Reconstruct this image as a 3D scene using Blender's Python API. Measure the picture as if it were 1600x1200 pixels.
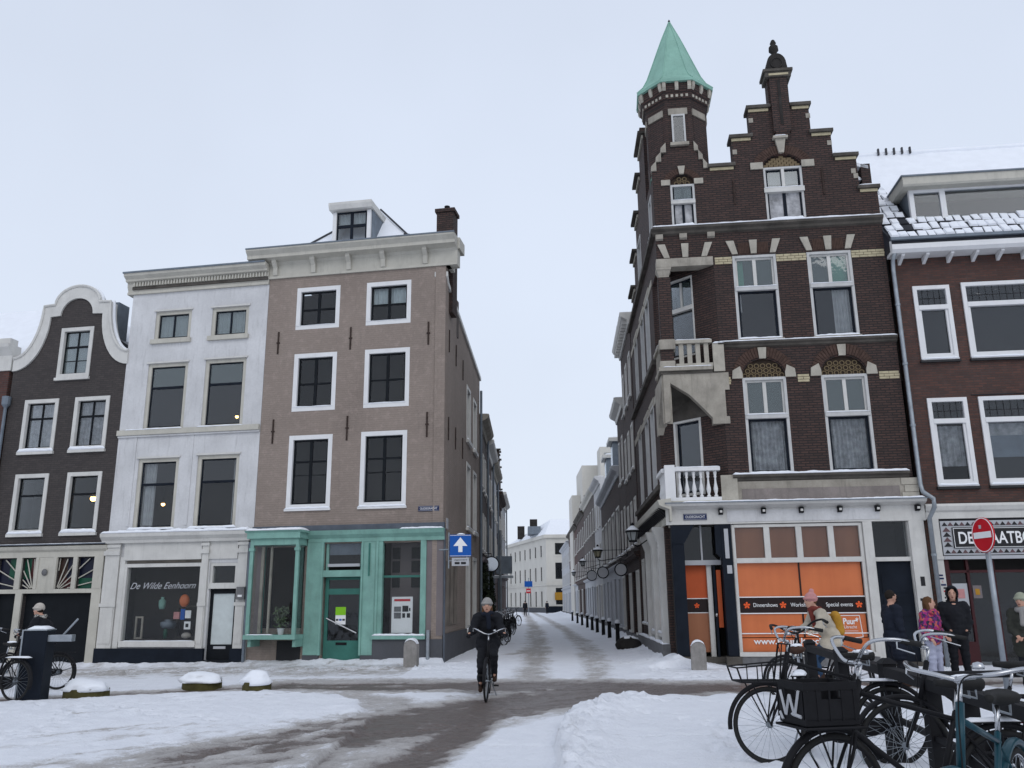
import bpy, bmesh, math, random
import numpy as np
from mathutils import Vector, Matrix, noise as mnoise
from mathutils.geometry import tessellate_polygon
random.seed(11)
for o in list(bpy.data.objects): bpy.data.objects.remove(o)
S = bpy.context.scene
COL = S.collection
PI = math.pi
R = math.radians

# ------------------------------------------------------------------ camera
cam = bpy.data.cameras.new('camera'); camo = bpy.data.objects.new('camera', cam); COL.objects.link(camo)
S.camera = camo
pitch, roll = R(14.227), R(0.524)
fw = Vector((0, math.cos(pitch), math.sin(pitch))); up0 = Vector((0, -math.sin(pitch), math.cos(pitch))); rt0 = Vector((1, 0, 0))
rt = math.cos(roll)*rt0 - math.sin(roll)*up0; up = math.sin(roll)*rt0 + math.cos(roll)*up0
camo.matrix_world = Matrix(((rt.x, up.x, -fw.x, 0), (rt.y, up.y, -fw.y, 0), (rt.z, up.z, -fw.z, 1.6), (0, 0, 0, 1)))
cam.sensor_width = 36; cam.lens = 36*1346.4/1600; cam.clip_start = .05; cam.clip_end = 3000
# ------------------------------------------------------------------ sky (overcast)
W = bpy.data.worlds.new('World'); S.world = W; W.use_nodes = True
nt = W.node_tree; nt.nodes.clear()
out = nt.nodes.new('ShaderNodeOutputWorld'); bg = nt.nodes.new('ShaderNodeBackground'); bg2 = nt.nodes.new('ShaderNodeBackground')
sky = nt.nodes.new('ShaderNodeTexSky'); sky.sky_type = 'NISHITA'; sky.sun_disc = False
sky.sun_elevation = R(38); sky.sun_rotation = R(200); sky.dust_density = 4; sky.air_density = 1.0
nt.links.new(sky.outputs[0], bg.inputs[0]); bg.inputs[1].default_value = .06
# even cloud layer: pale grey-blue, a touch brighter low down, faint cloud mottling
tc = nt.nodes.new('ShaderNodeTexCoord'); sep = nt.nodes.new('ShaderNodeSeparateXYZ'); nt.links.new(tc.outputs['Generated'], sep.inputs[0])
ramp = nt.nodes.new('ShaderNodeValToRGB'); nt.links.new(sep.outputs[2], ramp.inputs[0])
ramp.color_ramp.elements[0].position = 0.0; ramp.color_ramp.elements[0].color = (.67, .73, .825, 1)
ramp.color_ramp.elements[1].position = .75; ramp.color_ramp.elements[1].color = (.565, .625, .745, 1)
e = ramp.color_ramp.elements.new(.3); e.color = (.63, .695, .81, 1)
nz = nt.nodes.new('ShaderNodeTexNoise'); nz.inputs['Scale'].default_value = 1.6; nz.inputs['Detail'].default_value = 4
nt.links.new(tc.outputs['Generated'], nz.inputs[0])
mr = nt.nodes.new('ShaderNodeMapRange'); mr.inputs[1].default_value = .3; mr.inputs[2].default_value = .7; mr.inputs[3].default_value = .94; mr.inputs[4].default_value = 1.06
nt.links.new(nz.outputs[0], mr.inputs[0])
mul = nt.nodes.new('ShaderNodeVectorMath'); mul.operation = 'SCALE'; nt.links.new(ramp.outputs[0], mul.inputs[0]); nt.links.new(mr.outputs[0], mul.inputs[3])
nt.links.new(mul.outputs[0], bg2.inputs[0]); bg2.inputs[1].default_value = .93
add = nt.nodes.new('ShaderNodeMixShader'); add.inputs[0].default_value = .9
nt.links.new(bg.outputs[0], add.inputs[1]); nt.links.new(bg2.outputs[0], add.inputs[2]); nt.links.new(add.outputs[0], out.inputs[0])
sl = bpy.data.lights.new('sun', 'SUN'); sl.energy = .5; sl.angle = R(40); sl.color = (1, .97, .93)
so = bpy.data.objects.new('sun', sl); COL.objects.link(so); so.rotation_euler = (R(52), 0, R(20)); so.location = (0, -20, 40)
S.view_settings.view_transform = 'Standard'; S.view_settings.look = 'None'; S.view_settings.gamma = 1; S.view_settings.exposure = 0.40
S.view_settings.use_curve_mapping = False
S.render.engine = 'CYCLES'
S.cycles.max_bounces = 6; S.cycles.transparent_max_bounces = 12

# ------------------------------------------------------------------ materials
def hexlin(h):
    r = [int(h[i:i+2], 16)/255 for i in (0, 2, 4)]
    return tuple((c/12.92 if c <= .04045 else ((c+.055)/1.055)**2.4) for c in r) + (1,)
class NB:
    def __init__(s, name):
        s.m = bpy.data.materials.new(name); s.m.use_nodes = True; s.t = s.m.node_tree; s.t.nodes.clear()
        s.o = s.n('OutputMaterial'); s.b = s.n('BsdfPrincipled'); s.l(s.b.outputs[0], s.o.inputs[0])
        s.tc = s.n('TexCoord')
    def n(s, k): return s.t.nodes.new('ShaderNode'+k)
    def l(s, a, b): s.t.links.new(a, b)
    def noise(s, vec, scale, detail=4, rough=.6):
        n = s.n('TexNoise'); n.inputs['Scale'].default_value = scale; n.inputs['Detail'].default_value = detail; n.inputs['Roughness'].default_value = rough
        if vec is not None: s.l(vec, n.inputs['Vector'])
        return n.outputs[0]
    def rng(s, v, a, b, c=0, d=1):
        n = s.n('MapRange'); n.inputs[1].default_value = a; n.inputs[2].default_value = b; n.inputs[3].default_value = c; n.inputs[4].default_value = d
        s.l(v, n.inputs[0]); return n.outputs[0]
    def mix(s, f, a, b, mode='MIX'):
        n = s.n('Mix'); n.data_type = 'RGBA'; n.blend_type = mode
        for i, v in ((0, f), (6, a), (7, b)):
            if hasattr(v, 'is_output') or hasattr(v, 'node'): s.l(v, n.inputs[i])
            else: n.inputs[i].default_value = v
        return n.outputs[2]
    def math(s, op, a, b=None):
        n = s.n('Math'); n.operation = op
        for i, v in ((0, a), (1, b)):
            if v is None: continue
            if hasattr(v, 'node'): s.l(v, n.inputs[i])
            else: n.inputs[i].default_value = v
        return n.outputs[0]
    def scale(s, vec, sc):
        n = s.n('Mapping'); n.inputs['Scale'].default_value = sc; s.l(vec, n.inputs[0]); return n.outputs[0]
    def bump(s, h, dist, strength=1):
        n = s.n('Bump'); n.inputs['Distance'].default_value = dist; n.inputs['Strength'].default_value = strength
        s.l(h, n.inputs['Height']); s.l(n.outputs[0], s.b.inputs['Normal']); return n
    def set(s, **k):
        for a, v in k.items(): s.b.inputs[a.replace('_', ' ')].default_value = v

def dirty(name, col, rough=.6, amt=.18, scale=2.2, fine=.06, bump=.0015, metallic=0, streak=.0, dirt=(.1, .095, .085, 1), spec=.22):
    """base colour with broad tone drift, fine grain and vertical grime streaks"""
    b = NB(name); v = b.tc.outputs['Object']; c = tuple(col)+((1,) if len(col) == 3 else ())
    lo = tuple(x*(1-amt) for x in c[:3])+(1,); hi = tuple(min(1, x*(1+amt*.6)) for x in c[:3])+(1,)
    a = b.mix(b.rng(b.noise(v, scale, 5), .3, .7), lo, hi)
    if fine: a = b.mix(b.rng(b.noise(v, scale*18, 3), .35, .75, 0, fine*4), a, tuple(x*.55 for x in c[:3])+(1,))
    if streak:
        sv = b.scale(v, (7, 7, .9)); st = b.rng(b.noise(sv, 1.3, 5, .7), .52, .82, 0, streak)
        a = b.mix(st, a, dirt)
    b.l(a, b.b.inputs['Base Color']); b.set(Roughness=rough, Metallic=metallic); b.b.inputs['Specular IOR Level'].default_value = spec
    if bump: b.bump(b.noise(v, scale*25, 4), bump)
    return b.m
def bricks(name, c1, c2, mortar, stain=.3, w=.215, h=.066, ms=.010, bump=.006, rough=.8, paint=None, patch=None, snowy=0):
    b = NB(name); v = b.tc.outputs['Object']
    sp = b.n('SeparateXYZ'); b.l(v, sp.inputs[0])
    s = b.math('ADD', sp.outputs[0], sp.outputs[1]); cb = b.n('CombineXYZ'); b.l(s, cb.inputs[0]); b.l(sp.outputs[2], cb.inputs[1])
    br = b.n('TexBrick'); br.offset = .5; b.l(cb.outputs[0], br.inputs[0])
    for k, x in (('Scale', 1), ('Brick Width', w), ('Row Height', h), ('Mortar Size', ms), ('Mortar Smooth', .3), ('Bias', 0)): br.inputs[k].default_value = x
    br.inputs['Color1'].default_value = c1+(1,); br.inputs['Color2'].default_value = c2+(1,); br.inputs['Mortar'].default_value = mortar+(1,)
    a = br.outputs[0]
    if paint:
        a = b.mix(.82, a, paint+(1,))
        sv = b.scale(v, (2.5, 2.5, 11)); a = b.mix(b.rng(b.noise(sv, 1.6, 5, .75), .6, .74, 0, .55), a, tuple(x*.6 for x in paint)+(1,))
        a = b.mix(b.rng(b.noise(v, 1.1, 5, .7), .35, .7, 0, .35), a, tuple(x*1.25 for x in paint)+(1,))
    st = b.rng(b.noise(v, .55, 6, .65), .38, .7, 0, stain); a = b.mix(st, a, tuple(x*.45 for x in c1)+(1,))
    a = b.mix(b.rng(b.noise(v, 5, 4, .7), .5, .85, 0, stain), a, tuple(min(1, x*1.9+.02) for x in c2)+(1,))
    sv2 = b.scale(v, (5, 5, .6)); a = b.mix(b.rng(b.noise(sv2, 1.1, 5, .7), .56, .85, 0, stain*.7), a, (.035, .035, .035, 1))
    b.l(a, b.b.inputs['Base Color']); b.set(Roughness=rough); b.b.inputs['Specular IOR Level'].default_value = .3
    inv = b.math('SUBTRACT', 1.0, br.outputs['Fac']); hgt = b.math('ADD', inv, b.math('MULTIPLY', b.noise(v, 35, 3), .35)); b.bump(hgt, bump)
    return b.m
def glass(name, tint=(.93, .95, .96), gloss=.0, rough=.02, wav=.004, body=(.05, .055, .06), op=.04, k=.5):
    """window pane: part see-through, part sky reflection, slightly wavy"""
    b = NB(name); b.t.nodes.remove(b.b)
    tr = b.n('BsdfTransparent'); tr.inputs[0].default_value = tint+(1,)
    gl = b.n('BsdfGlossy'); gl.inputs['Roughness'].default_value = rough; gl.inputs[0].default_value = (.95, .97, 1, 1)
    df = b.n('BsdfDiffuse'); df.inputs[0].default_value = body+(1,)
    bm = b.n('Bump'); bm.inputs['Distance'].default_value = wav; b.l(b.noise(b.tc.outputs['Object'], 1.7, 3), bm.inputs['Height']); b.l(bm.outputs[0], gl.inputs['Normal'])
    m0 = b.n('MixShader'); m0.inputs[0].default_value = op; b.l(tr.outputs[0], m0.inputs[1]); b.l(df.outputs[0], m0.inputs[2])
    fr = b.n('Fresnel'); fr.inputs[0].default_value = 1.5
    f = b.math('ADD', b.math('MULTIPLY', fr.outputs[0], k), gloss)
    f = b.math('MINIMUM', f, .95)
    m = b.n('MixShader'); b.l(f, m.inputs[0]); b.l(m0.outputs[0], m.inputs[1]); b.l(gl.outputs[0], m.inputs[2]); b.l(m.outputs[0], b.o.inputs[0])
    return b.m
def emis(name, col, s):
    b = NB(name); b.set(Emission_Strength=s); b.b.inputs['Emission Color'].default_value = col+(1,); b.b.inputs['Base Color'].default_value = col+(1,); return b.m
def snowmat(name='snow', col=(.86, .885, .93)):
    b = NB(name); v = b.tc.outputs['Object']
    a = b.mix(b.rng(b.noise(v, 3, 4), .3, .7), tuple(x*.93 for x in col)+(1,), col+(1,))
    b.l(a, b.b.inputs['Base Color']); b.set(Roughness=.75); b.b.inputs['Specular IOR Level'].default_value = .2
    b.bump(b.noise(v, 22, 5), .01); return b.m
def plaid(name, cols, sc=9):
    b = NB(name); v = b.scale(b.tc.outputs['Object'], (sc, sc, sc)); n = b.n('TexVoronoi'); b.l(v, n.inputs[0]); n.distance = 'CHEBYCHEV'
    r = b.n('ValToRGB'); r.color_ramp.interpolation = 'CONSTANT'
    sepc = b.n('SeparateColor'); b.l(n.outputs['Color'], sepc.inputs[0]); b.l(sepc.outputs[0], r.inputs[0])
    while len(r.color_ramp.elements) < len(cols): r.color_ramp.elements.new(.5)
    for i, c in enumerate(cols): r.color_ramp.elements[i].position = i/len(cols); r.color_ramp.elements[i].color = c+(1,)
    b.l(r.outputs[0], b.b.inputs['Base Color']); b.set(Roughness=.9); return b.m
M = {}
M['snow'] = snowmat()
M['white'] = dirty('white_paint', (.60, .59, .56), .5, .12, 2, .03, .0008, streak=.22)
M['white_clean'] = dirty('clean_white_paint', (.72, .72, .72), .45, .06, 2, .02, .0005, streak=.08)
M['stucco'] = dirty('white_stucco', (.60, .60, .605), .8, .16, .8, .05, .003, streak=.34)
M['stucco_far'] = dirty('cream_stucco', (.58, .56, .51), .85, .1, .4, .02, .002, streak=.1)
M['grey_far'] = dirty('pale_stucco', (.46, .47, .49), .85, .12, .6, .02, .002, streak=.15)
M['cream'] = dirty('cream_paint', (.50, .48, .42), .55, .12, 2, .04, .001, streak=.28)
M['black'] = dirty('black_paint', (.010, .012, .015), .55, .2, 3, .03, .0004, spec=.1)
M['navy'] = dirty('dark_blue_paint', (.011, .015, .023), .6, .3, 2, .04, .0006, spec=.1)
M['iron'] = dirty('black_iron', (.012, .012, .014), .6, .3, 6, .05, .001, spec=.14)
M['rust'] = dirty('rusty_iron', (.045, .03, .025), .8, .4, 9, .05, .001)
M['chrome'] = dirty('chrome', (.50, .51, .53), .24, .05, 4, 0, 0, metallic=1)
M['steel'] = dirty('galvanised_steel', (.32, .35, .38), .5, .2, 5, .05, .0005, metallic=.7, streak=.2)
M['zinc'] = dirty('zinc', (.17, .2, .235), .55, .2, 3, .05, .001, metallic=.3, streak=.3)
M['rubber'] = dirty('rubber', (.022, .022, .022), .85, .2, 8, .04, .001)
M['taupe'] = bricks('taupe_painted_brick', (.21, .165, .145), (.27, .215, .19), (.17, .135, .12), stain=.38, paint=(.285, .235, .20), bump=.006)
M['greyplinth'] = dirty('grey_plaster', (.085, .088, .098), .8, .15, 1.5, .05, .002, streak=.2)
M['mauve'] = dirty('mauve_plaster', (.19, .165, .168), .85, .12, 1.5, .04, .002, streak=.1)
M['teal'] = dirty('teal_paint', (.215, .40, .345), .6, .2, 2.5, .06, .0015, streak=.3)
M['teal_dark'] = dirty('dark_teal_paint', (.045, .165, .135), .55, .2, 2, .04, .001, streak=.1)
M['slate'] = dirty('lead_flashing', (.10, .115, .14), .55, .25, 4, .05, .002, metallic=.2, streak=.3)
M['gable'] = bricks('brown_black_brick', (.050, .043, .042), (.066, .056, .053), (.040, .037, .036), stain=.18, bump=.003)
M['redbrick'] = bricks('red_brown_brick', (.105, .042, .032), (.065, .030, .026), (.075, .06, .055), stain=.3)
M['darkbrick'] = bricks('dark_purple_brick', (.052, .033, .029), (.084, .047, .039), (.026, .022, .021), stain=.22, bump=.012, ms=.016)
M['brickF'] = bricks('red_brown_brick_right', (.112, .052, .040), (.066, .038, .033), (.06, .048, .043), stain=.35)
M['brickdull'] = bricks('dull_brown_brick', (.085, .05, .042), (.06, .038, .034), (.07, .06, .055), stain=.3)
M['brickgrey'] = bricks('grey_brown_brick', (.11, .085, .075), (.08, .064, .058), (.10, .09, .08), stain=.3)
M['buff'] = bricks('yellow_glazed_brick', (.50, .42, .27), (.42, .36, .24), (.22, .19, .14), stain=.12, h=.066, bump=.004)
M['stone'] = dirty('weathered_sandstone', (.36, .33, .28), .85, .3, 2.5, .08, .004, streak=.55)
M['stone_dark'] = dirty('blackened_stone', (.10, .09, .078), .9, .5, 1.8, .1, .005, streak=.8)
M['stone_grey'] = dirty('grey_bluestone', (.17, .17, .175), .85, .3, 5, .1, .004, streak=.2)
M['sill_dark'] = dirty('dark_slate_sill', (.03, .03, .032), .6, .3, 4, .06, .001)
M['copper'] = dirty('verdigris_copper', (.25, .445, .365), .65, .16, 1.8, .05, .002, streak=.3, dirt=(.06, .16, .13, 1))
M['ornament'] = dirty('ochre_tile', (.20, .15, .085), .7, .3, 8, .08, .002)
M['tile'] = dirty('dark_roof_tile', (.03, .032, .04), .45, .3, 4, .06, .002)
M['roof'] = dirty('slate_roof', (.05, .052, .06), .6, .3, 3, .06, .004)
M['glass'] = glass('window_glass')
M['glass_sky'] = glass('sky_window_glass', gloss=.045, op=.22, body=(.10, .145, .14), k=.6)
M['glass_dark'] = glass('dark_window_glass', gloss=.0, op=.05, body=(.03, .033, .038), k=.55)  # dark reflection of unseen houses opposite put into weaker gloss and body
M['glass_mid'] = glass('grey_window_glass', gloss=.012, op=.08, body=(.05, .055, .065), k=.6)
M['glass_clear'] = glass('shop_glass', tint=(.95, .96, .96), gloss=.0, op=.02, k=.3)
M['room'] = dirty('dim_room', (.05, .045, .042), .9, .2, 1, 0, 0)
M['room_lit'] = dirty('cafe_room', (.06, .04, .03), .9, .2, 1, 0, 0)
M['curtain'] = dirty('net_curtain', (.50, .50, .50), .9, .15, 6, .03, 0)
M['stone_black'] = dirty('black_stone', (.035, .032, .03), .9, .5, 2, .08, .005)  # near-black stone, also used for the dark strip on the gable pier
M['curtain_dim'] = dirty('grey_curtain', (.40, .40, .41), .9, .5, 5, .03, 0)
M['curtain_green'] = dirty('green_blind', (.10, .42, .26), .9, .1, 4, .03, 0)
M['blind'] = dirty('pale_blind', (.55, .6, .6), .9, .1, 4, 0, 0)
def foil(name, col, amt):
    b = NB(name); v = b.tc.outputs['Object']; n = b.noise(b.scale(v, (2.2, 1, .12)), 1.2, 4, .6); n2 = b.noise(v, 1.1, 3)
    a = b.mix(b.rng(n, .3, .7), tuple(x*(1-amt) for x in col)+(1,), (min(1, col[0]*1.06), col[1]*1.14, col[2]*1.2, 1)); a = b.mix(b.rng(n2, .45, .75, 0, .45), a, (col[0]*.72, col[1]*.62, col[2]*.7, 1))
    b.l(a, b.b.inputs['Base Color']); b.set(Roughness=.35); b.b.inputs['Specular IOR Level'].default_value = .4; b.bump(n, .004); return b.m
M['orange'] = foil('orange_foil', (.60, .158, .05), .10)
M['orange_dim'] = foil('dull_orange_foil', (.34, .125, .055), .2)  # duller orange for the transom panes and the entrance panel
M['orange_pale'] = dirty('pale_orange_foil', (.62, .27, .19), .5, .12, 1.4, .0, 0)
M['bandblack'] = dirty('black_foil', (.018, .010, .010), .4, .1, 2, 0, 0)
M['print_white'] = dirty('white_print', (.8, .8, .8), .6, .04, 5, 0, 0)
M['print_grey'] = dirty('grey_print', (.42, .43, .45), .6, .04, 5, 0, 0)
M['print_orange'] = dirty('orange_print', (.85, .12, .03), .6, .04, 5, 0, 0)
M['print_black'] = dirty('black_print', (.02, .02, .022), .6, .04, 5, 0, 0)
M['print_red'] = dirty('red_print', (.5, .03, .04), .6, .04, 5, 0, 0)
M['print_blue'] = dirty('blue_print', (.01, .02, .08), .5, .04, 5, 0, 0)
M['blue_sign'] = dirty('blue_enamel', (.006, .085, .36), .35, .05, 3, 0, 0)
M['red_sign'] = dirty('red_enamel', (.52, .012, .022), .35, .06, 3, 0, 0)
M['green_print'] = dirty('green_print', (.22, .52, .02), .6, .04, 5, 0, 0)
M['moss'] = dirty('mossy_stone', (.085, .075, .03), .95, .4, 5, .1, .01)
M['board'] = dirty('bare_weathered_board', (.22, .19, .16), .85, .5, 1.6, .08, .003, streak=.9, dirt=(.10, .06, .04, 1))
M['foliage'] = dirty('dark_ivy', (.02, .028, .014), .8, .5, 6, .1, 0)
M['plant'] = dirty('houseplant', (.10, .14, .08), .7, .4, 9, .1, 0)
M['skin'] = dirty('skin', (.52, .30, .22), .55, .1, 6, 0, .0005)
for n, c in dict(cloth_black=(.013, .014, .018), cloth_navy=(.014, .018, .03), denim=(.022, .05, .10), beige=(.46, .41, .33), hair=(.11, .055, .025), hair_dark=(.02, .015, .012), wool_cream=(.50, .46, .41), wool_pink=(.50, .24, .235), wool_rust=(.16, .035, .028), wool_green=(.32, .34, .26), mustard=(.42, .22, .03), boot=(.04, .022, .015), jeans_pale=(.42, .44, .56), olive=(.04, .042, .035), scarf_grey=(.28, .27, .26)).items():
    M[n] = dirty(n, c, .9, .22, 6, .05, .002)
M['plaid'] = plaid('plaid_wool', [(.35, .02, .10), (.10, .02, .14), (.02, .02, .05), (.45, .10, .08), (.28, .02, .16)], 5)
M['stripe'] = plaid('striped_wool', [(.02, .02, .02), (.5, .48, .44), (.03, .03, .03), (.4, .38, .35)], 14)
M['saddle_brown'] = dirty('brown_leather', (.06, .03, .02), .5, .3, 8, .05, .001)
M['teal_bike'] = dirty('petrol_blue_paint', (.012, .055, .075), .3, .15, 8, .03, .0004)
M['blue_bike'] = dirty('bright_blue_paint', (.01, .22, .55), .35, .15, 8, .03, .0004)
M['tail_red'] = dirty('red_reflector', (.5, .01, .02), .25, .1, 8, 0, 0)
M['lampglass'] = dirty('lamp_glass', (.32, .34, .34), .3, .1, 3, 0, 0)
M['lampglass_warm'] = dirty('yellowed_lamp_glass', (.38, .35, .24), .3, .1, 3, 0, 0)
M['mirror'] = dirty('convex_mirror', (.35, .37, .4), .08, .05, 3, 0, 0, metallic=1)
M['bulb'] = emis('warm_bulb', (1, .55, .16), 9)
M['stain_g'] = dirty('stained_glass_green', (.010, .07, .04), .3, .2, 3, 0, 0)
M['stain_r'] = dirty('stained_glass_red', (.06, .014, .014), .3, .2, 3, 0, 0)
M['stain_b'] = dirty('stained_glass_blue', (.006, .008, .022), .3, .2, 3, 0, 0)
M['stain_o'] = dirty('stained_glass_amber', (.045, .027, .02), .3, .2, 3, 0, 0)

# ------------------------------------------------------------------ helpers
def tag(o, label=None, cat=None, group=None, kind=None):
    if label: o['label'] = label
    if cat: o['category'] = cat
    if group: o['group'] = group
    if kind: o['kind'] = kind
    return o
def empty(name, loc=(0, 0, 0), rz=0, label=None, cat=None, group=None):
    o = bpy.data.objects.new(name, None); COL.objects.link(o); o.location = loc; o.rotation_euler = (0, 0, rz); o.empty_display_size = .3
    return tag(o, label, cat, group)
class MB:
    def __init__(s): s.v = []; s.f = []; s.mi = []; s.mat = 0; s.T = None
    def _add(s, vs, fs):
        n = len(s.v)
        if s.T is not None: vs = [s.T @ Vector(p) for p in vs]
        s.v += [tuple(p) for p in vs]; s.f += [[i+n for i in f] for f in fs]; s.mi += [s.mat]*len(fs); return s
    def box(s, x0, x1, y0, y1, z0, z1):
        if x0 > x1: x0, x1 = x1, x0
        if y0 > y1: y0, y1 = y1, y0
        if z0 > z1: z0, z1 = z1, z0
        return s._add([(x0, y0, z0), (x1, y0, z0), (x1, y1, z0), (x0, y1, z0), (x0, y0, z1), (x1, y0, z1), (x1, y1, z1), (x0, y1, z1)],
                      [(0, 3, 2, 1), (4, 5, 6, 7), (0, 1, 5, 4), (1, 2, 6, 5), (2, 3, 7, 6), (3, 0, 4, 7)])
    def hexa(s, pts): return s._add(pts, [(0, 3, 2, 1), (4, 5, 6, 7), (0, 1, 5, 4), (1, 2, 6, 5), (2, 3, 7, 6), (3, 0, 4, 7)])
    def prism(s, poly, a, b, ax='y'):
        """polygon in the plane across ax, extruded from a to b"""
        n = len(poly)
        P = {'y': lambda p, t: (p[0], t, p[1]), 'x': lambda p, t: (t, p[0], p[1]), 'z': lambda p, t: (p[0], p[1], t)}[ax]
        vs = [P(p, a) for p in poly]+[P(p, b) for p in poly]
        tri = tessellate_polygon([[Vector((p[0], p[1], 0)) for p in poly]])
        fs = [tuple(t) for t in tri]+[tuple(i+n for i in reversed(t)) for t in tri]+[(i, (i+1) % n, (i+1) % n+n, i+n) for i in range(n)]
        return s._add(vs, fs)
    def tube(s, pts, r, n=8, cap=True):
        pts = [Vector(p) for p in pts]; rs = r if isinstance(r, (list, tuple)) else [r]*len(pts); vs = []; fs = []
        up = None
        for i, p in enumerate(pts):
            d = (pts[min(i+1, len(pts)-1)]-pts[max(i-1, 0)]).normalized()
            if up is None: up = Vector((0, 0, 1)) if abs(d.z) < .9 else Vector((1, 0, 0))
            a = d.cross(up).normalized(); b = a.cross(d).normalized(); up = b
            for k in range(n):
                t = 2*PI*k/n; vs.append(p+rs[i]*(math.cos(t)*a+math.sin(t)*b))
        for i in range(len(pts)-1):
            for k in range(n): fs.append((i*n+k, i*n+(k+1) % n, (i+1)*n+(k+1) % n, (i+1)*n+k))
        if cap: fs.append(tuple(range(n-1, -1, -1))); fs.append(tuple((len(pts)-1)*n+k for k in range(n)))
        return s._add(vs, fs)
    def lathe(s, prof, c=(0, 0, 0), n=16, rot=0, ax='z'):
        vs = []; fs = []; c = Vector(c)
        for (r, z) in prof:
            for k in range(n):
                t = 2*PI*k/n+rot
                q = (r*math.cos(t), r*math.sin(t), z) if ax == 'z' else ((r*math.cos(t), z, r*math.sin(t)) if ax == 'y' else (z, r*math.cos(t), r*math.sin(t)))
                vs.append(c+Vector(q))
        for i in range(len(prof)-1):
            for k in range(n): fs.append((i*n+k, i*n+(k+1) % n, (i+1)*n+(k+1) % n, (i+1)*n+k))
        if prof[0][0] > 1e-4: fs.append(tuple(range(n-1, -1, -1)))
        if prof[-1][0] > 1e-4: fs.append(tuple((len(prof)-1)*n+k for k in range(n)))
        return s._add(vs, fs)
    def torus(s, c, rr, r, ax='y', n=40, m=8, a0=0, a1=2*PI, sq=1):
        full = abs(a1-a0-2*PI) < 1e-4; c = Vector(c); vs = []; fs = []; N = n if full else n+1
        for i in range(N):
            t = a0+(a1-a0)*i/n; d = Vector((math.cos(t), 0, math.sin(t))) if ax == 'y' else Vector((0, math.cos(t), math.sin(t)))
            w = Vector((0, 1, 0)) if ax == 'y' else Vector((1, 0, 0))
            for k in range(m):
                q = 2*PI*k/m; vs.append(c+d*(rr+r*math.cos(q))+w*(r*sq*math.sin(q)))
        for i in range(n):
            for k in range(m): fs.append((i*m+k, i*m+(k+1) % m, ((i+1) % N)*m+(k+1) % m, ((i+1) % N)*m+k))
        if not full: fs.append(tuple(range(m))); fs.append(tuple(n*m+k for k in reversed(range(m))))
        return s._add(vs, fs)
    def capsule(s, p0, r0, p1, r1, n=12, flat=None):
        p0 = Vector(p0); p1 = Vector(p1); d = p1-p0; L = d.length; d = d/L if L > 1e-6 else Vector((0, 0, 1))
        prof = []
        for k in range(5): t = -PI/2+PI/2*k/4; prof.append((p0+d*(r0*math.sin(t)), r0*max(.02, math.cos(t))))
        for k in range(5): t = PI/2*k/4; prof.append((p1+d*(r1*math.sin(t)), r1*max(.02, math.cos(t))))
        return s.tube([p[0] for p in prof], [p[1] for p in prof], n)
    def ell(s, c, rx, ry, rz, n=16, m=10, rot=None):
        c = Vector(c); vs = []; fs = []
        for i in range(m+1):
            ph = -PI/2+PI*i/m
            for k in range(n):
                t = 2*PI*k/n; q = Vector((rx*math.cos(ph)*math.cos(t), ry*math.cos(ph)*math.sin(t), rz*math.sin(ph)))
                if rot is not None: q = rot @ q
                vs.append(c+q)
        for i in range(m):
            for k in range(n): fs.append((i*n+k, i*n+(k+1) % n, (i+1)*n+(k+1) % n, (i+1)*n+k))
        return s._add(vs, fs)
    def mesh(s, name, mats, smooth=False, weld=False):
        me = bpy.data.meshes.new(name); me.from_pydata(s.v, [], s.f)
        for m in mats: me.materials.append(m)
        if len(mats) > 1: me.polygons.foreach_set('material_index', s.mi)
        if weld or True:
            bm = bmesh.new(); bm.from_mesh(me)
            if weld: bmesh.ops.remove_doubles(bm, verts=bm.verts, dist=.0004)
            bmesh.ops.recalc_face_normals(bm, faces=bm.faces); bm.to_mesh(me); bm.free()
        if smooth: me.polygons.foreach_set('use_smooth', [True]*len(me.polygons))
        me.update(); return me
    def build(s, name, mat, parent=None, smooth=False, bevel=0, xf=None, weld=False, kind=None):
        mats = [M[m] if isinstance(m, str) else m for m in (mat if isinstance(mat, (list, tuple)) else [mat])]
        me = s.mesh(name, mats, smooth, weld); o = bpy.data.objects.new(name, me); COL.objects.link(o)
        if parent is not None: o.parent = parent
        if xf is not None: o.matrix_local = xf
        if bevel:
            b = o.modifiers.new('b', 'BEVEL'); b.width = bevel; b.segments = 2; b.limit_method = 'ANGLE'
        if smooth == 'auto' or (smooth and not bevel): pass
        if kind: o['kind'] = kind
        return o
def inst(src, parent, loc=(0, 0, 0), rz=0, mat4=None, name=None):
    c = src.copy(); COL.objects.link(c); c.parent = parent
    if mat4 is not None: c.matrix_local = mat4
    else: c.location = loc; c.rotation_euler = (0, 0, rz)
    return c
def copy_tree(o, parent=None):
    c = o.copy(); COL.objects.link(c)
    if parent is not None: c.parent = parent
    for ch in list(o.children): copy_tree(ch, c)
    return c
def bx(name, mat, par, x0, x1, y0, y1, z0, z1, bevel=0, xf=None):
    return MB().box(x0, x1, y0, y1, z0, z1).build(name, mat, par, bevel=bevel, xf=xf)
def wall(name, outline, holes, v0, thick, mat, par, xf=None):
    """front wall: outline polygon (u,z) with holes, reveals and back"""
    loops = [outline]+holes
    loops = [[Vector((p[0], p[1], 0)) for p in l] for l in loops]
    tri = tessellate_polygon(loops); flat = [p for l in loops for p in l]; n = len(flat)
    b = MB(); vs = [(p.x, v0, p.y) for p in flat]+[(p.x, v0+thick, p.y) for p in flat]
    fs = [tuple(t) for t in tri]+[tuple(i+n for i in reversed(t)) for t in tri]
    k = 0
    for l in loops:
        m = len(l)
        for i in range(m): fs.append((k+i, k+(i+1) % m, k+(i+1) % m+n, k+i+n))
        k += m
    b._add(vs, fs); return b.build(name, mat, par, xf=xf)
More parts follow.
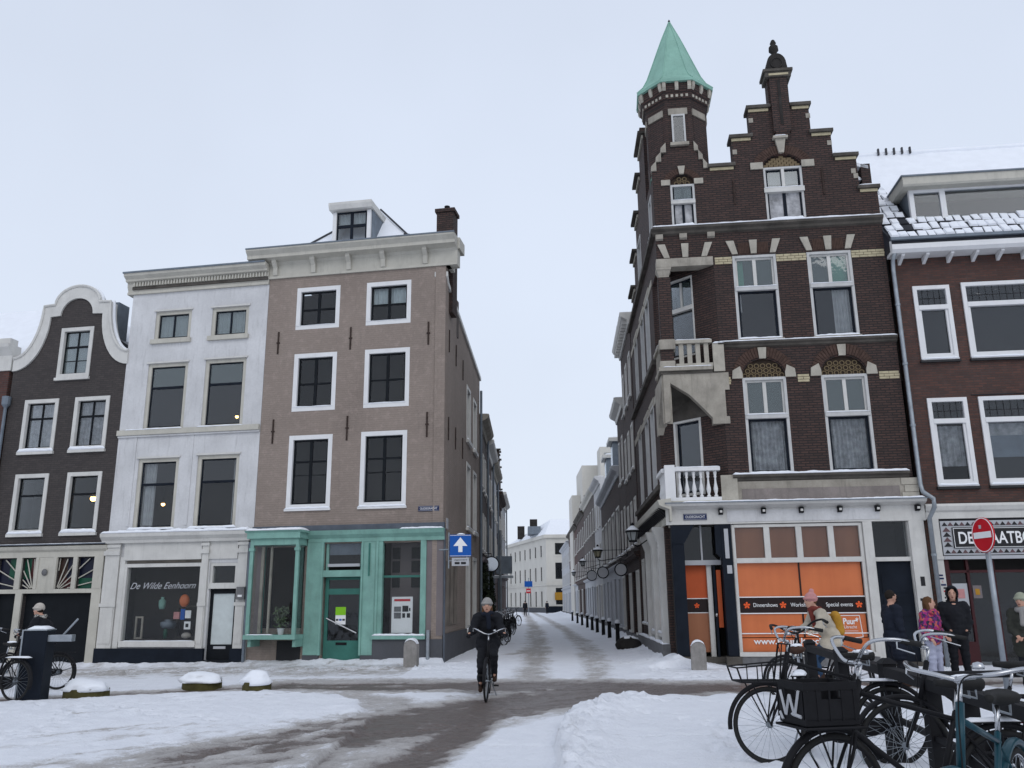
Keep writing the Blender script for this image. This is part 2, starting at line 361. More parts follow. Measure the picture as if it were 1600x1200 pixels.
def rect(u0, u1, z0, z1): return [(u0, z0), (u1, z0), (u1, z1), (u0, z1)]
def arc(cx, cz, rx, rz, a0, a1, n=14): return [(cx+rx*math.cos(a0+(a1-a0)*i/n), cz+rz*math.sin(a0+(a1-a0)*i/n)) for i in range(n+1)]
def snow_ridge(par, x0, x1, y0, y1, z, h=.05, xf=None, seed=0, name='snow', step=.06):
    """uneven rounded strip of settled snow on a ledge"""
    L = abs(x1-x0); n = max(3, int(L/step)); vs = []; fs = []; m = 6
    for i in range(n+1):
        x = x0+(x1-x0)*i/n; t = mnoise.noise(Vector((x*2.3, z*3+seed, y0)))*.5+mnoise.noise(Vector((x*9, z*3, seed)))*.3
        hh = max(.006, h*(1+.8*t)); e = .35 if i in (0, n) else 1; o = (mnoise.noise(Vector((x*5, z, 7))))*.015
        for k in range(m):
            a = PI*k/(m-1); yy = (y0+y1)/2-math.cos(a)*((y1-y0)/2+(.012 if k == 0 else 0))+(o if k < 2 else 0)
            vs.append((x, yy, z-.004+hh*e*(math.sin(a)**.55 if 0 < k < m-1 else 0)))
    for i in range(n):
        for k in range(m-1): fs.append((i*m+k, i*m+k+1, (i+1)*m+k+1, (i+1)*m+k))
        fs.append((i*m, (i+1)*m, (i+1)*m+m-1, i*m+m-1))
    fs += [tuple(range(m)), tuple(n*m+k for k in range(m))]
    b = MB(); b._add(vs, fs); return b.build(name, 'snow', par, smooth=True, xf=xf)
def text_obj(txt, size, mat, par, loc, ext=.004, shear=0, bold=0, rot=(PI/2, 0, 0), align='LEFT', xs=1, space=1, name='lettering', xf=None, fit=None):
    c = bpy.data.curves.new(name, 'FONT'); c.body = txt; c.size = size; c.extrude = ext; c.shear = shear; c.offset = bold; c.align_x = align; c.space_character = space
    t = bpy.data.objects.new(name, c); COL.objects.link(t)
    dg = bpy.context.evaluated_depsgraph_get(); me = bpy.data.meshes.new_from_object(t.evaluated_get(dg)); bpy.data.objects.remove(t)
    xsv = [v.co.x for v in me.vertices]
    if fit: xs = fit/(max(xsv)-min(xsv))
    for v in me.vertices: v.co.x *= xs
    me.materials.clear(); me.materials.append(M[mat]); o = bpy.data.objects.new(name, me); COL.objects.link(o)
    if par is not None: o.parent = par
    L = Matrix.Translation(Vector(loc)) @ Matrix.Rotation(rot[2], 4, 'Z') @ Matrix.Rotation(rot[1], 4, 'Y') @ Matrix.Rotation(rot[0], 4, 'X')
    o.matrix_local = (xf @ L) if xf is not None else L
    return o
def curtain(par, x0, x1, z0, z1, y, mat='curtain', amp=.028, k=24, xf=None):
    n = max(8, int((x1-x0)*k*1.5)); b = MB(); vs = []; fs = []
    for i in range(n+1):
        x = x0+(x1-x0)*i/n; yy = y+amp*math.sin(x*k*2.1+math.sin(x*7))
        vs += [(x, yy, z0), (x, yy, z1), (x, yy+.006, z1), (x, yy+.006, z0)]
    for i in range(n):
        a = i*4; c = a+4
        fs += [(a, a+1, c+1, c), (a+1, a+2, c+2, c+1), (a+2, a+3, c+3, c+2), (a+3, a, c, c+3)]
    fs += [(0, 1, 2, 3), (n*4, n*4+1, n*4+2, n*4+3)]
    b._add(vs, fs); return b.build('curtain', mat, par, xf=xf)
def window(par, u0, u1, z0, z1, v=0.0, case=.09, proud=.02, depth=.12, fmat='white', smat='black', sash=.045, cols=1, rows=(1,), mull=.03, mmul=None,
           gmat='glass', sill=.05, sillmat=None, sillout=.07, snow=True, snowh=.05, xf=None, recess=.06, name='window', rail=None, curtains=(), casebot=None, gm=None):
    """casing > sash (stiles, rails, glazing bars), panes, sill, snow, curtains.  rows = fractions bottom to top"""
    cb = case if casebot is None else casebot
    f = MB(); f.box(u0, u0+case, v-proud, v+depth, z0, z1).box(u1-case, u1, v-proud, v+depth, z0, z1)
    f.box(u0+case, u1-case, v-proud, v+depth, z1-case, z1).box(u0+case, u1-case, v-proud, v+depth, z0, z0+cb)
    W_ = f.build(name, fmat, par, xf=xf)
    a0, a1, b0, b1 = u0+case, u1-case, z0+cb, z1-case
    s = MB(); y0, y1 = v+recess, v+recess+.04
    s.box(a0, a0+sash, y0, y1, b0, b1).box(a1-sash, a1, y0, y1, b0, b1).box(a0+sash, a1-sash, y0, y1, b0, b0+sash).box(a0+sash, a1-sash, y0, y1, b1-sash, b1)
    ix0, ix1, iz0, iz1 = a0+sash, a1-sash, b0+sash, b1-sash; tot = sum(rows); zz = [iz0]
    for r in rows: zz.append(zz[-1]+(iz1-iz0)*r/tot)
    mm = mmul or mull; pw = (ix1-ix0)/cols
    for i in range(1, cols): s.box(ix0+pw*i-mull/2, ix0+pw*i+mull/2, y0-.003, y1+.003, iz0, iz1)
    for j in range(1, len(rows)):
        w = mm if (rail is None or j in rail) else .018
        s.box(ix0, ix1, y0-.006, y1+.006, zz[j]-w/2, zz[j]+w/2)
    s.build('sash', smat, W_)
    for j in range(len(rows)):
        g = gmat
        if gm: g = gm[j]
        for i in range(cols):
            MB().box(ix0+pw*i, ix0+pw*(i+1), y0+.016, y0+.022, zz[j], zz[j+1]).build('pane', g, W_)
    if sill:
        MB().box(u0-.03, u1+.03, v-proud-sillout, v+.0, z0-sill, z0-.002).build('sill', sillmat or fmat, W_)
        if snow: snow_ridge(W_, u0-.02, u1+.02, v-proud-sillout+.005, v-proud-.003, z0, snowh, seed=u0)
    for c in curtains: curtain(W_, a0+(a1-a0)*c[0], a0+(a1-a0)*c[1], b0+(b1-b0)*c[2], b0+(b1-b0)*c[3], v+depth+.06, c[4])
    return W_
def holes_of(L): return [rect(*h) for h in L]
def frame_from(p, d):
    """matrix whose local x runs along d, local y is d turned 90 degrees left (into the building), z up, in the parent's space"""
    d = Vector((d[0], d[1], 0)).normalized(); y = Vector((-d.y, d.x, 0))
    m = Matrix.Identity(4); m.col[0] = (d.x, d.y, 0, 0); m.col[1] = (y.x, y.y, 0, 0); m.col[3] = (p[0], p[1], p[2] if len(p) > 2 else 0, 1); return m
YL, YR = R(10.48), R(6.55)
OL = Vector((-1.95, 24.2, 0)); OR_ = Vector((5.2, 22.0, 0))
# ------------------------------------------------------------------ ground: snow, slush and wet brick paving
def seg_d(X, Y, pts):
    d = np.full(X.shape, 1e9)
    for (x0, y0), (x1, y1) in zip(pts[:-1], pts[1:]):
        dx, dy = x1-x0, y1-y0; t = np.clip(((X-x0)*dx+(Y-y0)*dy)/(dx*dx+dy*dy), 0, 1)
        d = np.minimum(d, np.hypot(X-x0-t*dx, Y-y0-t*dy))
    return d
def fbm(X, Y, f, oct=4, seed=0, ax=1.0, ay=1.0):
    """value noise, vectorised"""
    out_ = np.zeros(X.shape); a = 1; tot = 0
    for o in range(oct):
        rs = np.random.RandomState(seed+o*17); T = rs.rand(256, 256)
        x = X*f*ax; y = Y*f*ay; xi = np.floor(x).astype(int); yi = np.floor(y).astype(int); u = x-xi; v = y-yi; u = u*u*(3-2*u); v = v*v*(3-2*v)
        g = lambda i, j: T[i % 256, j % 256]
        out_ += a*((g(xi, yi)*(1-u)+g(xi+1, yi)*u)*(1-v)+(g(xi, yi+1)*(1-u)+g(xi+1, yi+1)*u)*v); tot += a; a *= .55; f *= 2.03
    return out_/tot
STR = [  # tracks worn through the snow: points, half width, depth of wear
    ([(-40, 14.5), (-10.14, 16.75), (-8.54, 17.3), (-6.85, 17.7), (-4.95, 18.3), (-3.7, 18.5)], .45, .95),
    ([(-4.6, 18.5), (-3.66, 18.31), (-2.62, 18.1), (-1.33, 17.8), (.56, 17.5), (2.3, 17.2)], 1.3, 1.0),
    ([(1.07, 16.6), (2.23, 16.9), (4.02, 17.1), (5.88, 17.2), (8.38, 17.3), (12, 17.2), (40, 16)], .95, 1.0),
    ([(3.58, 16.8), (1.69, 16.1), (.57, 15.2), (-.44, 14.2), (-1.33, 13.1), (-2.04, 11.9), (-2.75, 10.5), (-3.22, 9.26), (-3.5, 7.7), (-4, 4), (-6, -10)], 1.35, 1.12),
    ([(-1.6, 13.9), (-3.1, 12.7), (-5.2, 11.0), (-7.4, 9.4), (-10, 7)], .45, .5),
    ([(-2.4, 12.0), (-4.2, 10.2), (-5.6, 8.4), (-7, 6)], .5, .62),
    ([(.2, 16.2), (-.14, 13.9), (-.55, 12.4), (-.85, 10.8), (-1.17, 9.16), (-1.42, 6.85), (-2, 2), (-3, -10)], .42, 1.0),
    ([(-1.0, 13.6), (-1.35, 12.2), (-1.9, 10.8), (-2.2, 9.3), (-2.4, 7.5)], .7, .6),
    ([(-4.32, 16.9), (-2.99, 16.3), (-2.15, 15.2), (-1.88, 14.1), (-2.1, 13.2), (-2.5, 12.4)], .5, .52),
    ([(1.64, 145), (1.41, 79), (1.16, 47), (.76, 31.4), (.45, 22.5), (.3, 18)], .5, .40),
    ([(2.98, 145), (3.09, 79), (2.89, 46.8), (2.6, 32.4), (2.08, 23.4), (1.6, 18)], .45, .36),
    ([(-.47, 35.4), (.77, 34.7)], .12, .7),
    ([(.7, 31), (.25, 29), (-.2, 27.8)], .3, .4),
]
def near_w(X, Y):
    """0 untouched snow .. 1 bare wet paving"""
    w = np.zeros(X.shape)
    jx = (fbm(X, Y, .9, 3, 5)-.5)*.9; jy = (fbm(X, Y, .9, 3, 9)-.5)*.9
    n = fbm(X, Y, 1.7, 5, 3); nn = fbm(X, Y, 6, 3, 31)
    for p, r, s in STR:
        d = seg_d(X+jx*min(1, r), Y+jy*min(1, r), p)
        rut = fbm(d*2.6, X*.22+Y*.22, 1.0, 4, int(r*100)) if r > .4 else .55
        w = np.maximum(w, s*np.clip(1.25-d/r*.95, 0, 1)**.8*np.clip(.42+1.05*rut, 0, 1.15))
    # trodden strip along both frontages
    fl = 24.2+(-1.95-X)*.185; d = np.abs(Y-(fl-2.1)); tro = .30*np.clip(1.35-d/2.2, 0, 1)*(X < -2.5)
    w = np.maximum(w, tro*(.6+.8*n)); fp = fbm(X, Y, 2.6, 2, 91); w = np.maximum(w, tro*1.7*np.clip((fp-.56)*7, 0, 1))
    # dirty swept area lower left
    mid = np.clip(1-seg_d(X, Y, [(-5.5, 12.5), (-4.2, 9.5), (-4.5, 4)])/3.4, 0, 1)**.7
    ca, sa = math.cos(.62), math.sin(.62)
    st = fbm(X*ca+Y*sa, -X*sa+Y*ca, 1.2, 5, 77, .35, 2.2)
    w = np.maximum(w, mid*np.clip((st-.40)*2.6, 0, .75))
    sp = fbm(X, Y, 2.1, 4, 55); spots = np.clip((sp-.70)*6, 0, .5)*(X < 0)*(Y < 18); w = np.maximum(w, spots)
    w = w*(.5+.9*n)+ (w > .12)*(nn-.5)*.35*np.clip(w*2, 0, 1)
    m = fbm(X*.8+Y*.6, -X*.6+Y*.8, 1.9, 5, 123, .45, 1.9)
    return np.clip(np.minimum(w, .55+.75*m), 0, 1)
def gz(x, y):
    """ground base level (no snow)"""
    return np.where(np.asarray(x) < -2, (np.asarray(x)+2)*.014, 0.0)
def island(X, Y):
    """the untouched raised quay at the right, with its ploughed edge"""
    e = np.interp(X, [.2, .45, .8, 1.36, 2.69, 3.71, 5.56, 7.92, 40], [-5, 10.5, 13.2, 14.4, 15.1, 15.4, 16.0, 16.2, 16.2])
    return np.clip((e-Y+(fbm(X, Y, 1.3, 4, 21)-.5)*1.3)/.45, 0, 1)*np.clip((X-(-.1+(fbm(X, Y, 1.1, 4, 22)-.5)*1.2)-np.clip((9-Y)*.06, -.3, 2)*0)/.35, 0, 1)
def island_left(X, Y):
    e = np.interp(X, [-40, -9.5, -8.5, -7.47, -5.86, -4.53, -3.4, -2.6, -2.2], [13.8, 16.0, 16.5, 16.7, 16.95, 17.1, 16.5, 15.2, 13.2])
    return np.clip((e-Y+(fbm(X, Y, 1.6, 4, 41)-.5)*.6)/.3, 0, 1)*(X < -2.0)
def make_ground():
    def axis(segs):
        a = []
        for s0, s1, st in segs: a += list(np.arange(s0, s1, st))
        return np.array(a+[segs[-1][1]])
    xs = axis([(-400, -60, 20), (-60, -16, 2), (-16, -12, .25), (-12, 11, .055), (11, 16, .25), (16, 60, 2), (60, 400, 20)])
    ys = axis([(-300, -20, 20), (-20, 4, 1), (4, 8, .2), (8, 26, .055), (26, 45, .16), (45, 90, .5), (90, 200, 3), (200, 700, 25)])
    X, Y = np.meshgrid(xs, ys); w = near_w(X, Y); isl = island(X, Y); il = island_left(X, Y)
    w = w*(1-isl)*(1-.93*il*np.clip(1.2-w, 0, 1))
    d = fbm(X, Y, 1.5, 5, 4); f = fbm(X, Y, 8, 3, 8); g = fbm(X, Y, 22, 2, 12)
    snow = .055+.05*(d-.5)+.02*(f-.5)+.012*(g-.5)
    z = gz(X, Y)+snow*(1-np.clip(w*1.15, 0, 1))+.010*(f-.5)*w
    heap = np.clip(1-seg_d(X, Y, [(1.7, 14.2), (1.1, 12.6), (.75, 11.2), (.5, 9.2), (.4, 7)])/.62, 0, 1)**.8*isl
    lum = np.abs(fbm(X, Y, 3.2, 4, 61)-.5)*2; lum2 = np.abs(fbm(X, Y, 7.5, 3, 62)-.5)*2
    lum3 = np.abs(fbm(X, Y, 14, 2, 63)-.5)*2; z = z+isl*(.07+.02*d)+heap*(.03+.14*lum+.13*lum2+.06*lum3)
    # ridges of slush thrown up beside the tracks, drifts along the walls
    e = np.clip(w*(1-w)*4, 0, 1); z = z+.03*e*(lum2)+il*(.04+.03*(f-.5))
    fl = 24.2+(-1.95-X)*.185; z = z+np.where(X < -1.9, .13*np.clip(1-np.abs(fl-Y)/.45, 0, 1)*(.5+d), 0)
    wx = wall_rx(Y); z = z+np.where((Y > 21.5) & (X > 0), .22*np.clip(1-np.abs(wx-X)/1.3, 0, 1)**1.5*(.4+1.1*d), 0)
    # footprints and narrow bicycle ruts
    rs = np.random.RandomState(4)
    def press(cx, cy, ang, a, b, dep, dw):
        i0, i1 = np.searchsorted(xs, [cx-.3, cx+.3]); j0, j1 = np.searchsorted(ys, [cy-.3, cy+.3])
        if i1-i0 < 2 or j1-j0 < 2: return
        U = X[j0:j1, i0:i1]-cx; V = Y[j0:j1, i0:i1]-cy; p = U*math.cos(ang)+V*math.sin(ang); q = -U*math.sin(ang)+V*math.cos(ang)
        r = np.sqrt((p/a)**2+(q/b)**2); z[j0:j1, i0:i1] -= dep*np.clip(1.6-r, 0, 1); z[j0:j1, i0:i1] += dep*.35*np.exp(-((r-1.7)/.3)**2); w[j0:j1, i0:i1] = np.maximum(w[j0:j1, i0:i1], dw*np.clip(1.5-r, 0, 1))
    for (x0, y0, x1, y1, n) in ((-13, 23.6, -2.2, 22.2, 3), (-12, 24.4, -1.5, 22.6, 3), (-2.2, 22.5, 1.5, 30, 2), (3.4, 30, 3.6, 20.5, 2), (3.2, 20.0, 12, 19.6, 4), (3.5, 19.2, 11, 18.9, 3), (-9, 15.6, -3.5, 12.5, 1), (-7, 14, -6, 9, 1), (1.9, 14.3, 6.5, 12.5, 1), (2.2, 9.5, 4.5, 14.5, 1), (1.5, 12.5, 2.3, 8.5, 1)):
        for k in range(n):
            L = math.hypot(x1-x0, y1-y0); m = int(L/.36); an = math.atan2(y1-y0, x1-x0); ox, oy = rs.uniform(-.5, .5, 2)
            for t in range(m):
                f_ = t/m; wob = .25*math.sin(f_*5+k*2); s_ = .10*(1 if t % 2 else -1)
                press(x0+(x1-x0)*f_+ox-math.sin(an)*(s_+wob)+rs.uniform(-.04, .04), y0+(y1-y0)*f_+oy+math.cos(an)*(s_+wob)+rs.uniform(-.04, .04), an+rs.uniform(-.3, .3), .14, .06, rs.uniform(.03, .06), rs.uniform(.05, .22))
    for k in range(15):
        xa = rs.uniform(-10, -2); ya = rs.uniform(9, 16.5) if k % 2 else rs.uniform(20, 23); xb = xa+rs.uniform(5, 9); yb = ya+rs.uniform(-.5, 3.5)*(1 if k % 2 else .25); m = (xa+xb)/2, (ya+yb)/2+rs.uniform(-.6, .6)
        P_ = [((1-t)**2*xa+2*t*(1-t)*m[0]+t*t*xb, (1-t)**2*ya+2*t*(1-t)*m[1]+t*t*yb) for t in np.linspace(0, 1, 9)]
        i0, i1 = np.searchsorted(xs, [xa-.5, xb+.5]); j0, j1 = np.searchsorted(ys, [min(p[1] for p in P_)-.5, max(p[1] for p in P_)+.5])
        d_ = seg_d(X[j0:j1, i0:i1], Y[j0:j1, i0:i1], P_); q_ = np.clip(1.5-d_/.04, 0, 1)*(fbm(X[j0:j1, i0:i1], Y[j0:j1, i0:i1], 1.1, 2, k) > .42)
        z[j0:j1, i0:i1] -= .022*q_; w[j0:j1, i0:i1] = np.maximum(w[j0:j1, i0:i1], .20*q_)
    n = len(ys)*len(xs); co = np.stack([X.ravel(), Y.ravel(), z.ravel()], 1).astype('f4')
    nx = len(xs); ny = len(ys); i = np.arange(ny-1)[:, None]*nx+np.arange(nx-1)[None, :]; q = np.stack([i, i+1, i+nx+1, i+nx], -1).reshape(-1, 4)
    me = bpy.data.meshes.new('snowy_ground'); me.vertices.add(n); me.vertices.foreach_set('co', co.ravel())
    me.loops.add(q.size); me.loops.foreach_set('vertex_index', q.ravel().astype('i4')); me.polygons.add(len(q))
    me.polygons.foreach_set('loop_start', np.arange(0, q.size, 4, dtype='i4')); me.polygons.foreach_set('loop_total', np.full(len(q), 4, 'i4')); me.update()
    me.polygons.foreach_set('use_smooth', np.ones(len(q), bool))
    at = me.attributes.new('worn', 'FLOAT', 'POINT'); at.data.foreach_set('value', w.ravel().astype('f4')); me.update()
    o = bpy.data.objects.new('snowy_ground', me); COL.objects.link(o); o['kind'] = 'structure'
    b = NB('snow_and_slush'); v = b.tc.outputs['Object']; A = b.n('Attribute'); A.attribute_name = 'worn'; w_ = A.outputs['Fac']
    n1 = b.noise(v, 7, 6, .7); n2 = b.noise(v, 1.5, 5, .65); n3 = b.noise(v, 38, 4, .7)
    ww = b.math('ADD', w_, b.math('MULTIPLY', b.math('SUBTRACT', n1, .5), b.rng(w_, .04, .3, .02, .75)))
    ww = b.math('ADD', ww, b.math('MULTIPLY', b.math('SUBTRACT', n3, .5), b.rng(w_, .04, .3, .0, .45)))
    n4 = b.noise(v, 3.2, 8, .75); ww = b.math('ADD', ww, b.math('MULTIPLY', b.rng(n4, .56, .72, 0, .35), b.rng(w_, .03, .2)))
    snowc = b.mix(b.rng(n2, .3, .7), (.80, .82, .87, 1), (.86, .88, .925, 1))
    slush = b.mix(b.rng(n1, .3, .7), (.34, .32, .305, 1), (.56, .545, .535, 1))
    br = b.n('TexBrick'); br.inputs['Scale'].default_value = 1; br.inputs['Brick Width'].default_value = .21; br.inputs['Row Height'].default_value = .07; br.inputs['Mortar Size'].default_value = .007
    rot = b.n('Mapping'); rot.inputs['Rotation'].default_value = (0, 0, .6); b.l(v, rot.inputs[0]); b.l(rot.outputs[0], br.inputs[0])
    br.inputs['Color1'].default_value = (.125, .088, .078, 1); br.inputs['Color2'].default_value = (.088, .068, .064, 1); br.inputs['Mortar'].default_value = (.15, .14, .14, 1)
    wetc = b.mix(b.rng(n1, .3, .75), br.outputs[0], (.19, .165, .15, 1))
    a = b.mix(b.rng(ww, .10, .36), snowc, slush); a = b.mix(b.rng(ww, .50, .78), a, wetc); a = b.mix(b.rng(b.noise(v, 14, 5, .75), .60, .72, 0, b.rng(w_, .3, .6, 0, .55) if 0 else .28), a, (.30, .28, .27, 1)) if 0 else a
    b.l(a, b.b.inputs['Base Color']); b.l(b.rng(ww, .4, .9, .8, .32), b.b.inputs['Roughness'])
    b.b.inputs['Specular IOR Level'].default_value = .18
    bn = b.n('Bump'); bn.inputs['Distance'].default_value = .035; b.l(b.math('ADD', n1, b.math('MULTIPLY', n3, .5)), bn.inputs['Height']); b.l(bn.outputs[0], b.b.inputs['Normal'])
    me.materials.append(b.m)
def wall_rx(y): return np.interp(y, [0, 22, 36, 50, 70, 100, 132, 200], [3.98, 3.98, 4.75, 5.5, 6.0, 6.5, 6.9, 7.4])
def wall_lx(y): return np.interp(y, [0, 24.2, 34, 60, 66, 200], [-1.95, -1.95, -1.31, -.75, -.6, 1])
make_ground()

# ------------------------------------------------------------------ left block
def house(name, O, yaw, label, cat='house', group=None):
    return empty(name, (O.x, O.y, O.z), -yaw, label, cat, group)
def anchor(par, u, z0, z1, xf=None, v=0):
    MB().box(u-.022, u+.022, v-.03, v-.002, z0, z1).box(u-.05, u+.05, v-.032, v-.004, (z0+z1)/2-.02, (z0+z1)/2+.02).build('wall_anchor', 'rust', par, xf=xf)
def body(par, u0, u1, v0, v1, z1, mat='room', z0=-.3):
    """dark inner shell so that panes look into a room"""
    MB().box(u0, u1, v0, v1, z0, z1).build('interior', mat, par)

# --- taupe corner house
D = house('corner_house', OL, YL, 'taupe painted brick corner house with sea green shopfront and white bracketed cornice', 'house')
SIDE = R(3.7)   # the lane runs slightly to the right
# lane direction expressed in the house's own axes
ld = Vector((math.sin(SIDE), math.cos(SIDE))); ldl = Vector((ld.x*math.cos(YL)-ld.y*math.sin(YL), ld.x*math.sin(YL)+ld.y*math.cos(YL)))
XS = frame_from((0, 0, 0), ldl)     # local x runs down the lane from the corner, y points left (into the house)
ztop = 11.42
wins = [(-4.72, -3.32, 9.71, 11.06), (-2.47, -1.07, 9.70, 11.06), (-4.70, -3.34, 7.16, 8.94), (-2.46, -1.07, 7.16, 8.94), (-4.72, -3.37, 4.27, 6.43), (-2.49, -1.10, 4.27, 6.45)]
shop = [(-5.36, -4.05, .95, 3.2), (-3.46, -2.31, 0.0, 3.27), (-1.88, -.48, .75, 3.26)]
wall('facade', rect(-5.66, 0, -.3, ztop), holes_of(wins)+holes_of(shop), 0, .3, 'taupe', D)
for i, w_ in enumerate(wins):
    top = i < 2; low = i > 3
    cu = [(0, 1, .5, 1, 'blind')] if i == 1 else ([(0, 1, 0, 1, 'room')] if 0 else [])
    window(D, w_[0], w_[1], w_[2], w_[3], v=.03, case=.13, proud=.035, fmat='white_clean', smat='black', sash=.055, cols=2, rows=(2, 1.0, 1.5) if low else (1, 1.15), mull=.085, mmul=.05,
           gmat='glass_dark', sill=.06 if low else .0, sillout=.05, snow=low, snowh=.06, curtains=cu, rail=[2] if low else [1], recess=.05)
    if not low: snow_ridge(D, w_[0]+.02, w_[1]-.1, -.01, .10, w_[2]+.13, .02 if i < 2 else .035, seed=i)
for u in (-5.25, -2.93, -.51):
    anchor(D, u, 8.98, 9.68); anchor(D, u, 6.22, 6.95)
# side wall down the lane: rises then drops with the roof
side = [(0, -.3), (9.8, -.3), (9.8, 10.35), (0.25, 10.85), (0.0, 11.4)]
sw = []
for s0 in (5.35, 7.4): sw += [(s0, s0+1.2, 7.12, 9.1), (s0, s0+1.2, 4.1, 6.35), (s0, s0+1.2, .75, 3.2)]
wall('side_wall', side, holes_of(sw), .002, .3, 'taupe', D, xf=XS)
for w_ in sw: window(D, *w_, v=.03, case=.12, proud=.05, smat='black', cols=2, rows=(1, 1), mull=.05, gmat='glass_dark', sill=.1, xf=XS, snowh=.05)
for s_, z_ in ((.8, 9.3), (2.4, 9.3), (4.2, 9.3), (.8, 6.6), (2.4, 6.6), (4.2, 6.6)): anchor(D, s_, z_-.35, z_+.35, xf=XS)
MB().prism([(0.02, 11.1), (.26, 10.86), (9.85, 10.36), (9.85, 10.50), (.3, 11.0), (.02, 11.24)], -.06, .34).build('coping', 'white', D, xf=XS)
snow_side = MB().prism([(.3, 11.01), (9.8, 10.51), (9.8, 10.56), (.3, 11.08)], -.02, .3).build('snow', 'snow', D, xf=XS)
MB().prism([(.35, 1.0), (2.9, 1.0), (2.9, 2.75), (.35, 2.75)], -.035, -.004).build('boarded_panel', 'board', D, xf=XS)
for s_ in (1.2, 2.05): bx('batten', 'stone_dark', D, s_-.02, s_+.02, -.05, -.036, 1.02, 2.73, xf=XS)
bx('plinth', 'greyplinth', D, .02, 9.75, -.05, -.004, -.25, .78, xf=XS)
bx('plinth', 'mauve', D, .02, .34, -.03, -.002, .8, 3.5, xf=XS)
MB().tube([(9.65, -.08, 0), (9.65, -.08, 9.9)], .05).build('drainpipe', 'zinc', D, xf=XS)
bx('nameplate', 'print_grey', D, .5, .82, -.03, -.005, 3.65, 3.95, xf=XS)
body(D, -5.6, -1.7, 1.3, 9, 11.3); bx('interior', 'room', D, -1.7, -.5, 1.3, 2.2, 8.8, 11.3)
body(D, -5.6, -.5, .32, 1.2, 0.02, z0=-.3); bx('interior_floor', 'room', D, -5.6, -.35, .32, 1.3, 3.7, 4.1); bx('interior_floor', 'room', D, -5.6, -.35, .32, 1.3, 6.6, 6.9); bx('interior_floor', 'room', D, -5.6, -.35, .32, 1.3, 9.2, 9.5)
# cornice
c = MB(); c.prism([(-.06, 11.42), (-.06, 11.50), (-.03, 11.50), (-.03, 11.88), (-.10, 11.95), (-.38, 12.0), (-.38, 12.10), (-.50, 12.22), (-.50, 12.30), (.3, 12.30), (.3, 11.42)], -6.28, .36, ax='x')
cor = c.build('cornice', 'cream', D)
c2 = MB(); c2.prism([(-.06, 11.42), (-.06, 11.50), (-.03, 11.50), (-.03, 11.88), (-.10, 11.95), (-.30, 12.0), (-.34, 12.22), (-.38, 12.30), (.12, 12.30), (.12, 11.42)], .30, .9, ax='x')
MB().box(.05, .42, -.0, .62, 11.95, 12.30).box(.0, .12, 0.0, .62, 11.42, 11.95).build('cornice_return', 'cream', D)
for u in (-5.45, -4.2, -3.05, -1.95, -.62):
    m = MB().prism([(-.035, 11.50), (-.09, 11.52), (-.12, 11.75), (-.26, 11.90), (-.26, 11.99), (-.035, 11.99)], u-.07, u+.07, ax='x').build('bracket', 'cream', D)
snow_ridge(D, -6.2, .3, -.48, -.2, 12.30, .035, seed=4)
MB().box(-6.29, .37, -.52, -.44, 12.27, 12.31).build('gutter_edge', 'zinc', D)
# roof with snow, pyramid behind, dormer
MB().hexa([(-5.4, .3, 12.2), (-.9, .3, 12.2), (-.9, 6, 11.2), (-5.4, 6, 11.2), (-3.6, 1.9, 14.1), (-2.8, 1.9, 14.35), (-2.8, 3.0, 14.3), (-3.6, 3.0, 14.1)]).build('roof', 'snow', D)
MB().tube([(-.88, .28, 12.22), (-2.78, 1.87, 14.40)], .035).tube([(-5.42, .28, 12.22), (-3.62, 1.87, 14.14)], .035).build('roof_hip', 'roof', D)
MB().tube([(-1.6, .8, 12.95), (-.4, .8, 12.65)], .03).build('roof_ridge', 'roof', D)
dm = MB().box(-3.82, -3.70, .35, 1.9, 12.25, 13.68).box(-2.68, -2.56, .35, 1.9, 12.25, 13.68).box(-3.70, -2.68, .35, .42, 12.25, 12.58).build('dormer', 'white_clean', D)
MB().prism([(.20, 13.70), (.14, 13.84), (.14, 13.92), (1.9, 13.92), (1.9, 13.70)], -3.90, -2.48, ax='x').build('dormer_cornice', 'white', dm)
MB().box(-2.558, -2.52, .45, 1.9, 12.3, 13.68).build('dormer_cheek', 'zinc', dm)
window(D, -3.70, -2.68, 12.58, 13.68, v=.38, case=.01, proud=.0, smat='navy', sash=.05, cols=2, rows=(1.2, 1), mull=.09, gmat='glass_mid', sill=0, recess=.0, curtains=[(0, 1, .6, 1, 'blind')])
snow_ridge(dm, -3.85, -2.5, .2, 1.2, 13.92, .10, seed=9)
snow_ridge(D, -5.2, -1.2, -.05, .35, 12.30, .10, seed=19)
# chimney at the corner, brick flue going down the side
ch = MB().box(-.52, .02, .75, 1.3, 10.2, 13.55).build('chimney', 'darkbrick', D)
MB().box(-.57, .07, .7, 1.35, 13.55, 13.66).build('chimney_cap', 'darkbrick', ch); MB().lathe([(.08, 13.66), (.09, 13.85), (.07, 13.86)], (-.25, 1.0, 0)).build('chimney_pot', 'iron', ch)
MB().box(-.66, -.30, 2.2, 2.8, 10.0, 11.25).build('chimney', 'brickgrey', D)
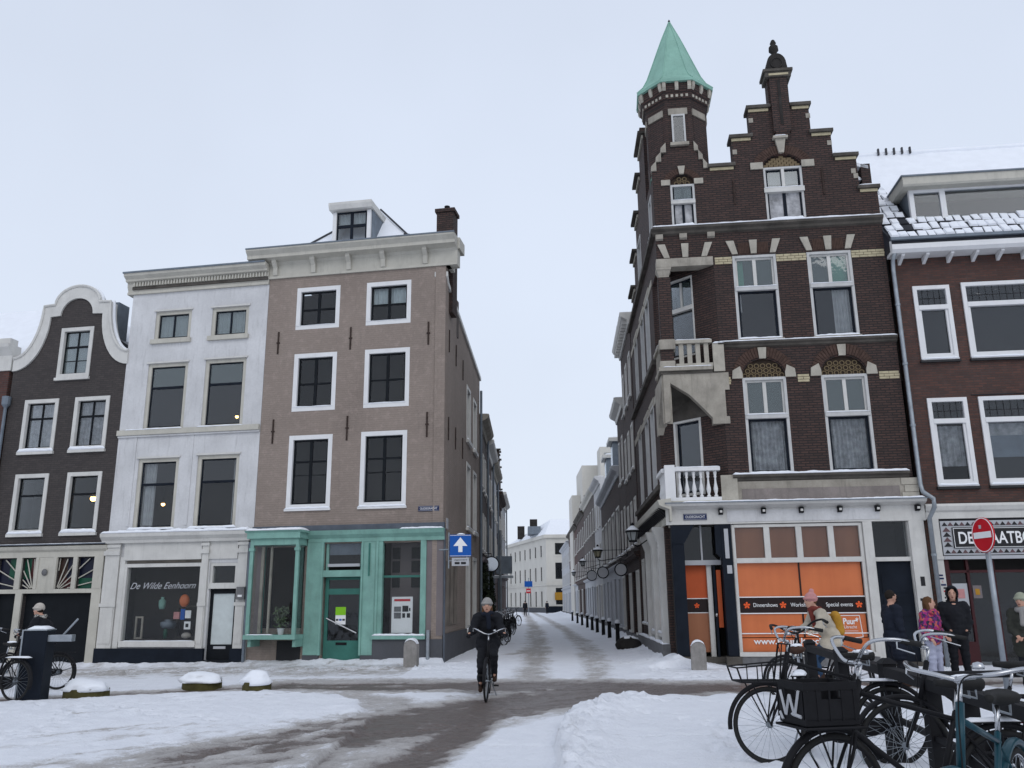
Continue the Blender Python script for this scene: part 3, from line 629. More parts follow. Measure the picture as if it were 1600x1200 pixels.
# shopfront
bx('lead_flashing', 'slate', D, -5.66, .06, -.10, -.003, 3.62, 3.78)
MB().prism([(-.0, 3.30), (-.07, 3.30), (-.07, 3.40), (-.16, 3.50), (-.20, 3.62), (-.0, 3.62)], -3.94, .06, ax='x').build('fascia', 'teal', D)
snow_ridge(D, -1.2, .04, -.19, -.1, 3.62, .05, seed=3)
for a_, b_ in ((-3.96, -3.50), (-2.28, -1.93)):
    bx('pilaster', 'teal', D, a_, b_, -.06, -.003, .24, 3.30, bevel=.006); bx('pilaster_base', 'greyplinth', D, a_-.0, b_+.0, -.08, -.002, -.2, .238)
bx('pilaster', 'teal', D, -3.52, -3.46, -.09, .12, .24, 3.30); bx('pilaster', 'teal', D, -2.33, -2.28, -.09, .12, .24, 3.30)
bx('wall_anchor', 'teal_dark', D, -2.12, -2.08, -.09, -.06, 2.35, 3.25)
# door and transom
dr = bx('door', 'teal_dark', D, -3.44, -2.33, .12, .18, 0.02, .62)
MB().box(-3.44, -3.34, .12, .18, .62, 2.33).box(-2.43, -2.33, .12, .18, .62, 2.33).box(-3.34, -2.43, .12, .18, 1.86, 2.02).box(-3.34, -2.43, .12, .18, 2.26, 2.33).build('door_frame', 'teal_dark', dr)
bx('pane', 'glass_dark', dr, -3.34, -2.43, .145, .152, .62, 1.86); bx('pane', 'glass_dark', dr, -3.34, -2.43, .145, .152, 2.02, 2.26)
MB().tube([(-3.36, .07, 1.22), (-2.46, .07, .82)], .02).build('handrail', 'chrome', dr)
bx('letterbox', 'iron', dr, -3.07, -2.75, .11, .119, .50, .57)
ps = bx('notice', 'print_white', dr, -3.11, -2.81, .125, .133, 1.05, 1.52); bx('notice_panel', 'green_print', ps, -3.11, -2.81, .118, .124, 1.30, 1.52)
for k_ in range(3): bx('print_block', 'print_black' if k_ != 1 else 'blue_sign', ps, -3.09+k_*.095, -3.02+k_*.095, .119, .124, 1.15, 1.20)
tf = MB().box(-3.46, -2.31, -.07, .14, 2.34, 2.52).box(-3.44, -3.36, .08, .14, 2.52, 3.28).box(-2.41, -2.33, .08, .14, 2.52, 3.28).build('transom', 'teal', D)
bx('transom_sill', 'print_grey', tf, -3.36, -2.41, .02, .1, 2.62, 2.70); bx('pane', 'glass_dark', tf, -3.36, -2.41, .10, .106, 2.70, 3.28); bx('blind', 'zinc', tf, -3.35, -2.42, .125, .135, 2.95, 3.28)
# right display window
sf = MB().box(-1.93, -1.72, -.05, .12, .72, 3.30).box(-.62, -.46, -.06, .12, .72, 3.30).build('shop_window', 'teal', D)
bx('mullion', 'teal', sf, -1.90, -1.84, -.08, -.05, .75, 3.3)
bx('pane', 'glass_clear', sf, -1.72, -.62, .06, .066, .80, 2.30); bx('pane', 'glass_clear', sf, -1.72, -.62, .06, .066, 2.36, 3.28); bx('glazing_bar', 'teal_dark', sf, -1.72, -.62, .05, .08, 2.30, 2.36)
bx('sill', 'teal', sf, -1.96, -.44, -.14, .06, .66, .76); snow_ridge(sf, -1.94, -.46, -.13, -.0, .76, .05, seed=8)
bx('backdrop', 'mauve', sf, -1.75, -.55, .8, .84, .7, 3.3)
for zz in (2.2, 2.62, 3.0):
    bx('interior_window', 'print_black', sf, -1.13, -.66, .76, .79, zz-.16, zz+.16); bx('interior_window', 'print_black', sf, -1.7, -1.48, .76, .79, zz-.16, zz+.16)
po = tag(bx('poster', 'print_white', None, -1.47, -.87, .10, .11, .82, 1.78), 'white poster with photographs in the right shop window of the taupe house', 'poster'); po.matrix_world = D.matrix_basis.copy()
po.matrix_basis = Matrix.Translation(D.location) @ Matrix.Rotation(-YL, 4, 'Z')
bx('heading', 'print_red', po, -1.40, -.94, .094, .099, 1.66, 1.72)
for (a_, b_, c_, d_) in ((-1.40, -1.20, 1.20, 1.36), (-1.40, -1.20, 1.38, 1.52), (-1.16, -.99, 1.38, 1.54), (-1.16, -1.08, 1.22, 1.34), (-1.03, -.94, 1.22, 1.34), (-.97, -.93, 1.40, 1.48)): bx('photo_print', 'print_black' if a_ > -1.3 else 'stone_grey', po, a_, b_, .094, .099, c_, d_)
bx('wall_panel', 'mauve', D, -.46, .02, -.02, -.002, .75, 3.30); bx('plinth', 'greyplinth', D, -1.95, .03, -.07, -.003, -.25, .66)
# bay window
by = MB().box(-5.42, -3.98, -.62, 0, 3.22, 3.40).box(-5.50, -3.92, -.70, 0, 3.40, 3.56).build('bay_window', 'teal', D)
MB().prism([(-.70, 3.56), (-.76, 3.62), (0, 3.62), (0, 3.56)], -5.56, -3.86, ax='x').build('cornice', 'teal', by); snow_ridge(by, -5.54, -3.9, -.75, -.05, 3.62, .09, seed=12)
for a_ in (-5.42, -4.06):
    bx('mullion', 'teal', by, a_, a_+.10, -.62, -.54, .80, 3.22); bx('mullion_cap', 'teal', by, a_-.025, a_+.125, -.645, -.54, 3.06, 3.14)
MB().box(-5.46, -3.94, -.66, 0, .68, .80).build('sill', 'teal', by); snow_ridge(by, -5.4, -4.6, -.65, -.6, .80, .02, seed=2)
for a_ in (-5.36, -4.05): bx('bracket', 'teal', by, a_, a_+.09, -.55, 0, .48, .68)
bx('pane', 'glass_clear', by, -5.32, -4.06, -.58, -.574, .80, 3.22); bx('pane', 'glass_clear', by, -5.37, -5.365, -.54, 0, .80, 3.22); bx('pane', 'glass_clear', by, -4.01, -4.005, -.54, 0, .80, 3.22)
bx('inner_frame', 'stone', by, -5.20, -5.12, -.35, -.29, .82, 3.2); bx('inner_frame', 'stone', by, -4.93, -4.87, -.35, -.29, .82, 3.2); bx('inner_frame', 'teal_dark', by, -5.36, -5.22, -.05, 0, .82, 3.2)
bx('board', 'mauve', by, -5.36, -5.2, -.28, -.26, .82, 3.2)
bx('grille', 'print_black', D, -4.75, -4.05, -.02, -.004, .05, .62)
tp = empty('potted_plant', D.matrix_basis @ Vector((-4.42, -.42, .80)) if 0 else (Matrix.Translation(D.location) @ Matrix.Rotation(-YL, 4, 'Z')) @ Vector((-4.45, -.45, .80)), 0, 'leafy plant in a white pot inside the green bay window', 'potted plant')
MB().lathe([(.07, 0), (.10, .16), (.11, .17), (.09, .17)], n=16).build('pot', 'white_clean', tp, smooth=False)
pl = MB(); rr = random.Random(3)
for k in range(70):
    a = rr.uniform(0, 6.28); t = rr.uniform(.1, .38); h = rr.uniform(.2, .75); p = Vector((t*.6*math.cos(a), t*.5*math.sin(a), h)); q = Vector((rr.uniform(-1, 1), rr.uniform(-1, 1), rr.uniform(-.2, 1))).normalized()*.06; r_ = q.cross(Vector((.3, .9, .1))).normalized()*.022
    pl._add([p-q, p+r_, p+q, p-r_], [(0, 1, 2, 3)])
pl.build('leaves', 'plant', tp); st = MB()
for k in range(9):
    a = k*.7; st.tube([(0, 0, .15), (.08*math.cos(a), .07*math.sin(a), .4), (.2*math.cos(a), .15*math.sin(a), .7)], .004, 5)
st.build('stems', 'plant', tp)
# blue street name plate (lies proud of the wall)
def street_plate(par_m, u0, u1, z0, z1, v, label):
    o = tag(MB().box(u0, u1, v-.03, v-.004, z0, z1).build('street_sign', 'print_blue', None, bevel=.004), label, 'street sign'); o.matrix_basis = par_m
    MB().box(u0+.012, u1-.012, v-.034, v-.031, z1-.022, z1-.014).box(u0+.012, u1-.012, v-.034, v-.031, z0+.014, z0+.022).build('border', 'print_grey', o)
    text_obj('OUDEGRACHT', (z1-z0)*.58, 'print_white', o, ((u0+u1)/2, v-.034, z0+(z1-z0)*.30), ext=.002, align='CENTER', fit=(u1-u0)*.84)
    return o
MD = Matrix.Translation(OL) @ Matrix.Rotation(-YL, 4, 'Z')
street_plate(MD, -.72, -.12, 4.10, 4.25, -.0, 'dark blue street name plate high on the taupe corner house')

# --- white house
Wh = house('white_house', OL, YL, 'white plastered three storey house with dentilled cornice and cream shopfront', 'house')
ww = [(-9.47, -8.23, 9.70, 10.63), (-7.53, -6.29, 9.69, 10.62), (-9.56, -8.20, 6.84, 8.92), (-7.62, -6.26, 6.84, 8.94), (-9.58, -8.23, 3.82, 5.93), (-7.62, -6.27, 3.82, 5.96)]
sh = [(-9.66, -7.16, .62, 2.78), (-6.93, -6.09, .05, 2.78)]
wall('facade', rect(-10.34, -5.67, -.4, 11.4), holes_of(ww)+holes_of(sh), .0, .28, 'stucco', Wh)
for i, w_ in enumerate(ww):
    W_ = window(Wh, *w_, v=.03, case=.11, proud=.0, fmat='cream', smat='navy', sash=.04, cols=2 if i < 2 else 1, rows=(1,) if i < 2 else (1.95, 1), mull=.05, mmul=.07,
           gmat='glass_sky' if i < 2 else 'glass', gm=None if i < 2 else ('glass_mid', 'glass_sky') if i < 4 else ('glass_dark', 'glass_mid'), sill=.0, snow=False, recess=.05, casebot=.05,
           curtains=[(0, 1, 0, 1, 'blind')] if i < 2 else {4: [(0, .35, 0, 1, 'curtain')], 5: [(.88, 1, 0, 1, 'curtain')]}.get(i, []))
    MB().box(w_[0]-.04, w_[1]+.04, -.055, -.003, w_[3], w_[3]+.05).build('lintel', 'white', W_)
    if i < 2: MB().box(w_[0]-.07, w_[1]+.05, -.09, -.003, w_[2]-.14, w_[2]).build('sill', 'cream', W_)
    if i > 3: snow_ridge(W_, w_[0]-.1, w_[1]+.05, -.12, 0, w_[2]-.03, .07, seed=i)
for u0 in (-9.9, -8.0): bx('pilaster_strip', 'stucco', Wh, u0+.1, u0+.2, -.02, -.002, 3.9, 6.6)
bx('string_course', 'cream', Wh, -10.36, -5.68, -.10, -.002, 6.66, 6.82); bx('string_course', 'stucco', Wh, -10.34, -5.68, -.06, -.002, 6.60, 6.655)
snow_ridge(Wh, -10.1, -8.2, -.1, -.01, 6.82, .04, seed=31); snow_ridge(Wh, -7.7, -6.2, -.1, -.01, 6.82, .04, seed=33)
body(Wh, -10.2, -5.8, 1.4, 9, 11); 
for z_ in (3.3, 6.2, 9.1): bx('interior_floor', 'room', Wh, -10.2, -5.8, .3, 1.4, z_, z_+.35)
# cornice with dentils
MB().prism([(-.0, 11.26), (-.07, 11.26), (-.07, 11.34), (-.04, 11.34), (-.04, 11.40), (-.10, 11.52), (-.10, 11.64), (-.22, 11.66), (-.22, 11.72), (-.34, 11.80), (-.36, 11.90), (.3, 11.90), (.3, 11.26)], -10.52, -5.67, ax='x').build('cornice', 'cream', Wh)
bx('dentil_dark_band', 'stone_dark', Wh, -10.34, -5.69, -.098, -.041, 11.41, 11.51)  # dark band along the cornice just below the dentils
de = MB().box(-.026, .026, -.155, -.10, 11.50, 11.64).build('dentil', 'cream', Wh); de.location = (-10.25, 0, 0)
for k in range(1, 46): inst(de, Wh, (-10.25+k*.1, 0, 0))
MB().box(-10.54, -5.69, -.39, -.30, 11.88, 11.93).build('gutter_edge', 'zinc', Wh)
MB().hexa([(-9.6, .2, 11.8), (-6.1, .2, 11.8), (-6.1, 4, 11.6), (-9.6, 4, 11.6), (-8.6, 1.5, 12.75), (-7.2, 1.5, 12.9), (-7.2, 2.2, 12.9), (-8.6, 2.2, 12.75)]).build('roof', 'snow', Wh)
snow_ridge(Wh, -10.3, -5.9, -.1, .8, 11.90, .12, seed=41)
# shopfront
MB().prism([(-.0, 3.40), (-.16, 3.40), (-.18, 3.48), (-.28, 3.58), (-.30, 3.68), (-.0, 3.70)], -10.42, -5.70, ax='x').build('cornice', 'white', Wh)
snow_ridge(Wh, -10.4, -5.72, -.30, -.01, 3.69, .09, seed=51)
bx('fascia', 'white', Wh, -9.72, -7.22, -.06, -.003, 2.90, 3.40); bx('fascia', 'white', Wh, -7.0, -6.1, -.05, -.003, 2.9, 3.40)
for a_, b_ in ((-10.34, -9.82), (-7.22, -6.96), (-6.08, -5.74)):
    pz = bx('pilaster', 'white', Wh, a_+.03, b_-.03, -.08, -.003, .42, 3.40); bx('pilaster_capital', 'white', pz, a_, b_, -.13, -.081, 3.06, 3.18); bx('pilaster_capital', 'white', pz, a_, b_, -.12, -.081, 3.28, 3.36)
    bx('pilaster_panel', 'white', pz, a_+.06, b_-.06, -.10, -.081, .55, 1.55); bx('pilaster_capital', 'white', pz, a_+.0, b_-.0, -.11, -.081, 1.58, 1.68)
bx('pilaster', 'white', Wh, -9.82, -9.66, -.05, -.003, .42, 3.0)
sw_ = MB().box(-9.68, -9.58, -.04, .14, .60, 2.80).box(-7.24, -7.14, -.04, .14, .60, 2.80).box(-9.58, -7.24, -.04, .14, 2.70, 2.80).box(-9.60, -7.2, -.10, .14, .46, .62).build('shop_window', 'white', Wh)
bx('lintel', 'stone_dark', sw_, -9.6, -7.2, -.05, .0, 2.81, 2.89)
bx('pane', 'glass_clear', sw_, -9.58, -7.24, .05, .057, .62, 2.70)
snow_ridge(sw_, -9.5, -7.3, -.09, .02, .62, .02, seed=5)
bx('stall_riser', 'navy', Wh, -10.36, -6.93, -.10, -.003, -.3, .42); bx('stall_riser', 'navy', Wh, -6.12, -5.74, -.10, -.003, -.3, .42)
text_obj('De Wilde Eenhoorn', .26, 'print_grey', sw_, (-9.50, .045, 2.08), ext=.002, shear=.5, fit=2.10, bold=.0)
# items in the display, each its own small thing
def disp(name, mat, x0, x1, y0, y1, z0, z1, label, cat, shape='box', extra=None):
    b = MB()
    if shape == 'box': b.box(x0, x1, y0, y1, z0, z1)
    elif shape == 'ball': b.ell(((x0+x1)/2, (y0+y1)/2, (z0+z1)/2), (x1-x0)/2, (y1-y0)/2, (z1-z0)/2)
    elif shape == 'jar': b.lathe([((x1-x0)*.35, 0), ((x1-x0)*.5, (z1-z0)*.3), ((x1-x0)*.5, (z1-z0)*.7), ((x1-x0)*.2, (z1-z0)*.85), ((x1-x0)*.28, z1-z0)], ((x0+x1)/2, (y0+y1)/2, z0), 14)
    elif shape == 'frame':
        b.box(x0, x0+.05, y0, y1, z0, z1).box(x1-.05, x1, y0, y1, z0, z1).box(x0+.05, x1-.05, y0, y1, z1-.05, z1).box(x0+.05, x1-.05, y0, y1, z0, z0+.05)
    o = b.build(name, mat, None, smooth=shape in ('ball', 'jar')); o.matrix_basis = MD; tag(o, label, cat); return o
disp('display_platform', 'room', -9.55, -7.28, .35, 1.2, .35, .66, 'dark display platform inside the window of the white house', 'platform')
disp('paper_lantern', 'orange', -8.05, -7.75, .25, .5, 1.55, 1.92, 'round orange lantern hanging in the window of the white house', 'lantern', 'ball')
disp('picture_frame', 'stone', -9.45, -9.2, .4, .44, .66, 1.3, 'pale empty frame standing at the left of the shop display', 'frame', 'frame')
disp('vase', 'teal', -8.85, -8.65, .5, .7, 1.5, 1.85, 'turquoise vase high in the middle of the dark shop display', 'vase', 'jar')
disp('glass_bowl', 'zinc', -8.75, -8.3, .5, .8, .95, 1.2, 'grey blue bowl low in the middle of the shop display', 'bowl', 'jar')
disp('letter_block', 'blue_sign', -7.98, -7.85, .35, .42, 1.2, 1.5, 'small blue block in the shop display below the orange lantern', 'ornament')
disp('letter_block', 'wool_pink', -8.2, -8.02, .35, .42, 1.22, 1.42, 'small pink block in the shop display beside the blue one', 'ornament')
disp('paper_sign', 'print_white', -7.8, -7.62, .30, .31, 1.24, 1.46, 'small white paper shape in the shop display below the lantern', 'ornament')
ob = disp('window_card', 'print_white', -7.78, -7.58, .25, .26, .93, 1.15, 'small white card with a dark square in the shop window', 'card'); bx('print_block', 'print_black', ob, -7.73, -7.64, .243, .249, .99, 1.09)
disp('plush_toy', 'wool_cream', -7.98, -7.68, .4, .6, .66, .84, 'cream plush lump at the bottom right of the shop display', 'toy', 'ball')
disp('vase', 'stain_g', -8.6, -8.48, .5, .62, .66, 1.0, 'dark green bottle vase on the display platform', 'vase', 'jar')
disp('shelf_unit', 'stone_dark', -8.5, -7.4, 1.0, 1.1, .66, 1.6, 'dark shelving standing at the back of the shop display', 'shelf', 'frame')
# door of the white house
dd = MB().box(-6.93, -6.84, .10, .16, .1, 2.05).box(-6.18, -6.09, .10, .16, .1, 2.05).box(-6.84, -6.18, .10, .16, 1.92, 2.05).box(-6.84, -6.18, .10, .16, .1, .52).build('door', 'black', Wh)
bx('pane', 'blind', dd, -6.84, -6.18, .13, .14, .52, 1.92); bx('door_plate', 'print_grey', dd, -6.72, -6.35, .085, .099, .40, .47)
tr = MB().box(-6.95, -6.07, -.03, .16, 2.06, 2.22).box(-6.95, -6.86, 0, .16, 2.22, 2.80).box(-6.16, -6.07, 0, .16, 2.22, 2.80).build('transom', 'white', Wh); bx('pane', 'glass_dark', tr, -6.86, -6.16, .08, .086, 2.22, 2.80)
bx('lintel', 'white', tr, -6.86, -6.16, 0, .16, 2.7, 2.8)
bx('doorstep', 'black', Wh, -6.93, -6.1, -.12, .3, -.3, .10)
mb = MB().box(-5.98, -5.74, -.20, -.084, 1.75, 2.1).build('letterbox', 'stone_grey', Wh); bx('nameplate', 'print_white', mb, -5.93, -5.8, -.205, -.201, 1.82, 1.88)
MB().tube([(-5.70, -.09, -.1), (-5.70, -.09, 3.35)], .045).build('drainpipe', 'zinc', Wh)
def pendant(px, py, pz, label, r=.07, m=MD):
    p = m @ Vector((px, py, pz)); o = empty('pendant_lamp', p, 0, label, 'lamp')
    MB().ell((0, 0, 0), r, r, r).build('bulb', 'bulb', o, smooth=True); MB().tube([(0, 0, r), (0, 0, .5)], .008, 6).build('cord', 'iron', o); MB().lathe([(.02, r+.1), (r*.9, r*.4)], n=12).build('lamp_shade', 'iron', o); return o
pendant(-9.08, .7, 4.62, 'lit warm lamp behind the left first floor window of the white house', .055)
pendant(-6.83, .7, 7.26, 'lit warm lamp behind the right second floor window of the white house', .05)

# --- dark bell gable house
G = house('gable_house', OL, YL, 'dark brown brick house with white bell shaped gable and glazed lower doors', 'house')
def bell(off):
    """outline of the neck gable; off = width of the white band left outside"""
    cx, rx = -12.29, .80-off*.52
    L_ = []
    zt = 11.72-off*1.0
    def sw_(side):
        pts = []
        x0 = -14.38 if side < 0 else -10.30; z0 = 9.38 if side < 0 else 9.40; xs_ = cx+side*(1.20-off*.62); zs = 11.10-off*.9
        n = 12
        for i in range(n+1):
            t = i/n*PI/2; x = x0+(xs_-x0)*math.sin(t); z = (z0-off*1.0)+(zs-(z0-off*1.0))*(1-math.cos(t)); pts.append((x, z))
        return pts
    Lf = sw_(-1); Rt = sw_(1)
    top = arc(cx, 11.12-off*.9, rx, zt-(11.12-off*.9), PI, 0, 18)
    pts = Lf+top+Rt[::-1]
    return pts
b0 = bell(0); b1 = bell(.42)
gw = [(-12.78, -11.62, 8.65, 10.31), (-13.78, -12.57, 6.30, 7.98), (-11.99, -10.78, 6.30, 7.98), (-13.77, -12.60, 3.76, 5.60), (-11.95, -10.77, 3.76, 5.60)]
lowd = [(-13.95, -13.20, -.35, 1.98), (-13.95, -13.30, 2.12, 3.02), (-12.98, -10.66, -.35, 1.98), (-13.12, -12.66, 2.12, 3.02), (-11.92, -11.38, 2.12, 3.02), (-11.24, -10.68, 2.12, 3.02)]
wall('facade', [(-14.38, -.4), (-10.34, -.4)]+[(x, z) for x, z in b1[::-1]], holes_of(gw)+holes_of(lowd), .01, .28, 'gable', G)
band = b0+b1[::-1]
wall('gable_trim', band, [], -.05, .34, 'white', G)
edge = MB(); pp = [(x, -.06, z) for x, z in b0]; edge.tube(pp, .045, 6); edge.build('gable_moulding', 'white', G)
sb = MB(); sp_ = [(x, .12, z+.03) for x, z in b0[13:45]]; sb.tube(sp_, .06, 8); sb.build('snow', 'snow', G, smooth=True)
for i, w_ in enumerate(gw):
    W_ = window(G, *w_, v=.03, case=.12, proud=.05, fmat='white', smat='black', sash=.04, cols=2 if i < 3 else 1, rows=(1, 1.15, 1.2) if i == 0 else ((2.0, 1) if i < 3 else (2.0, 1)), mull=.045, mmul=.06, rail=[2] if i == 0 else [1],
           gmat=('glass_sky', 'glass_mid', 'glass_mid', 'glass_dark', 'glass_dark')[i], sill=.09, sillmat='white', sillout=.05, snow=i > 0, snowh=.10, recess=.06,
           curtains=[(0, 1, 0, 1, 'blind')] if i == 0 else ([(0, 1, 0, 1, 'curtain_dim')] if i < 3 else []))
body(G, -14.2, -10.5, 1.4, 8, 8.6)
for z_ in (2.9, 5.85, 8.2): bx('interior_floor', 'room', G, -14.2, -10.5, .3, 1.4, z_, z_+.3)
MB().prism([(-14.3, 9.0), (-10.36, 9.0), (-10.9, 9.7), (-12.29, 11.2), (-13.7, 9.7)], .35, 7).build('roof', 'snow', G)
MB().box(-11.42, -11.15, .45, 1.0, 9.9, 11.25).build('chimney', 'zinc', G)
MB().hexa([(-11.0, .4, 9.2), (-10.36, .4, 9.2), (-10.36, 4, 9.2), (-11.0, 4, 9.2), (-11.2, .4, 10.1), (-10.36, .4, 9.55), (-10.36, 4, 9.55), (-11.2, 4, 10.1)]).build('gutter_board', 'tile', G)
# ground floor woodwork
MB().prism([(0.0, 3.04), (-.05, 3.04), (-.05, 3.20), (-.12, 3.26), (-.16, 3.36), (0, 3.40)], -14.38, -10.26, ax='x').build('fascia', 'cream', G)
MB().box(-14.38, -10.3, -.18, -.02, 3.40, 3.43).build('lead_flashing', 'slate', G); snow_ridge(G, -14.3, -10.3, -.17, -.05, 3.43, .02, seed=2)
bx('lower_rail', 'cream', G, -14.38, -10.36, -.05, -.002, 1.99, 2.11)
bx('door_post', 'cream', G, -13.20, -12.98, -.06, -.002, -.2, 1.99); bx('door_post', 'cream', G, -13.30, -13.12, -.06, -.002, 2.11, 3.04)
bx('door_post', 'cream', G, -10.66, -10.36, -.06, -.002, -.3, 1.99); bx('door_post', 'cream', G, -10.68, -10.38, -.06, -.002, 2.11, 3.04)
bx('centre_panel', 'cream', G, -12.66, -11.92, -.04, -.002, 2.11, 3.04); bx('door_post', 'cream', G, -12.62, -12.54, -.06, -.041, 2.11, 3.04); bx('door_post', 'cream', G, -12.04, -11.94, -.06, -.041, 2.11, 3.04)
bx('door_post', 'cream', G, -11.38, -11.24, -.06, -.002, 2.11, 3.04)
MB().ell((-12.29, -.08, 2.60), .09, .05, .10).build('boss', 'stone_grey', G, smooth=True)
bx('garage_door', 'black', G, -12.98, -10.66, .14, .2, -.3, 1.98); bx('garage_door', 'black', G, -13.95, -13.20, .14, .2, -.3, 1.98)
for z_ in (0.35, 1.0, 1.6):
    pass
for k, (a_, b_, mats) in enumerate(((-13.95, -13.30, ('stain_b', 'stain_b', 'stain_g')), (-13.12, -12.66, ('stain_b', 'stain_g', 'stain_r')), (-11.92, -11.38, ('stain_r', 'stain_o', 'stain_b')), (-11.24, -10.68, ('stain_g', 'stain_b', 'stain_b')))):
    bx('stained_pane', mats[0], G, a_, b_, .10, .11, 2.12, 2.42); bx('stained_pane', mats[1], G, a_, (a_+b_)/2, .10, .11, 2.42, 3.02); bx('stained_pane', mats[2], G, (a_+b_)/2, b_, .10, .11, 2.42, 3.02)
    cxx = -12.72 if k < 2 else -11.95; rays = []
    for ang in range(12, 90, 15):
        d = Vector((math.cos(R(ang))*(-1 if k < 2 else 1), math.sin(R(ang)))); pts = []
        for t in [i*.03 for i in range(1, 60)]:
            x = cxx+d.x*t; z = 2.05+d.y*t
            if a_ < x < b_ and 2.13 < z < 3.01: pts.append((x, z))
        if len(pts) > 2: MB().tube([(pts[0][0], .06, pts[0][1]), (pts[-1][0], .06, pts[-1][1])], .018, 6).build('glazing_bar', 'cream', G)
pendant(-11.50, .7, 4.87, 'lit chandelier bulb behind the right first floor window of the dark gable house', .09)
MB().tube([(-14.40, -.09, 0), (-14.40, -.09, 7.9)], .05).build('drainpipe', 'zinc', G); MB().lathe([(.06, 7.75), (.13, 7.85), (.14, 8.1), (.1, 8.12)], (-14.40, -.09, 0), 12).build('rainwater_head', 'zinc', G)

# --- sliver of a brick house further left
H = house('brick_house', OL, YL, 'red brick house with white cornice cut off by the left edge', 'house')
wall('facade', rect(-21, -14.52, -.4, 9.0), holes_of([(-16.6, -15.3, 6.2, 8.0), (-16.6, -15.3, 3.6, 5.5), (-16.6, -15.3, .3, 2.6)]), .0, .28, 'redbrick', H)
for z0, z1 in ((6.2, 8.0), (3.6, 5.5), (.3, 2.6)): window(H, -16.6, -15.3, z0, z1, v=.03, cols=2, rows=(2, 1), gmat='glass_dark')
MB().prism([(0, 9.0), (-.05, 9.0), (-.05, 9.5), (-.25, 9.75), (-.28, 9.85), (.3, 9.85), (.3, 9.0)], -21, -14.45, ax='x').build('cornice', 'white', H)
MB().box(-15.1, -14.6, -.05, .3, 9.85, 10.1).build('parapet', 'white', H)
body(H, -20.9, -14.6, 1.4, 8, 8.9)
MB().prism([(0.3, 9.6), (4.0, 12.6), (7.7, 9.6)], -21, -14.5, ax='x').build('roof', 'snow', H)
# ------------------------------------------------------------------ corner building with the turret
M['stone_lt'] = dirty('pale_painted_frame', (.52, .52, .51), .6, .12, 3, .04, .001, streak=.25)
M['ornament_dark'] = dirty('dark_tracery_ground', (.05, .035, .025), .8, .3, 8, .08, .002)
M['archbrick'] = dirty('arch_brick', (.075, .045, .035), .8, .4, 9, .08, .002)
M['stone_pale'] = dirty('pale_sandstone', (.43, .40, .34), .85, .22, 3, .08, .003, streak=.35)
M['buff_flat'] = dirty('yellow_glazed_brick_face', (.47, .41, .27), .5, .22, 7, .06, .001, streak=.15)
M['orange_deep'] = dirty('deep_orange_foil', (.52, .10, .03), .5, .15, 1.4, 0, 0)
M['sill_mauve'] = dirty('mauve_print', (.12, .07, .075), .6, .05, 4, 0, 0)
M['maroon'] = dirty('maroon_paint', (.05, .012, .014), .5, .2, 3, .05, .001)
M['stone_mauve'] = dirty('stained_render', (.24, .21, .195), .9, .3, 2, .08, .003, streak=.7)
E_ = house('turret_house', OR_, YR, 'dark brick corner building with green copper turret, stepped gable and orange ground floor windows', 'building')
ME = Matrix.Translation(OR_) @ Matrix.Rotation(-YR, 4, 'Z')
far_w = Vector((.055, 1)).normalized(); far_l = Vector((far_w.x*math.cos(YR)-far_w.y*math.sin(YR), far_w.x*math.sin(YR)+far_w.y*math.cos(YR)))
SR = frame_from((-1.2, 0, 0), -far_l)                 # lane wall: x = 0 at the corner, negative going away
P1 = Vector((-1.2, 0))+far_l*1.45; P0 = Vector((.32, 0)); cd = P0-P1; CL = cd.length
CH = frame_from((P1.x, P1.y, 0), cd)                   # chamfered wall behind the balconies
f2 = [(.83, 1.98, 8.30, 10.69), (2.79, 3.94, 8.30, 10.69)]; f1 = [(.85, 1.96, 4.72, 7.26), (2.85, 4.0, 4.72, 7.26)]
g1 = (1.85, 2.89, 11.66, 13.27); t1 = (-.72, -.05, 11.66, 12.92)
shopo = [(.30, 3.45, .38, 3.47), (3.70, 4.54, .05, 3.47)]
def archtop(u0, u1, z, rise, n=12): return arc((u0+u1)/2, z, (u1-u0)/2, rise, 0, PI, n)
def arch_hole(u0, u1, z0, z1, rise): return [(u0, z0), (u1, z0)]+archtop(u0, u1, z1, rise)
front = [(.32, 3.9), (4.82, 3.9), (4.82, 12.50), (4.36, 12.50), (4.36, 13.50), (3.76, 13.50), (3.76, 14.29), (3.24, 14.29), (3.24, 15.16), (2.74, 15.16), (2.74, 16.0), (2.17, 16.0), (2.17, 15.16), (1.58, 15.16), (1.58, 14.29), (1.05, 14.29), (1.05, 13.43), (.32, 13.43)]
hl = holes_of(f2)+[arch_hole(*w_, .50) for w_ in f1]+[arch_hole(*g1, .36)]
wall('facade', front, hl, 0, .34, 'darkbrick', E_)
wall('facade_lower', rect(.12, 4.92, -.3, 3.89), holes_of(shopo), .0, .3, 'white', E_)
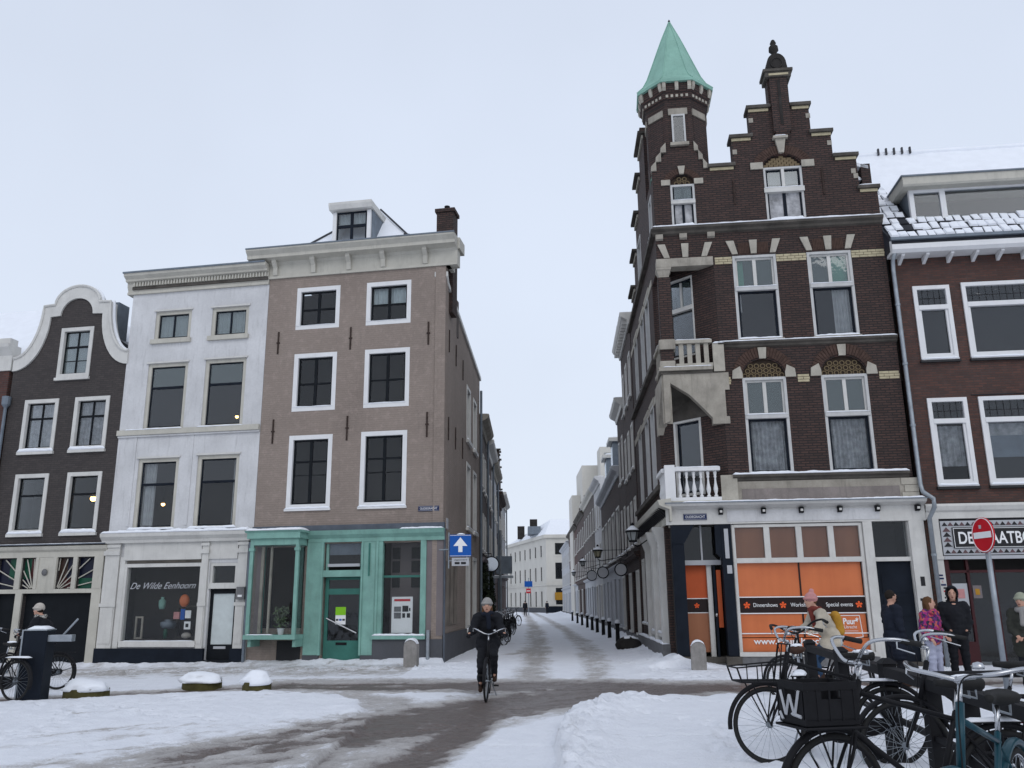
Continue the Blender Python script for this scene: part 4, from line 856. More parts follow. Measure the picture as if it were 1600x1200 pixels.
# windows
def tall(u0, u1, z0, z1, frac, cur, low='glass', up='glass_sky', xf=None, par=E_, up_cur=()):
    zr = z0+(z1-z0)*frac
    W_ = MB().box(u0, u0+.07, .0, .16, z0, z1).box(u1-.07, u1, .0, .16, z0, z1).box(u0+.07, u1-.07, .0, .16, z1-.07, z1).box(u0+.02, u1-.02, -.03, .16, zr-.06, zr+.05).build('window', 'stone_lt', par, xf=xf)
    s = MB(); a, b = u0+.07, u1-.07
    s.box(a, a+.05, .07, .11, zr+.05, z1-.07).box(b-.05, b, .07, .11, zr+.05, z1-.07).box(a+.05, b-.05, .07, .11, z1-.12, z1-.07).box(a+.05, b-.05, .07, .11, zr+.05, zr+.10).box((a+b)/2-.045, (a+b)/2+.045, .065, .115, zr+.10, z1-.12)
    s.build('upper_sash', 'white', W_)
    d = MB(); d.box(a, a+.065, .08, .12, z0+.03, zr-.06).box(b-.065, b, .08, .12, z0+.03, zr-.06).box(a+.065, b-.065, .08, .12, zr-.12, zr-.06).box(a+.065, b-.065, .08, .12, z0+.03, z0+.10)
    d.build('lower_sash', 'navy', W_)
    bx('pane', up, W_, a+.05, (a+b)/2-.045, .09, .096, zr+.10, z1-.12); bx('pane', up, W_, (a+b)/2+.045, b-.05, .09, .096, zr+.10, z1-.12)
    bx('pane', low, W_, a+.065, b-.065, .10, .106, z0+.10, zr-.12)
    for c in cur: curtain(W_, a+(b-a)*c[0], a+(b-a)*c[1], z0+.05+(zr-z0)*c[2], z0+(zr-z0)*c[3], .2, c[4], k=30)
    for c in up_cur: bx('blind', c[2], W_, a+(b-a)*c[0], a+(b-a)*c[1], .2, .21, zr, z1-.08)
    bx('sill', 'stone', W_, u0-.03, u1+.03, -.10, -.002, z0-.06, z0); snow_ridge(W_, u0+.0, u1-.02, -.10, .07, z0, .06, seed=u0+z0, step=.05)
    snow_ridge(W_, u0+.02, u1-.02, -.03, .0, zr+.05, .025, seed=u0)
    return W_
tall(*f2[0], .60, [(0, .12, .55, 1, 'curtain')], low='glass_mid', up_cur=[(0, .22, 'curtain_green')]); tall(*f2[1], .60, [(.52, .98, 0, 1, 'curtain')], low='glass_mid', up_cur=[(.55, 1, 'curtain_green')])
tall(*f1[0], .59, [(0, 1, 0, 1, 'curtain_dim')]); tall(*f1[1], .59, [(0, 1, 0, 1, 'curtain_dim')])
W_ = window(E_, g1[0], g1[1], 11.66, g1[3], v=.02, case=.06, proud=.01, fmat='stone_lt', smat='navy', sash=.05, cols=2, rows=(1.5, 1), mull=.09, mmul=.10, gm=('curtain_dim', 'glass_sky'), sill=0)
bx('transom', 'white', W_, g1[0]-.02, g1[1]+.02, -.04, .1, 12.50, 12.64); snow_ridge(W_, g1[0], g1[1], -.04, .0, 12.64, .025); snow_ridge(W_, g1[0]+.05, g1[1]-.05, -.08, .02, 11.64, .10, seed=2)
for s0, z0 in (((g1[0]+g1[1])/2-.04, 12.66),): bx('mullion', 'white', W_, s0, s0+.08, .0, .07, z0, 13.2)
# tympana over the arched windows with ochre tracery
def tympanum(u0, u1, z, rise, par, rows_, scale=1.0, fish=False):
    cx = (u0+u1)/2; rx = (u1-u0)/2
    t = MB().prism(arc(cx, z, rx, rise, 0, PI, 14), .09, .16).build('tympanum', 'ornament_dark', par)
    rr = .075*scale; k = 0; om = None; zz = z+.06
    j = 0
    while zz < z+rise-.03:
        w_ = rx*math.sqrt(max(0, 1-((zz+rr*.6-z)/rise)**2))-rr*.7; n = int(w_/(rr*1.05))
        for i in range(-n, n+1):
            x = cx+i*rr*2.1+(rr*1.05 if j % 2 else 0)
            if abs(x-cx) > w_: continue
            if om is None:
                b = MB()
                if fish: b.box(-rr*.9, rr*.9, .05, .09, -.035, .035)
                else: b.torus((0, .07, 0), rr*.78, .016, n=12, m=5)
                om = b.build('tracery', 'ornament', t); om.location = (x, 0, zz)
            else: inst(om, t, (x, 0, zz))
        zz += rr*(.95 if fish else 1.75); j += 1
    return t
for w_ in f1: tympanum(w_[0], w_[1], w_[3], .50, E_, 3)
tympanum(g1[0], g1[1], g1[3], .36, E_, 3, .9, fish=True)
def ring(cx, z, rx0, rz0, rx1, rz1, a0, a1, n, v, skip=(), mat='archbrick', par=E_, xf=None):
    for k in range(n):
        if k in skip: continue
        t0 = a0+(a1-a0)*(k+.07)/n; t1 = a0+(a1-a0)*(k+.93)/n
        q = [(cx+rx0*math.cos(t0), z+rz0*math.sin(t0)), (cx+rx1*math.cos(t0), z+rz1*math.sin(t0)), (cx+rx1*math.cos(t1), z+rz1*math.sin(t1)), (cx+rx0*math.cos(t1), z+rz0*math.sin(t1))]
        MB().prism(q, v, -.002).build('voussoir', mat, par, xf=xf)
for w_ in f1:
    cx = (w_[0]+w_[1])/2; rx = (w_[1]-w_[0])/2
    ring(cx, w_[3]+.02, rx+.02, .52, rx+.24, .80, R(8), R(172), 25, -.035, skip=(12,))
    MB().prism([(cx-.085, w_[3]+.50), (cx+.085, w_[3]+.50), (cx+.11, w_[3]+.80), (cx-.11, w_[3]+.80)], -.06, -.002).build('keystone', 'stone_pale', E_)
    for sgn in (-1, 1):
        e0 = cx+sgn*(rx-.01); MB().prism([(e0, w_[3]-.02), (e0+sgn*.27, w_[3]-.02), (e0+sgn*.25, w_[3]+.20), (e0+sgn*.05, w_[3]+.31), (e0, w_[3]+.12)], -.05, -.002).build('springer', 'stone_pale', E_)
cx = (g1[0]+g1[1])/2; ring(cx, g1[3]-.02, .56, .40, .80, .66, R(4), R(176), 27, -.03, skip=(13,))
MB().prism([(cx-.07, 13.66), (cx+.07, 13.66), (cx+.14, 14.08), (cx-.14, 14.08)], -.10, -.002).build('keystone', 'stone_pale', E_); MB().box(cx-.2, cx+.2, -.16, -.0, 14.08, 14.15).build('keystone_cap', 'stone_pale', E_); snow_ridge(E_, cx-.18, cx+.18, -.15, 0, 14.15, .05)
for sgn in (-1, 1): bx('springer', 'stone_pale', E_, cx+sgn*.52, cx+sgn*.86, -.045, -.002, 13.22, 13.42)
for w_ in f2:                                      # three wedge stones over each flat arch, darker bricks between
    cx = (w_[0]+w_[1])/2
    for o_, t_ in ((-.50, -.17), (0, 0), (.50, .17)):
        MB().prism([(cx+o_-.075, 10.73), (cx+o_+.075, 10.73), (cx+o_+t_*.7+.105, 11.12), (cx+o_+t_*.7-.105, 11.12)], -.05, -.002).build('voussoir', 'stone_pale', E_)
    for k in range(9):
        for sgn in (-1, 1):
            x = cx+sgn*(.125+k*.042)
            if k < 7: MB().box(x-.017, x+.017, -.02, -.002, 10.74, 11.05).build('soldier_brick', 'archbrick', E_)
def band(u0, u1, z0, z1, xf=None):
    n = int(round((z1-z0)/.07)); L_ = u1-u0
    for j in range(n):
        m = max(1, int(round(L_/.22))); off = .5 if j % 2 else 0
        for i in range(m+1):
            a = u0+(i-off)*L_/m; b = a+L_/m-.012; a = max(a, u0); b = min(b, u1)
            if b-a > .02: MB().box(a, b, -.016, -.001, z0+j*.07, z0+j*.07+.058).build('buff_brick', 'buff_flat', E_, xf=xf)
for a_, b_ in ((.36, .82), (1.99, 2.78), (3.95, 4.80)): band(a_, b_, 10.47, 10.68)
for a_, b_ in ((.42, .56), (2.26, 2.56), (4.30, 4.80)): band(a_, b_, 7.10, 7.31)
# string courses with snow
def course(u0, u1, z, h=.09, out=.14, mat='stone_dark', sn=.06, xf=None, par=E_):
    c = MB().prism([(0, z-h*1.8), (-out*.4, z-h*1.5), (-out*.5, z-h), (-out, z-h*.6), (-out, z), (0, z)], u0, u1, ax='x').build('string_course', mat, par, xf=xf)
    if sn: snow_ridge(c, u0, u1, -out-.005, -.003, z, sn, seed=z)
course(-1.28, 4.84, 11.60, .12, .17, sn=.055); course(.28, 4.84, 8.24, .09, .12, sn=.04); course(.42, 4.72, 4.70, .10, .16, sn=.06)
for u in (-1.1, -.45, .3): MB().prism([(0, 11.25), (-.08, 11.28), (-.10, 11.40), (0, 11.40)], u-.1, u+.1, ax='x').build('bracket', 'stone', E_)
# stone apron between the shop cornice and first floor
bx('apron', 'stone', E_, .12, 4.90, -.06, -.002, 3.98, 4.53); bx('apron_panel', 'stone_mauve', E_, .62, 4.45, -.075, -.061, 4.06, 4.34)
for k in range(3):
    for a_, b_ in ((.14, .50-.07*(k % 2)), (4.50+.07*(k % 2), 4.90)): bx('quoin', 'stone_pale', E_, a_, b_, -.085, -.061, 4.0+k*.18, 4.165+k*.18)
# gable steps: dark cap, pale brick strip, snow
def step(u0, u1, z, sn=.03):
    c = MB().box(u0-.06, u1+.06, -.10, .44, z-.02, z+.07).build('coping', 'stone_dark', E_); bx('coping_strip', 'buff_flat', c, u0-.0, u1+.0, -.035, -.002, z-.11, z-.03)
    if sn: snow_ridge(c, u0-.05, u1+.05, -.09, .3, z+.07, sn, seed=u0)
    return c
step(4.36, 4.82, 12.46, .06); step(3.80, 4.36, 13.46, .10); step(3.24, 3.76, 14.24); step(2.78, 3.24, 15.12); step(1.58, 2.13, 15.12); step(1.05, 1.58, 14.24); step(.40, 1.05, 13.38)
for u, z in ((1.12, 13.8), (1.63, 14.75), (3.2, 14.78), (4.25, 13.0), (4.3, 12.85), (3.7, 13.9)): bx('stone_block', 'stone', E_, u-.06, u+.06, -.02, -.002, z-.07, z+.07)
# pier with ornament and finial
pr = MB().box(2.22, 2.70, -.12, .0, 14.3, 16.0).prism([(0, 14.0), (-.12, 14.3), (0, 14.3)], 2.27, 2.65, ax='x').build('gable_pier', 'darkbrick', E_)
bx('pier_dark_strip', 'stone_black', pr, 2.42, 2.50, -.135, -.121, 14.5, 15.9)  # raised dark strip; the shade of a groove put into its colour
MB().box(2.10, 2.82, -.16, .4, 16.0, 16.16).box(2.05, 2.87, -.2, .44, 16.16, 16.24).build('pier_cap', 'stone_dark', pr); bx('coping_strip', 'buff_flat', pr, 2.2, 2.74, -.175, -.161, 16.04, 16.10)
fz = MB(); fz.prism(arc(2.46, 16.44, .27, .34, 0, PI, 12)+[(2.16, 16.24), (2.76, 16.24)], -.12, .35); fz.build('pediment', 'stone_black', pr)
MB().torus((2.46, -.12, 16.46), .16, .03, n=20, m=6).build('roundel', 'stone_black', pr)
MB().lathe([(.10, 16.76), (.05, 16.84), (.06, 16.9), (.14, 17.0), (.13, 17.12), (.06, 17.2), (.09, 17.24), (.05, 17.34), (0, 17.38)], (2.46, .1, 0), 12).build('finial', 'stone_black', pr, smooth=True)
anchor(E_, 1.02, 12.2, 12.95); anchor(E_, 3.42, 12.35, 13.15); 
body(E_, .5, 4.7, 1.5, 8, 13)
for z_ in (3.6, 7.6, 11.1): bx('interior_floor', 'room', E_, .4, 4.75, .36, 1.5, z_, z_+.4)
bx('interior_wall', 'room', E_, .35, .45, .36, 1.5, 4, 11); 
MB().prism([(.4, 12.9), (2.46, 15.0), (4.6, 12.9)], .36, 7.5).build('roof', 'snow', E_); 
MB().box(4.55, 4.80, .3, 1.3, 12.5, 13.35).build('parapet', 'darkbrick', E_)
sh2 = MB().prism([(3.86, 13.5), (4.75, 13.2), (4.75, 13.3), (3.86, 13.62)], .3, 1.6).build('snow', 'snow', E_)
# --- corner bay, top storey
bayf = [(-1.2, 10.70), (.32, 10.70), (.32, 13.42), (.02, 13.95), (.02, 14.15), (-.80, 14.15), (-.80, 13.95), (-1.2, 13.35)]
wall('corner_bay', bayf, [arch_hole(*t1, .30)], -.001, .34, 'darkbrick', E_)
W_ = window(E_, t1[0], t1[1], 11.66, t1[3], v=.02, case=.06, proud=.01, fmat='stone_lt', smat='navy', sash=.045, cols=2, rows=(1.35, 1), mull=.07, mmul=.08, gm=('curtain_dim', 'glass_sky'), sill=0)
bx('transom', 'white', W_, t1[0]-.0, t1[1]+.0, -.03, .08, 12.33, 12.44); snow_ridge(W_, t1[0], t1[1], -.03, .0, 12.44, .02)
bx('pane', 'glass_sky', W_, t1[0]+.1, t1[1]-.1, .02, .03, 12.48, t1[3]-.07); snow_ridge(W_, t1[0]+.05, t1[1]-.05, -.08, .02, 11.64, .08, seed=2)
tympanum(t1[0], t1[1], t1[3], .30, E_, 2, .95)
cx = (t1[0]+t1[1])/2; ring(cx, t1[3]-.02, .36, .34, .54, .50, R(4), R(176), 19, -.028, skip=(9,))
MB().prism([(cx-.06, 13.22), (cx+.06, 13.22), (cx+.10, 13.46), (cx-.10, 13.46)], -.06, -.002).build('keystone', 'stone_pale', E_)
for sgn in (-1, 1): bx('springer', 'stone_pale', E_, cx+sgn*.33, cx+sgn*.58, -.045, -.002, 12.90, 13.06)
# sloped stone shoulders of the bay gable with copper behind
for sgn, xa, xb in ((-1, -1.22, -.78), (1, .34, .0)):
    for k in range(3):
        x0 = xa+(xb-xa)*k/3; x1 = xa+(xb-xa)*(k+1)/3; z0 = 13.36+.28*k; MB().prism([(x0, z0), (x1, z0), (x1, z0+.30), (x0, z0+.14)] if (x1 > x0) else [(x1, z0), (x0, z0), (x0, z0+.14), (x1, z0+.30)], -.05, .20).build('coping_block', 'stone', E_)
    MB().hexa([(min(xa, xb)-.02, .2, 13.2), (max(xa, xb)+.02, .2, 13.2), (max(xa, xb)+.02, .95, 13.2), (min(xa, xb)-.02, .95, 13.2)]+([(-1.2, .2, 13.35), (-.8, .2, 13.95), (-.8, .95, 13.95), (-1.2, .95, 13.35)] if sgn < 0 else [(.0, .2, 13.95), (.36, .2, 13.42), (.36, .95, 13.42), (.0, .95, 13.95)])).build('copper_flashing', 'copper', E_)
# --- turret
TC = (-.385, .86); Tt = MB()
def octa(ap): r = ap/math.cos(PI/8); return [(TC[0]+r*math.cos(PI/8+k*PI/4), TC[1]+r*math.sin(PI/8+k*PI/4)) for k in range(8)]
def octs(prof, n8=True): return [(ap/math.cos(PI/8), z) for ap, z in prof]
ow = MB(); ow.lathe(octs([(.845, 13.2), (.845, 15.55)]), (TC[0], TC[1], 0), 8, PI/8)
tu = ow.build('turret', 'darkbrick', E_)
MB().lathe(octs([(.85, 15.40), (.87, 15.55), (.93, 15.60), (.93, 15.75), (1.0, 15.85), (1.0, 16.12)]), (TC[0], TC[1], 0), 8, PI/8).build('turret_corbel', 'darkbrick', tu)
def facet(k): return Matrix.Translation((TC[0], TC[1], 0)) @ Matrix.Rotation(k*PI/4, 4, 'Z')
for k in range(8):
    F_ = facet(k)
    if k in (3, 4, 5): continue
    for i in range(5):
        if i in (0,) and 0: continue
        x = -.28+i*.14; MB().box(x-.035, x+.035, -.955, -.931, 15.63, 15.71).build('dentil', 'stone_pale', tu, xf=F_)
    for x in (-.36, 0, .36): MB().prism([(-1.0, 15.82), (-1.05, 15.90), (-1.07, 16.10), (-1.0, 16.10)], x-.05, x+.05, ax='x').build('bracket', 'stone_pale', tu, xf=F_)
    MB().box(-.27, .27, -.885, -.846, 15.10, 15.30).build('lintel', 'stone', tu, xf=F_)
    if k: MB().box(-.24, .24, -.852, -.846, 14.0, 15.08).build('blind_panel', 'darkbrick', tu, xf=F_)
F0 = facet(0)
w0 = MB().box(-.19, -.14, -.90, -.846, 14.20, 15.10).box(.14, .19, -.90, -.846, 14.20, 15.10).box(-.14, .14, -.90, -.846, 15.05, 15.10).build('window', 'stone_lt', tu, xf=F0)
bx('pane', 'glass_mid', w0, -.14, .14, -.868, -.86, 14.20, 15.05); bx('window_backing', 'room', w0, -.14, .14, -.858, -.846, 14.2, 15.05); MB().box(-.26, .26, -.96, -.846, 14.10, 14.19).build('sill', 'stone', w0)  # dark sheet behind the pane; unlit room put into its colour
prof = [(1.09, 16.06), (1.10, 16.14), (.92, 16.34), (.79, 16.60), (.67, 16.95), (.55, 17.3), (.41, 17.72), (.26, 18.15), (.11, 18.54), (.02, 18.78)]
sp = MB().lathe(octs(prof), (TC[0], TC[1], 0), 8, PI/8).build('spire', 'copper', tu)
for k in range(8):
    a = PI/8+k*PI/4; MB().tube([(TC[0]+ap/math.cos(PI/8)*math.cos(a), TC[1]+ap/math.cos(PI/8)*math.sin(a), z+.01) for ap, z in prof[1:]], .016, 5).build('standing_seam', 'copper', sp)
    for ap, z in ((.47, 17.27),):
        F_ = facet(k); q = ap*math.tan(PI/8); MB().box(-q, q, -ap-.012, -ap+.01, z-.012, z+.012).build('seam', 'copper', sp, xf=F_)
MB().lathe([(.03, 18.74), (.035, 18.84), (0, 18.9)], (TC[0], TC[1], 0), 8).build('spire_tip', 'iron', sp)
# --- loggia beam, pillar, chamfered wall with two windows
bx('beam', 'stone', E_, -1.22, .31, -.04, .34, 10.46, 10.70)
for o_, t_ in ((-.50, -.14), (0, 0), (.50, .14)): MB().prism([(-.42+o_-.075, 10.72), (-.42+o_+.075, 10.72), (-.42+o_+t_+.10, 11.12), (-.42+o_+t_-.10, 11.12)], -.05, -.003).build('voussoir', 'stone_pale', E_)
pil = MB().box(-1.2, -.86, .002, .34, 8.40, 10.18).build('pillar', 'darkbrick', E_)
MB().lathe([(.20, 10.16), (.19, 10.22), (.25, 10.36), (.29, 10.40), (.29, 10.458)], (-1.03, .17, 0), 4, PI/4).build('capital', 'stone', pil); bx('base_block', 'stone_pale', pil, -1.215, -.845, -.012, .35, 8.05, 8.40)
cw = [(.50, 1.42, 8.10, 10.40), (.50, 1.42, 4.30, 6.36)]
wall('chamfer_wall', rect(0, CL, 3.9, 10.7), holes_of(cw), .002, .3, 'darkbrick', E_, xf=CH)
W_ = window(E_, *cw[0], v=.02, case=.05, proud=.02, fmat='white', smat='navy', cols=1, rows=(1.5, 1), sash=.05, mmul=.08, gm=('glass_mid', 'glass_sky'), sill=0, xf=CH); bx('mullion', 'white', W_, .93, .99, .07, .13, 9.55, 10.3)
bx('transom', 'white', W_, .52, 1.40, -.03, .1, 9.42, 9.54)
W_ = window(E_, *cw[1], v=.02, case=.07, proud=.03, fmat='white', smat='navy', cols=1, rows=(1,), sash=.06, gm=('glass_mid',), sill=0, xf=CH)
bx('interior', 'room', E_, .1, CL-.1, .5, .6, 3.95, 10.6, xf=CH)
bx('ceiling', 'darkbrick', E_, -1.19, .31, .002, 1.3, 10.70, 10.75)
# balconies
def balustrade(xa, xb, z0, z1, v, mat, n, square=False, xf=None, name='balcony_rail'):
    r_ = MB().box(xa, xb, v-.11, v+.11, z1-.10, z1).build(name, mat, E_, xf=xf, bevel=.01)
    bx('bottom_rail', mat, r_, xa, xb, v-.09, v+.09, z0, z0+.09); snow_ridge(r_, xa, xb, v-.10, v+.10, z1, .03, seed=z1); h = z1-.10-(z0+.09)
    src = None
    for i in range(n):
        x = xa+(xb-xa)*(i+.7)/(n+.4)
        if src is None:
            b = MB()
            if square: b.box(-.06, .06, -.05, .05, 0, h)
            else: b.lathe([(.05, 0), (.05, .05), (.025, .07), (.05, h*.22), (.058, h*.32), (.03, h*.55), (.022, h*.72), (.04, h*.78), (.03, h*.82), (.045, h*.93), (.045, h)], n=10)
            src = b.build('baluster', mat, r_, smooth=not square); src.location = (x, v, z0+.09)
        else: inst(src, r_, (x, v, z0+.09))
    return r_
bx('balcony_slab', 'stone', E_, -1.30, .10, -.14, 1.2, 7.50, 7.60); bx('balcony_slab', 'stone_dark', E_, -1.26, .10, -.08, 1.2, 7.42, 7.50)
balustrade(-.84, .12, 7.60, 8.34, 0.0, 'stone_pale', 4, True); bx('pedestal', 'stone', E_, -1.26, -.86, -.10, .30, 7.60, 7.78); bx('pedestal', 'darkbrick', E_, -1.22, -.88, -.06, .26, 7.78, 8.10); bx('pedestal', 'stone', E_, -1.26, -.84, -.12, .32, 8.10, 8.36)
snow_ridge(E_, -1.2, .1, -.13, -.02, 7.60, .03, seed=77)
bx('pedestal', 'stone_pale', E_, .13, .42, -.10, .0, 7.45, 8.22); snow_ridge(E_, .14, .44, -.12, 0, 8.22, .04)
balustrade(-1.35, -.32, 7.60, 8.34, 0.04, 'stone', 4, True, xf=SR)
# squinch stones carrying the upper balcony: a front and a lane-side face with a dark hollow between
sq = [(-1.2, 6.10), (-1.07, 6.16), (-1.04, 6.4), (-1.07, 6.7), (-1.02, 7.18), (-.55, 6.86), (-.22, 6.50), (-.10, 6.36), (.02, 6.22), (.02, 6.05), (.46, 6.05), (.46, 6.24), (.38, 6.24), (.38, 6.95), (.50, 6.95), (.50, 7.42), (-1.2, 7.42)]
MB().prism(sq, -.05, .22).build('squinch_stone', 'stone', E_); 
sq2 = [(-1.65, 6.05), (-1.35, 6.05), (-1.3, 6.25), (-.12, 7.15), (-.14, 6.2), (-.02, 6.1), (-.02, 7.42), (-1.65, 7.42)]
MB().prism([(p[0], p[1]) for p in sq2], -.04, .2).build('squinch_stone', 'stone', E_, xf=SR)
MB().hexa([(P1.x+.05, P1.y-.1, 6.35), (.25, .06, 6.35), (.30, .30, 6.35), (P1.x+.3, P1.y+.1, 6.35), (-1.15, .2, 7.42), (.25, .05, 7.42), (.30, .3, 7.42), (P1.x+.1, P1.y, 7.42)]).build('soffit', 'stone_dark', E_)  # shade of the hollow put into a darker stone than the faces
# lower white balcony
bx('balcony_slab', 'cream', E_, -1.30, .12, -.20, 1.3, 3.98, 4.06)
balustrade(-1.05, .10, 4.06, 4.92, -.06, 'white_clean', 6, False); MB().box(-1.30, -1.04, -.20, .08, 4.06, 4.98).build('pedestal', 'white_clean', E_); bx('pedestal', 'stone_pale', E_, .11, .52, -.10, -.062, 4.0, 4.7)
balustrade(-1.3, -.1, 4.06, 4.92, -.06, 'white_clean', 5, False, xf=SR)
# --- lane side of the building
so_ = []
for s0 in (-3.5, -5.2, -7.6): so_ += [(s0, s0+1.0, 4.72, 7.2), (s0, s0+1.0, 8.3, 10.6)]
sl_ = [(-3.4, -2.0, .75, 3.2), (-5.2, -3.8, .75, 3.2), (-7.0, -6.1, .9, 3.0), (-8.5, -7.6, .9, 3.0)]
sprof = [(-9.1, -.3), (-1.38, -.3), (-1.38, 10.45), (.0, 10.45), (0, 13.3), (-1.75, 13.3), (-1.75, 15.6), (-3.2, 15.6), (-3.2, 14.95), (-4.2, 14.95), (-4.2, 14.1), (-5.3, 14.1), (-5.3, 13.2), (-6.4, 13.2), (-6.4, 12.3), (-7.6, 12.3), (-7.6, 11.6), (-9.1, 11.6)]
wall('lane_wall', sprof, holes_of(so_)+holes_of(sl_)+[rect(-1.15, -.5, 11.7, 12.9), rect(-5.0, -3.9, 11.7, 13.2)], .003, .3, 'darkbrick', E_, xf=SR)
for w_ in so_: 
    W_ = window(E_, *w_, v=.03, case=.07, proud=.05, fmat='stone_lt', smat='navy', cols=1, rows=(1.5, 1), gm=('glass_mid', 'glass_sky'), sill=.08, xf=SR)
    bx('lintel', 'stone_pale', W_, w_[0]-.2, w_[1]+.2, -.03, 0, w_[3]+.02, w_[3]+.16)
for w_ in ((-1.15, -.5, 11.7, 12.9), (-5.0, -3.9, 11.7, 13.2)): window(E_, *w_, v=.02, case=.07, proud=.04, fmat='stone_lt', smat='navy', rows=(1.4, 1), gm=('glass_mid', 'glass_sky'), xf=SR)
for a_, b_, z_ in ((-3.2, -1.75, 15.6), (-4.2, -3.2, 14.95), (-5.3, -4.2, 14.1), (-6.4, -5.3, 13.2), (-7.6, -6.4, 12.3)):
    MB().box(a_-.05, b_+.02, -.16, .4, z_-.0, z_+.08).build('coping', 'stone_dark', E_, xf=SR); MB().box(a_, b_, -.05, -.0, z_-.16, z_-.06).build('coping_strip', 'stone_pale', E_, xf=SR)
for z_ in (8.24, 11.6, 4.70): MB().box(-9.1, -1.4 if z_ < 10 else .05, -.12, -.0, z_-.14, z_).build('string_course', 'stone_dark', E_, xf=SR)
for z_ in (7.1, 10.47): MB().box(-9.1, -1.45, -.02, -.0, z_, z_+.2).build('stone_band', 'stone_pale', E_, xf=SR)
MB().box(-3.5, -2.6, .0, .35, 15.6, 16.3).build('chimney', 'darkbrick', E_, xf=SR)
lc = MB().prism([(0, 3.55), (-.05, 3.55), (-.05, 3.85), (-.30, 3.95), (-.34, 4.08), (0, 4.12)], -9.1, .30, ax='x').build('cornice', 'cream', E_, xf=SR)
mo = None
for k in range(26):
    x = -.25-k*.34
    if mo is None: mo = MB().prism([(-.06, 3.72), (-.20, 3.86), (-.28, 3.93), (-.06, 3.93)], -.05, .05, ax='x').build('modillion', 'iron', lc); mo.location = (x, 0, 0)
    else: inst(mo, lc, (x, 0, 0))
for w_ in sl_[:2]:
    W_ = window(E_, *w_, v=.02, case=.10, proud=.06, fmat='white', smat='white', cols=1, rows=(1,), gm=('orange_pale',), sill=.1, xf=SR); bx('foil_band', 'zinc', W_, w_[0]+.15, w_[1]-.15, .02, .03, 1.6, 2.2); bx('foil_band', 'print_grey', W_, w_[0]+.15, w_[1]-.15, .02, .03, 2.25, 3.05)
for w_ in sl_[2:]: window(E_, *w_, v=.03, case=.08, proud=.05, fmat='white', smat='navy', gmat='glass_dark', cols=1, rows=(2, 1), xf=SR)
for x in (-1.75, -3.6, -5.5): 
    p_ = bx('pilaster', 'white', E_, x-.17, x+.17, -.16, 0, .5, 3.1, xf=SR); MB().prism([(0, 3.1), (-.16, 3.1), (-.30, 3.5), (-.30, 3.56), (0, 3.56)], x-.15, x+.15, ax='x').build('console', 'white', p_)
bx('plinth', 'stone_grey', E_, -9.1, -1.4, -.20, 0, -.3, .5, xf=SR); snow_ridge(E_, -9.0, -1.5, -.19, -.0, .5, .06, xf=SR, step=.2)
body(E_, -1.0, .3, 1.9, 8, 10.5); bx('interior', 'room', E_, -9, -2.5, .5, .6, .2, 13, xf=SR)
bx('ceiling', 'cream', E_, -1.19, .12, -.02, 1.25, 3.50, 3.97)
# --- shopfront
MB().prism([(0, 3.47), (-.07, 3.47), (-.07, 3.84), (-.30, 3.92), (-.34, 3.98), (0, 4.02)], -1.32, 4.98, ax='x').build('cornice', 'white', E_); MB().box(-1.34, 5.0, -.36, -.02, 3.98, 4.005).build('cornice_lead', 'zinc', E_)
snow_ridge(E_, -.9, 4.95, -.35, -.05, 4.005, .045, seed=91)
bx('fascia_panel', 'stucco', E_, .2, 3.9, -.085, -.071, 3.52, 3.80)
for u in (.05, 1.10, 2.02, 2.95, 3.85, 4.80): 
    q = MB().prism([(-.07, 3.70), (-.16, 3.72), (-.22, 3.84), (-.07, 3.86)], u-.055, u+.055, ax='x').build('modillion', 'iron', E_); bx('modillion_face', 'white', q, u-.03, u+.03, -.215, -.165, 3.745, 3.80)
st_ = MB().box(.30, .37, -.02, .14, .38, 3.45).box(3.38, 3.45, -.02, .14, .38, 3.45).box(.37, 3.38, -.03, .14, 2.50, 2.62).box(.37, 3.38, -.03, .14, 3.38, 3.45).box(.28, 3.50, -.10, .14, .28, .38)
for u in (1.15, 1.93, 2.70): st_.box(u-.07, u+.07, -.02, .14, 2.62, 3.38)
sf = st_.build('shop_window', 'white', E_)
ux = [.37, 1.08, 1.22, 1.86, 2.0, 2.63, 2.77, 3.38]
for k in range(4): 
    bx('pane', 'orange_dim', sf, ux[2*k], ux[2*k+1], .08, .09, 2.62, 3.38)
    bx('glass', 'glass_dark', sf, ux[2*k], ux[2*k+1], .055, .06, 2.62, 3.38)
for a_, b_ in ((.37, 1.86), (1.90, 3.38)): bx('pane', 'orange', sf, a_, b_, .09, .10, .72, 2.50)
bx('pane', 'orange', sf, .37, 3.38, .088, .098, .38, .70); bx('mullion', 'bandblack', sf, 1.862, 1.898, .07, .10, .72, 2.50); bx('mullion', 'bandblack', sf, 3.355, 3.38, .07, .089, .72, 2.50)
bx('banner', 'bandblack', sf, .372, 3.378, .060, .068, 1.30, 1.66)
for z_ in (1.285, 1.675, .81): bx('white_line', 'print_white', sf, .372, 3.378, .056, .066, z_-.012, z_+.012)
def star(par, x, z, r, v, xf=None):
    b = MB()
    for k in range(5):
        a = PI/2+k*2*PI/5; d = Vector((math.cos(a), math.sin(a))); n_ = Vector((-d.y, d.x)); p = [d*.1*r-n_*.12*r, d*.75*r-n_*.30*r, d*r, d*.75*r+n_*.30*r, d*.1*r+n_*.12*r]; b.prism([(x+q.x, z+q.y) for q in p], v-.004, v)
    return b.build('star_emblem', 'print_orange', par, xf=xf)
for x in (.55, 1.42, 3.22): star(sf, x, 1.48, .085, .054)
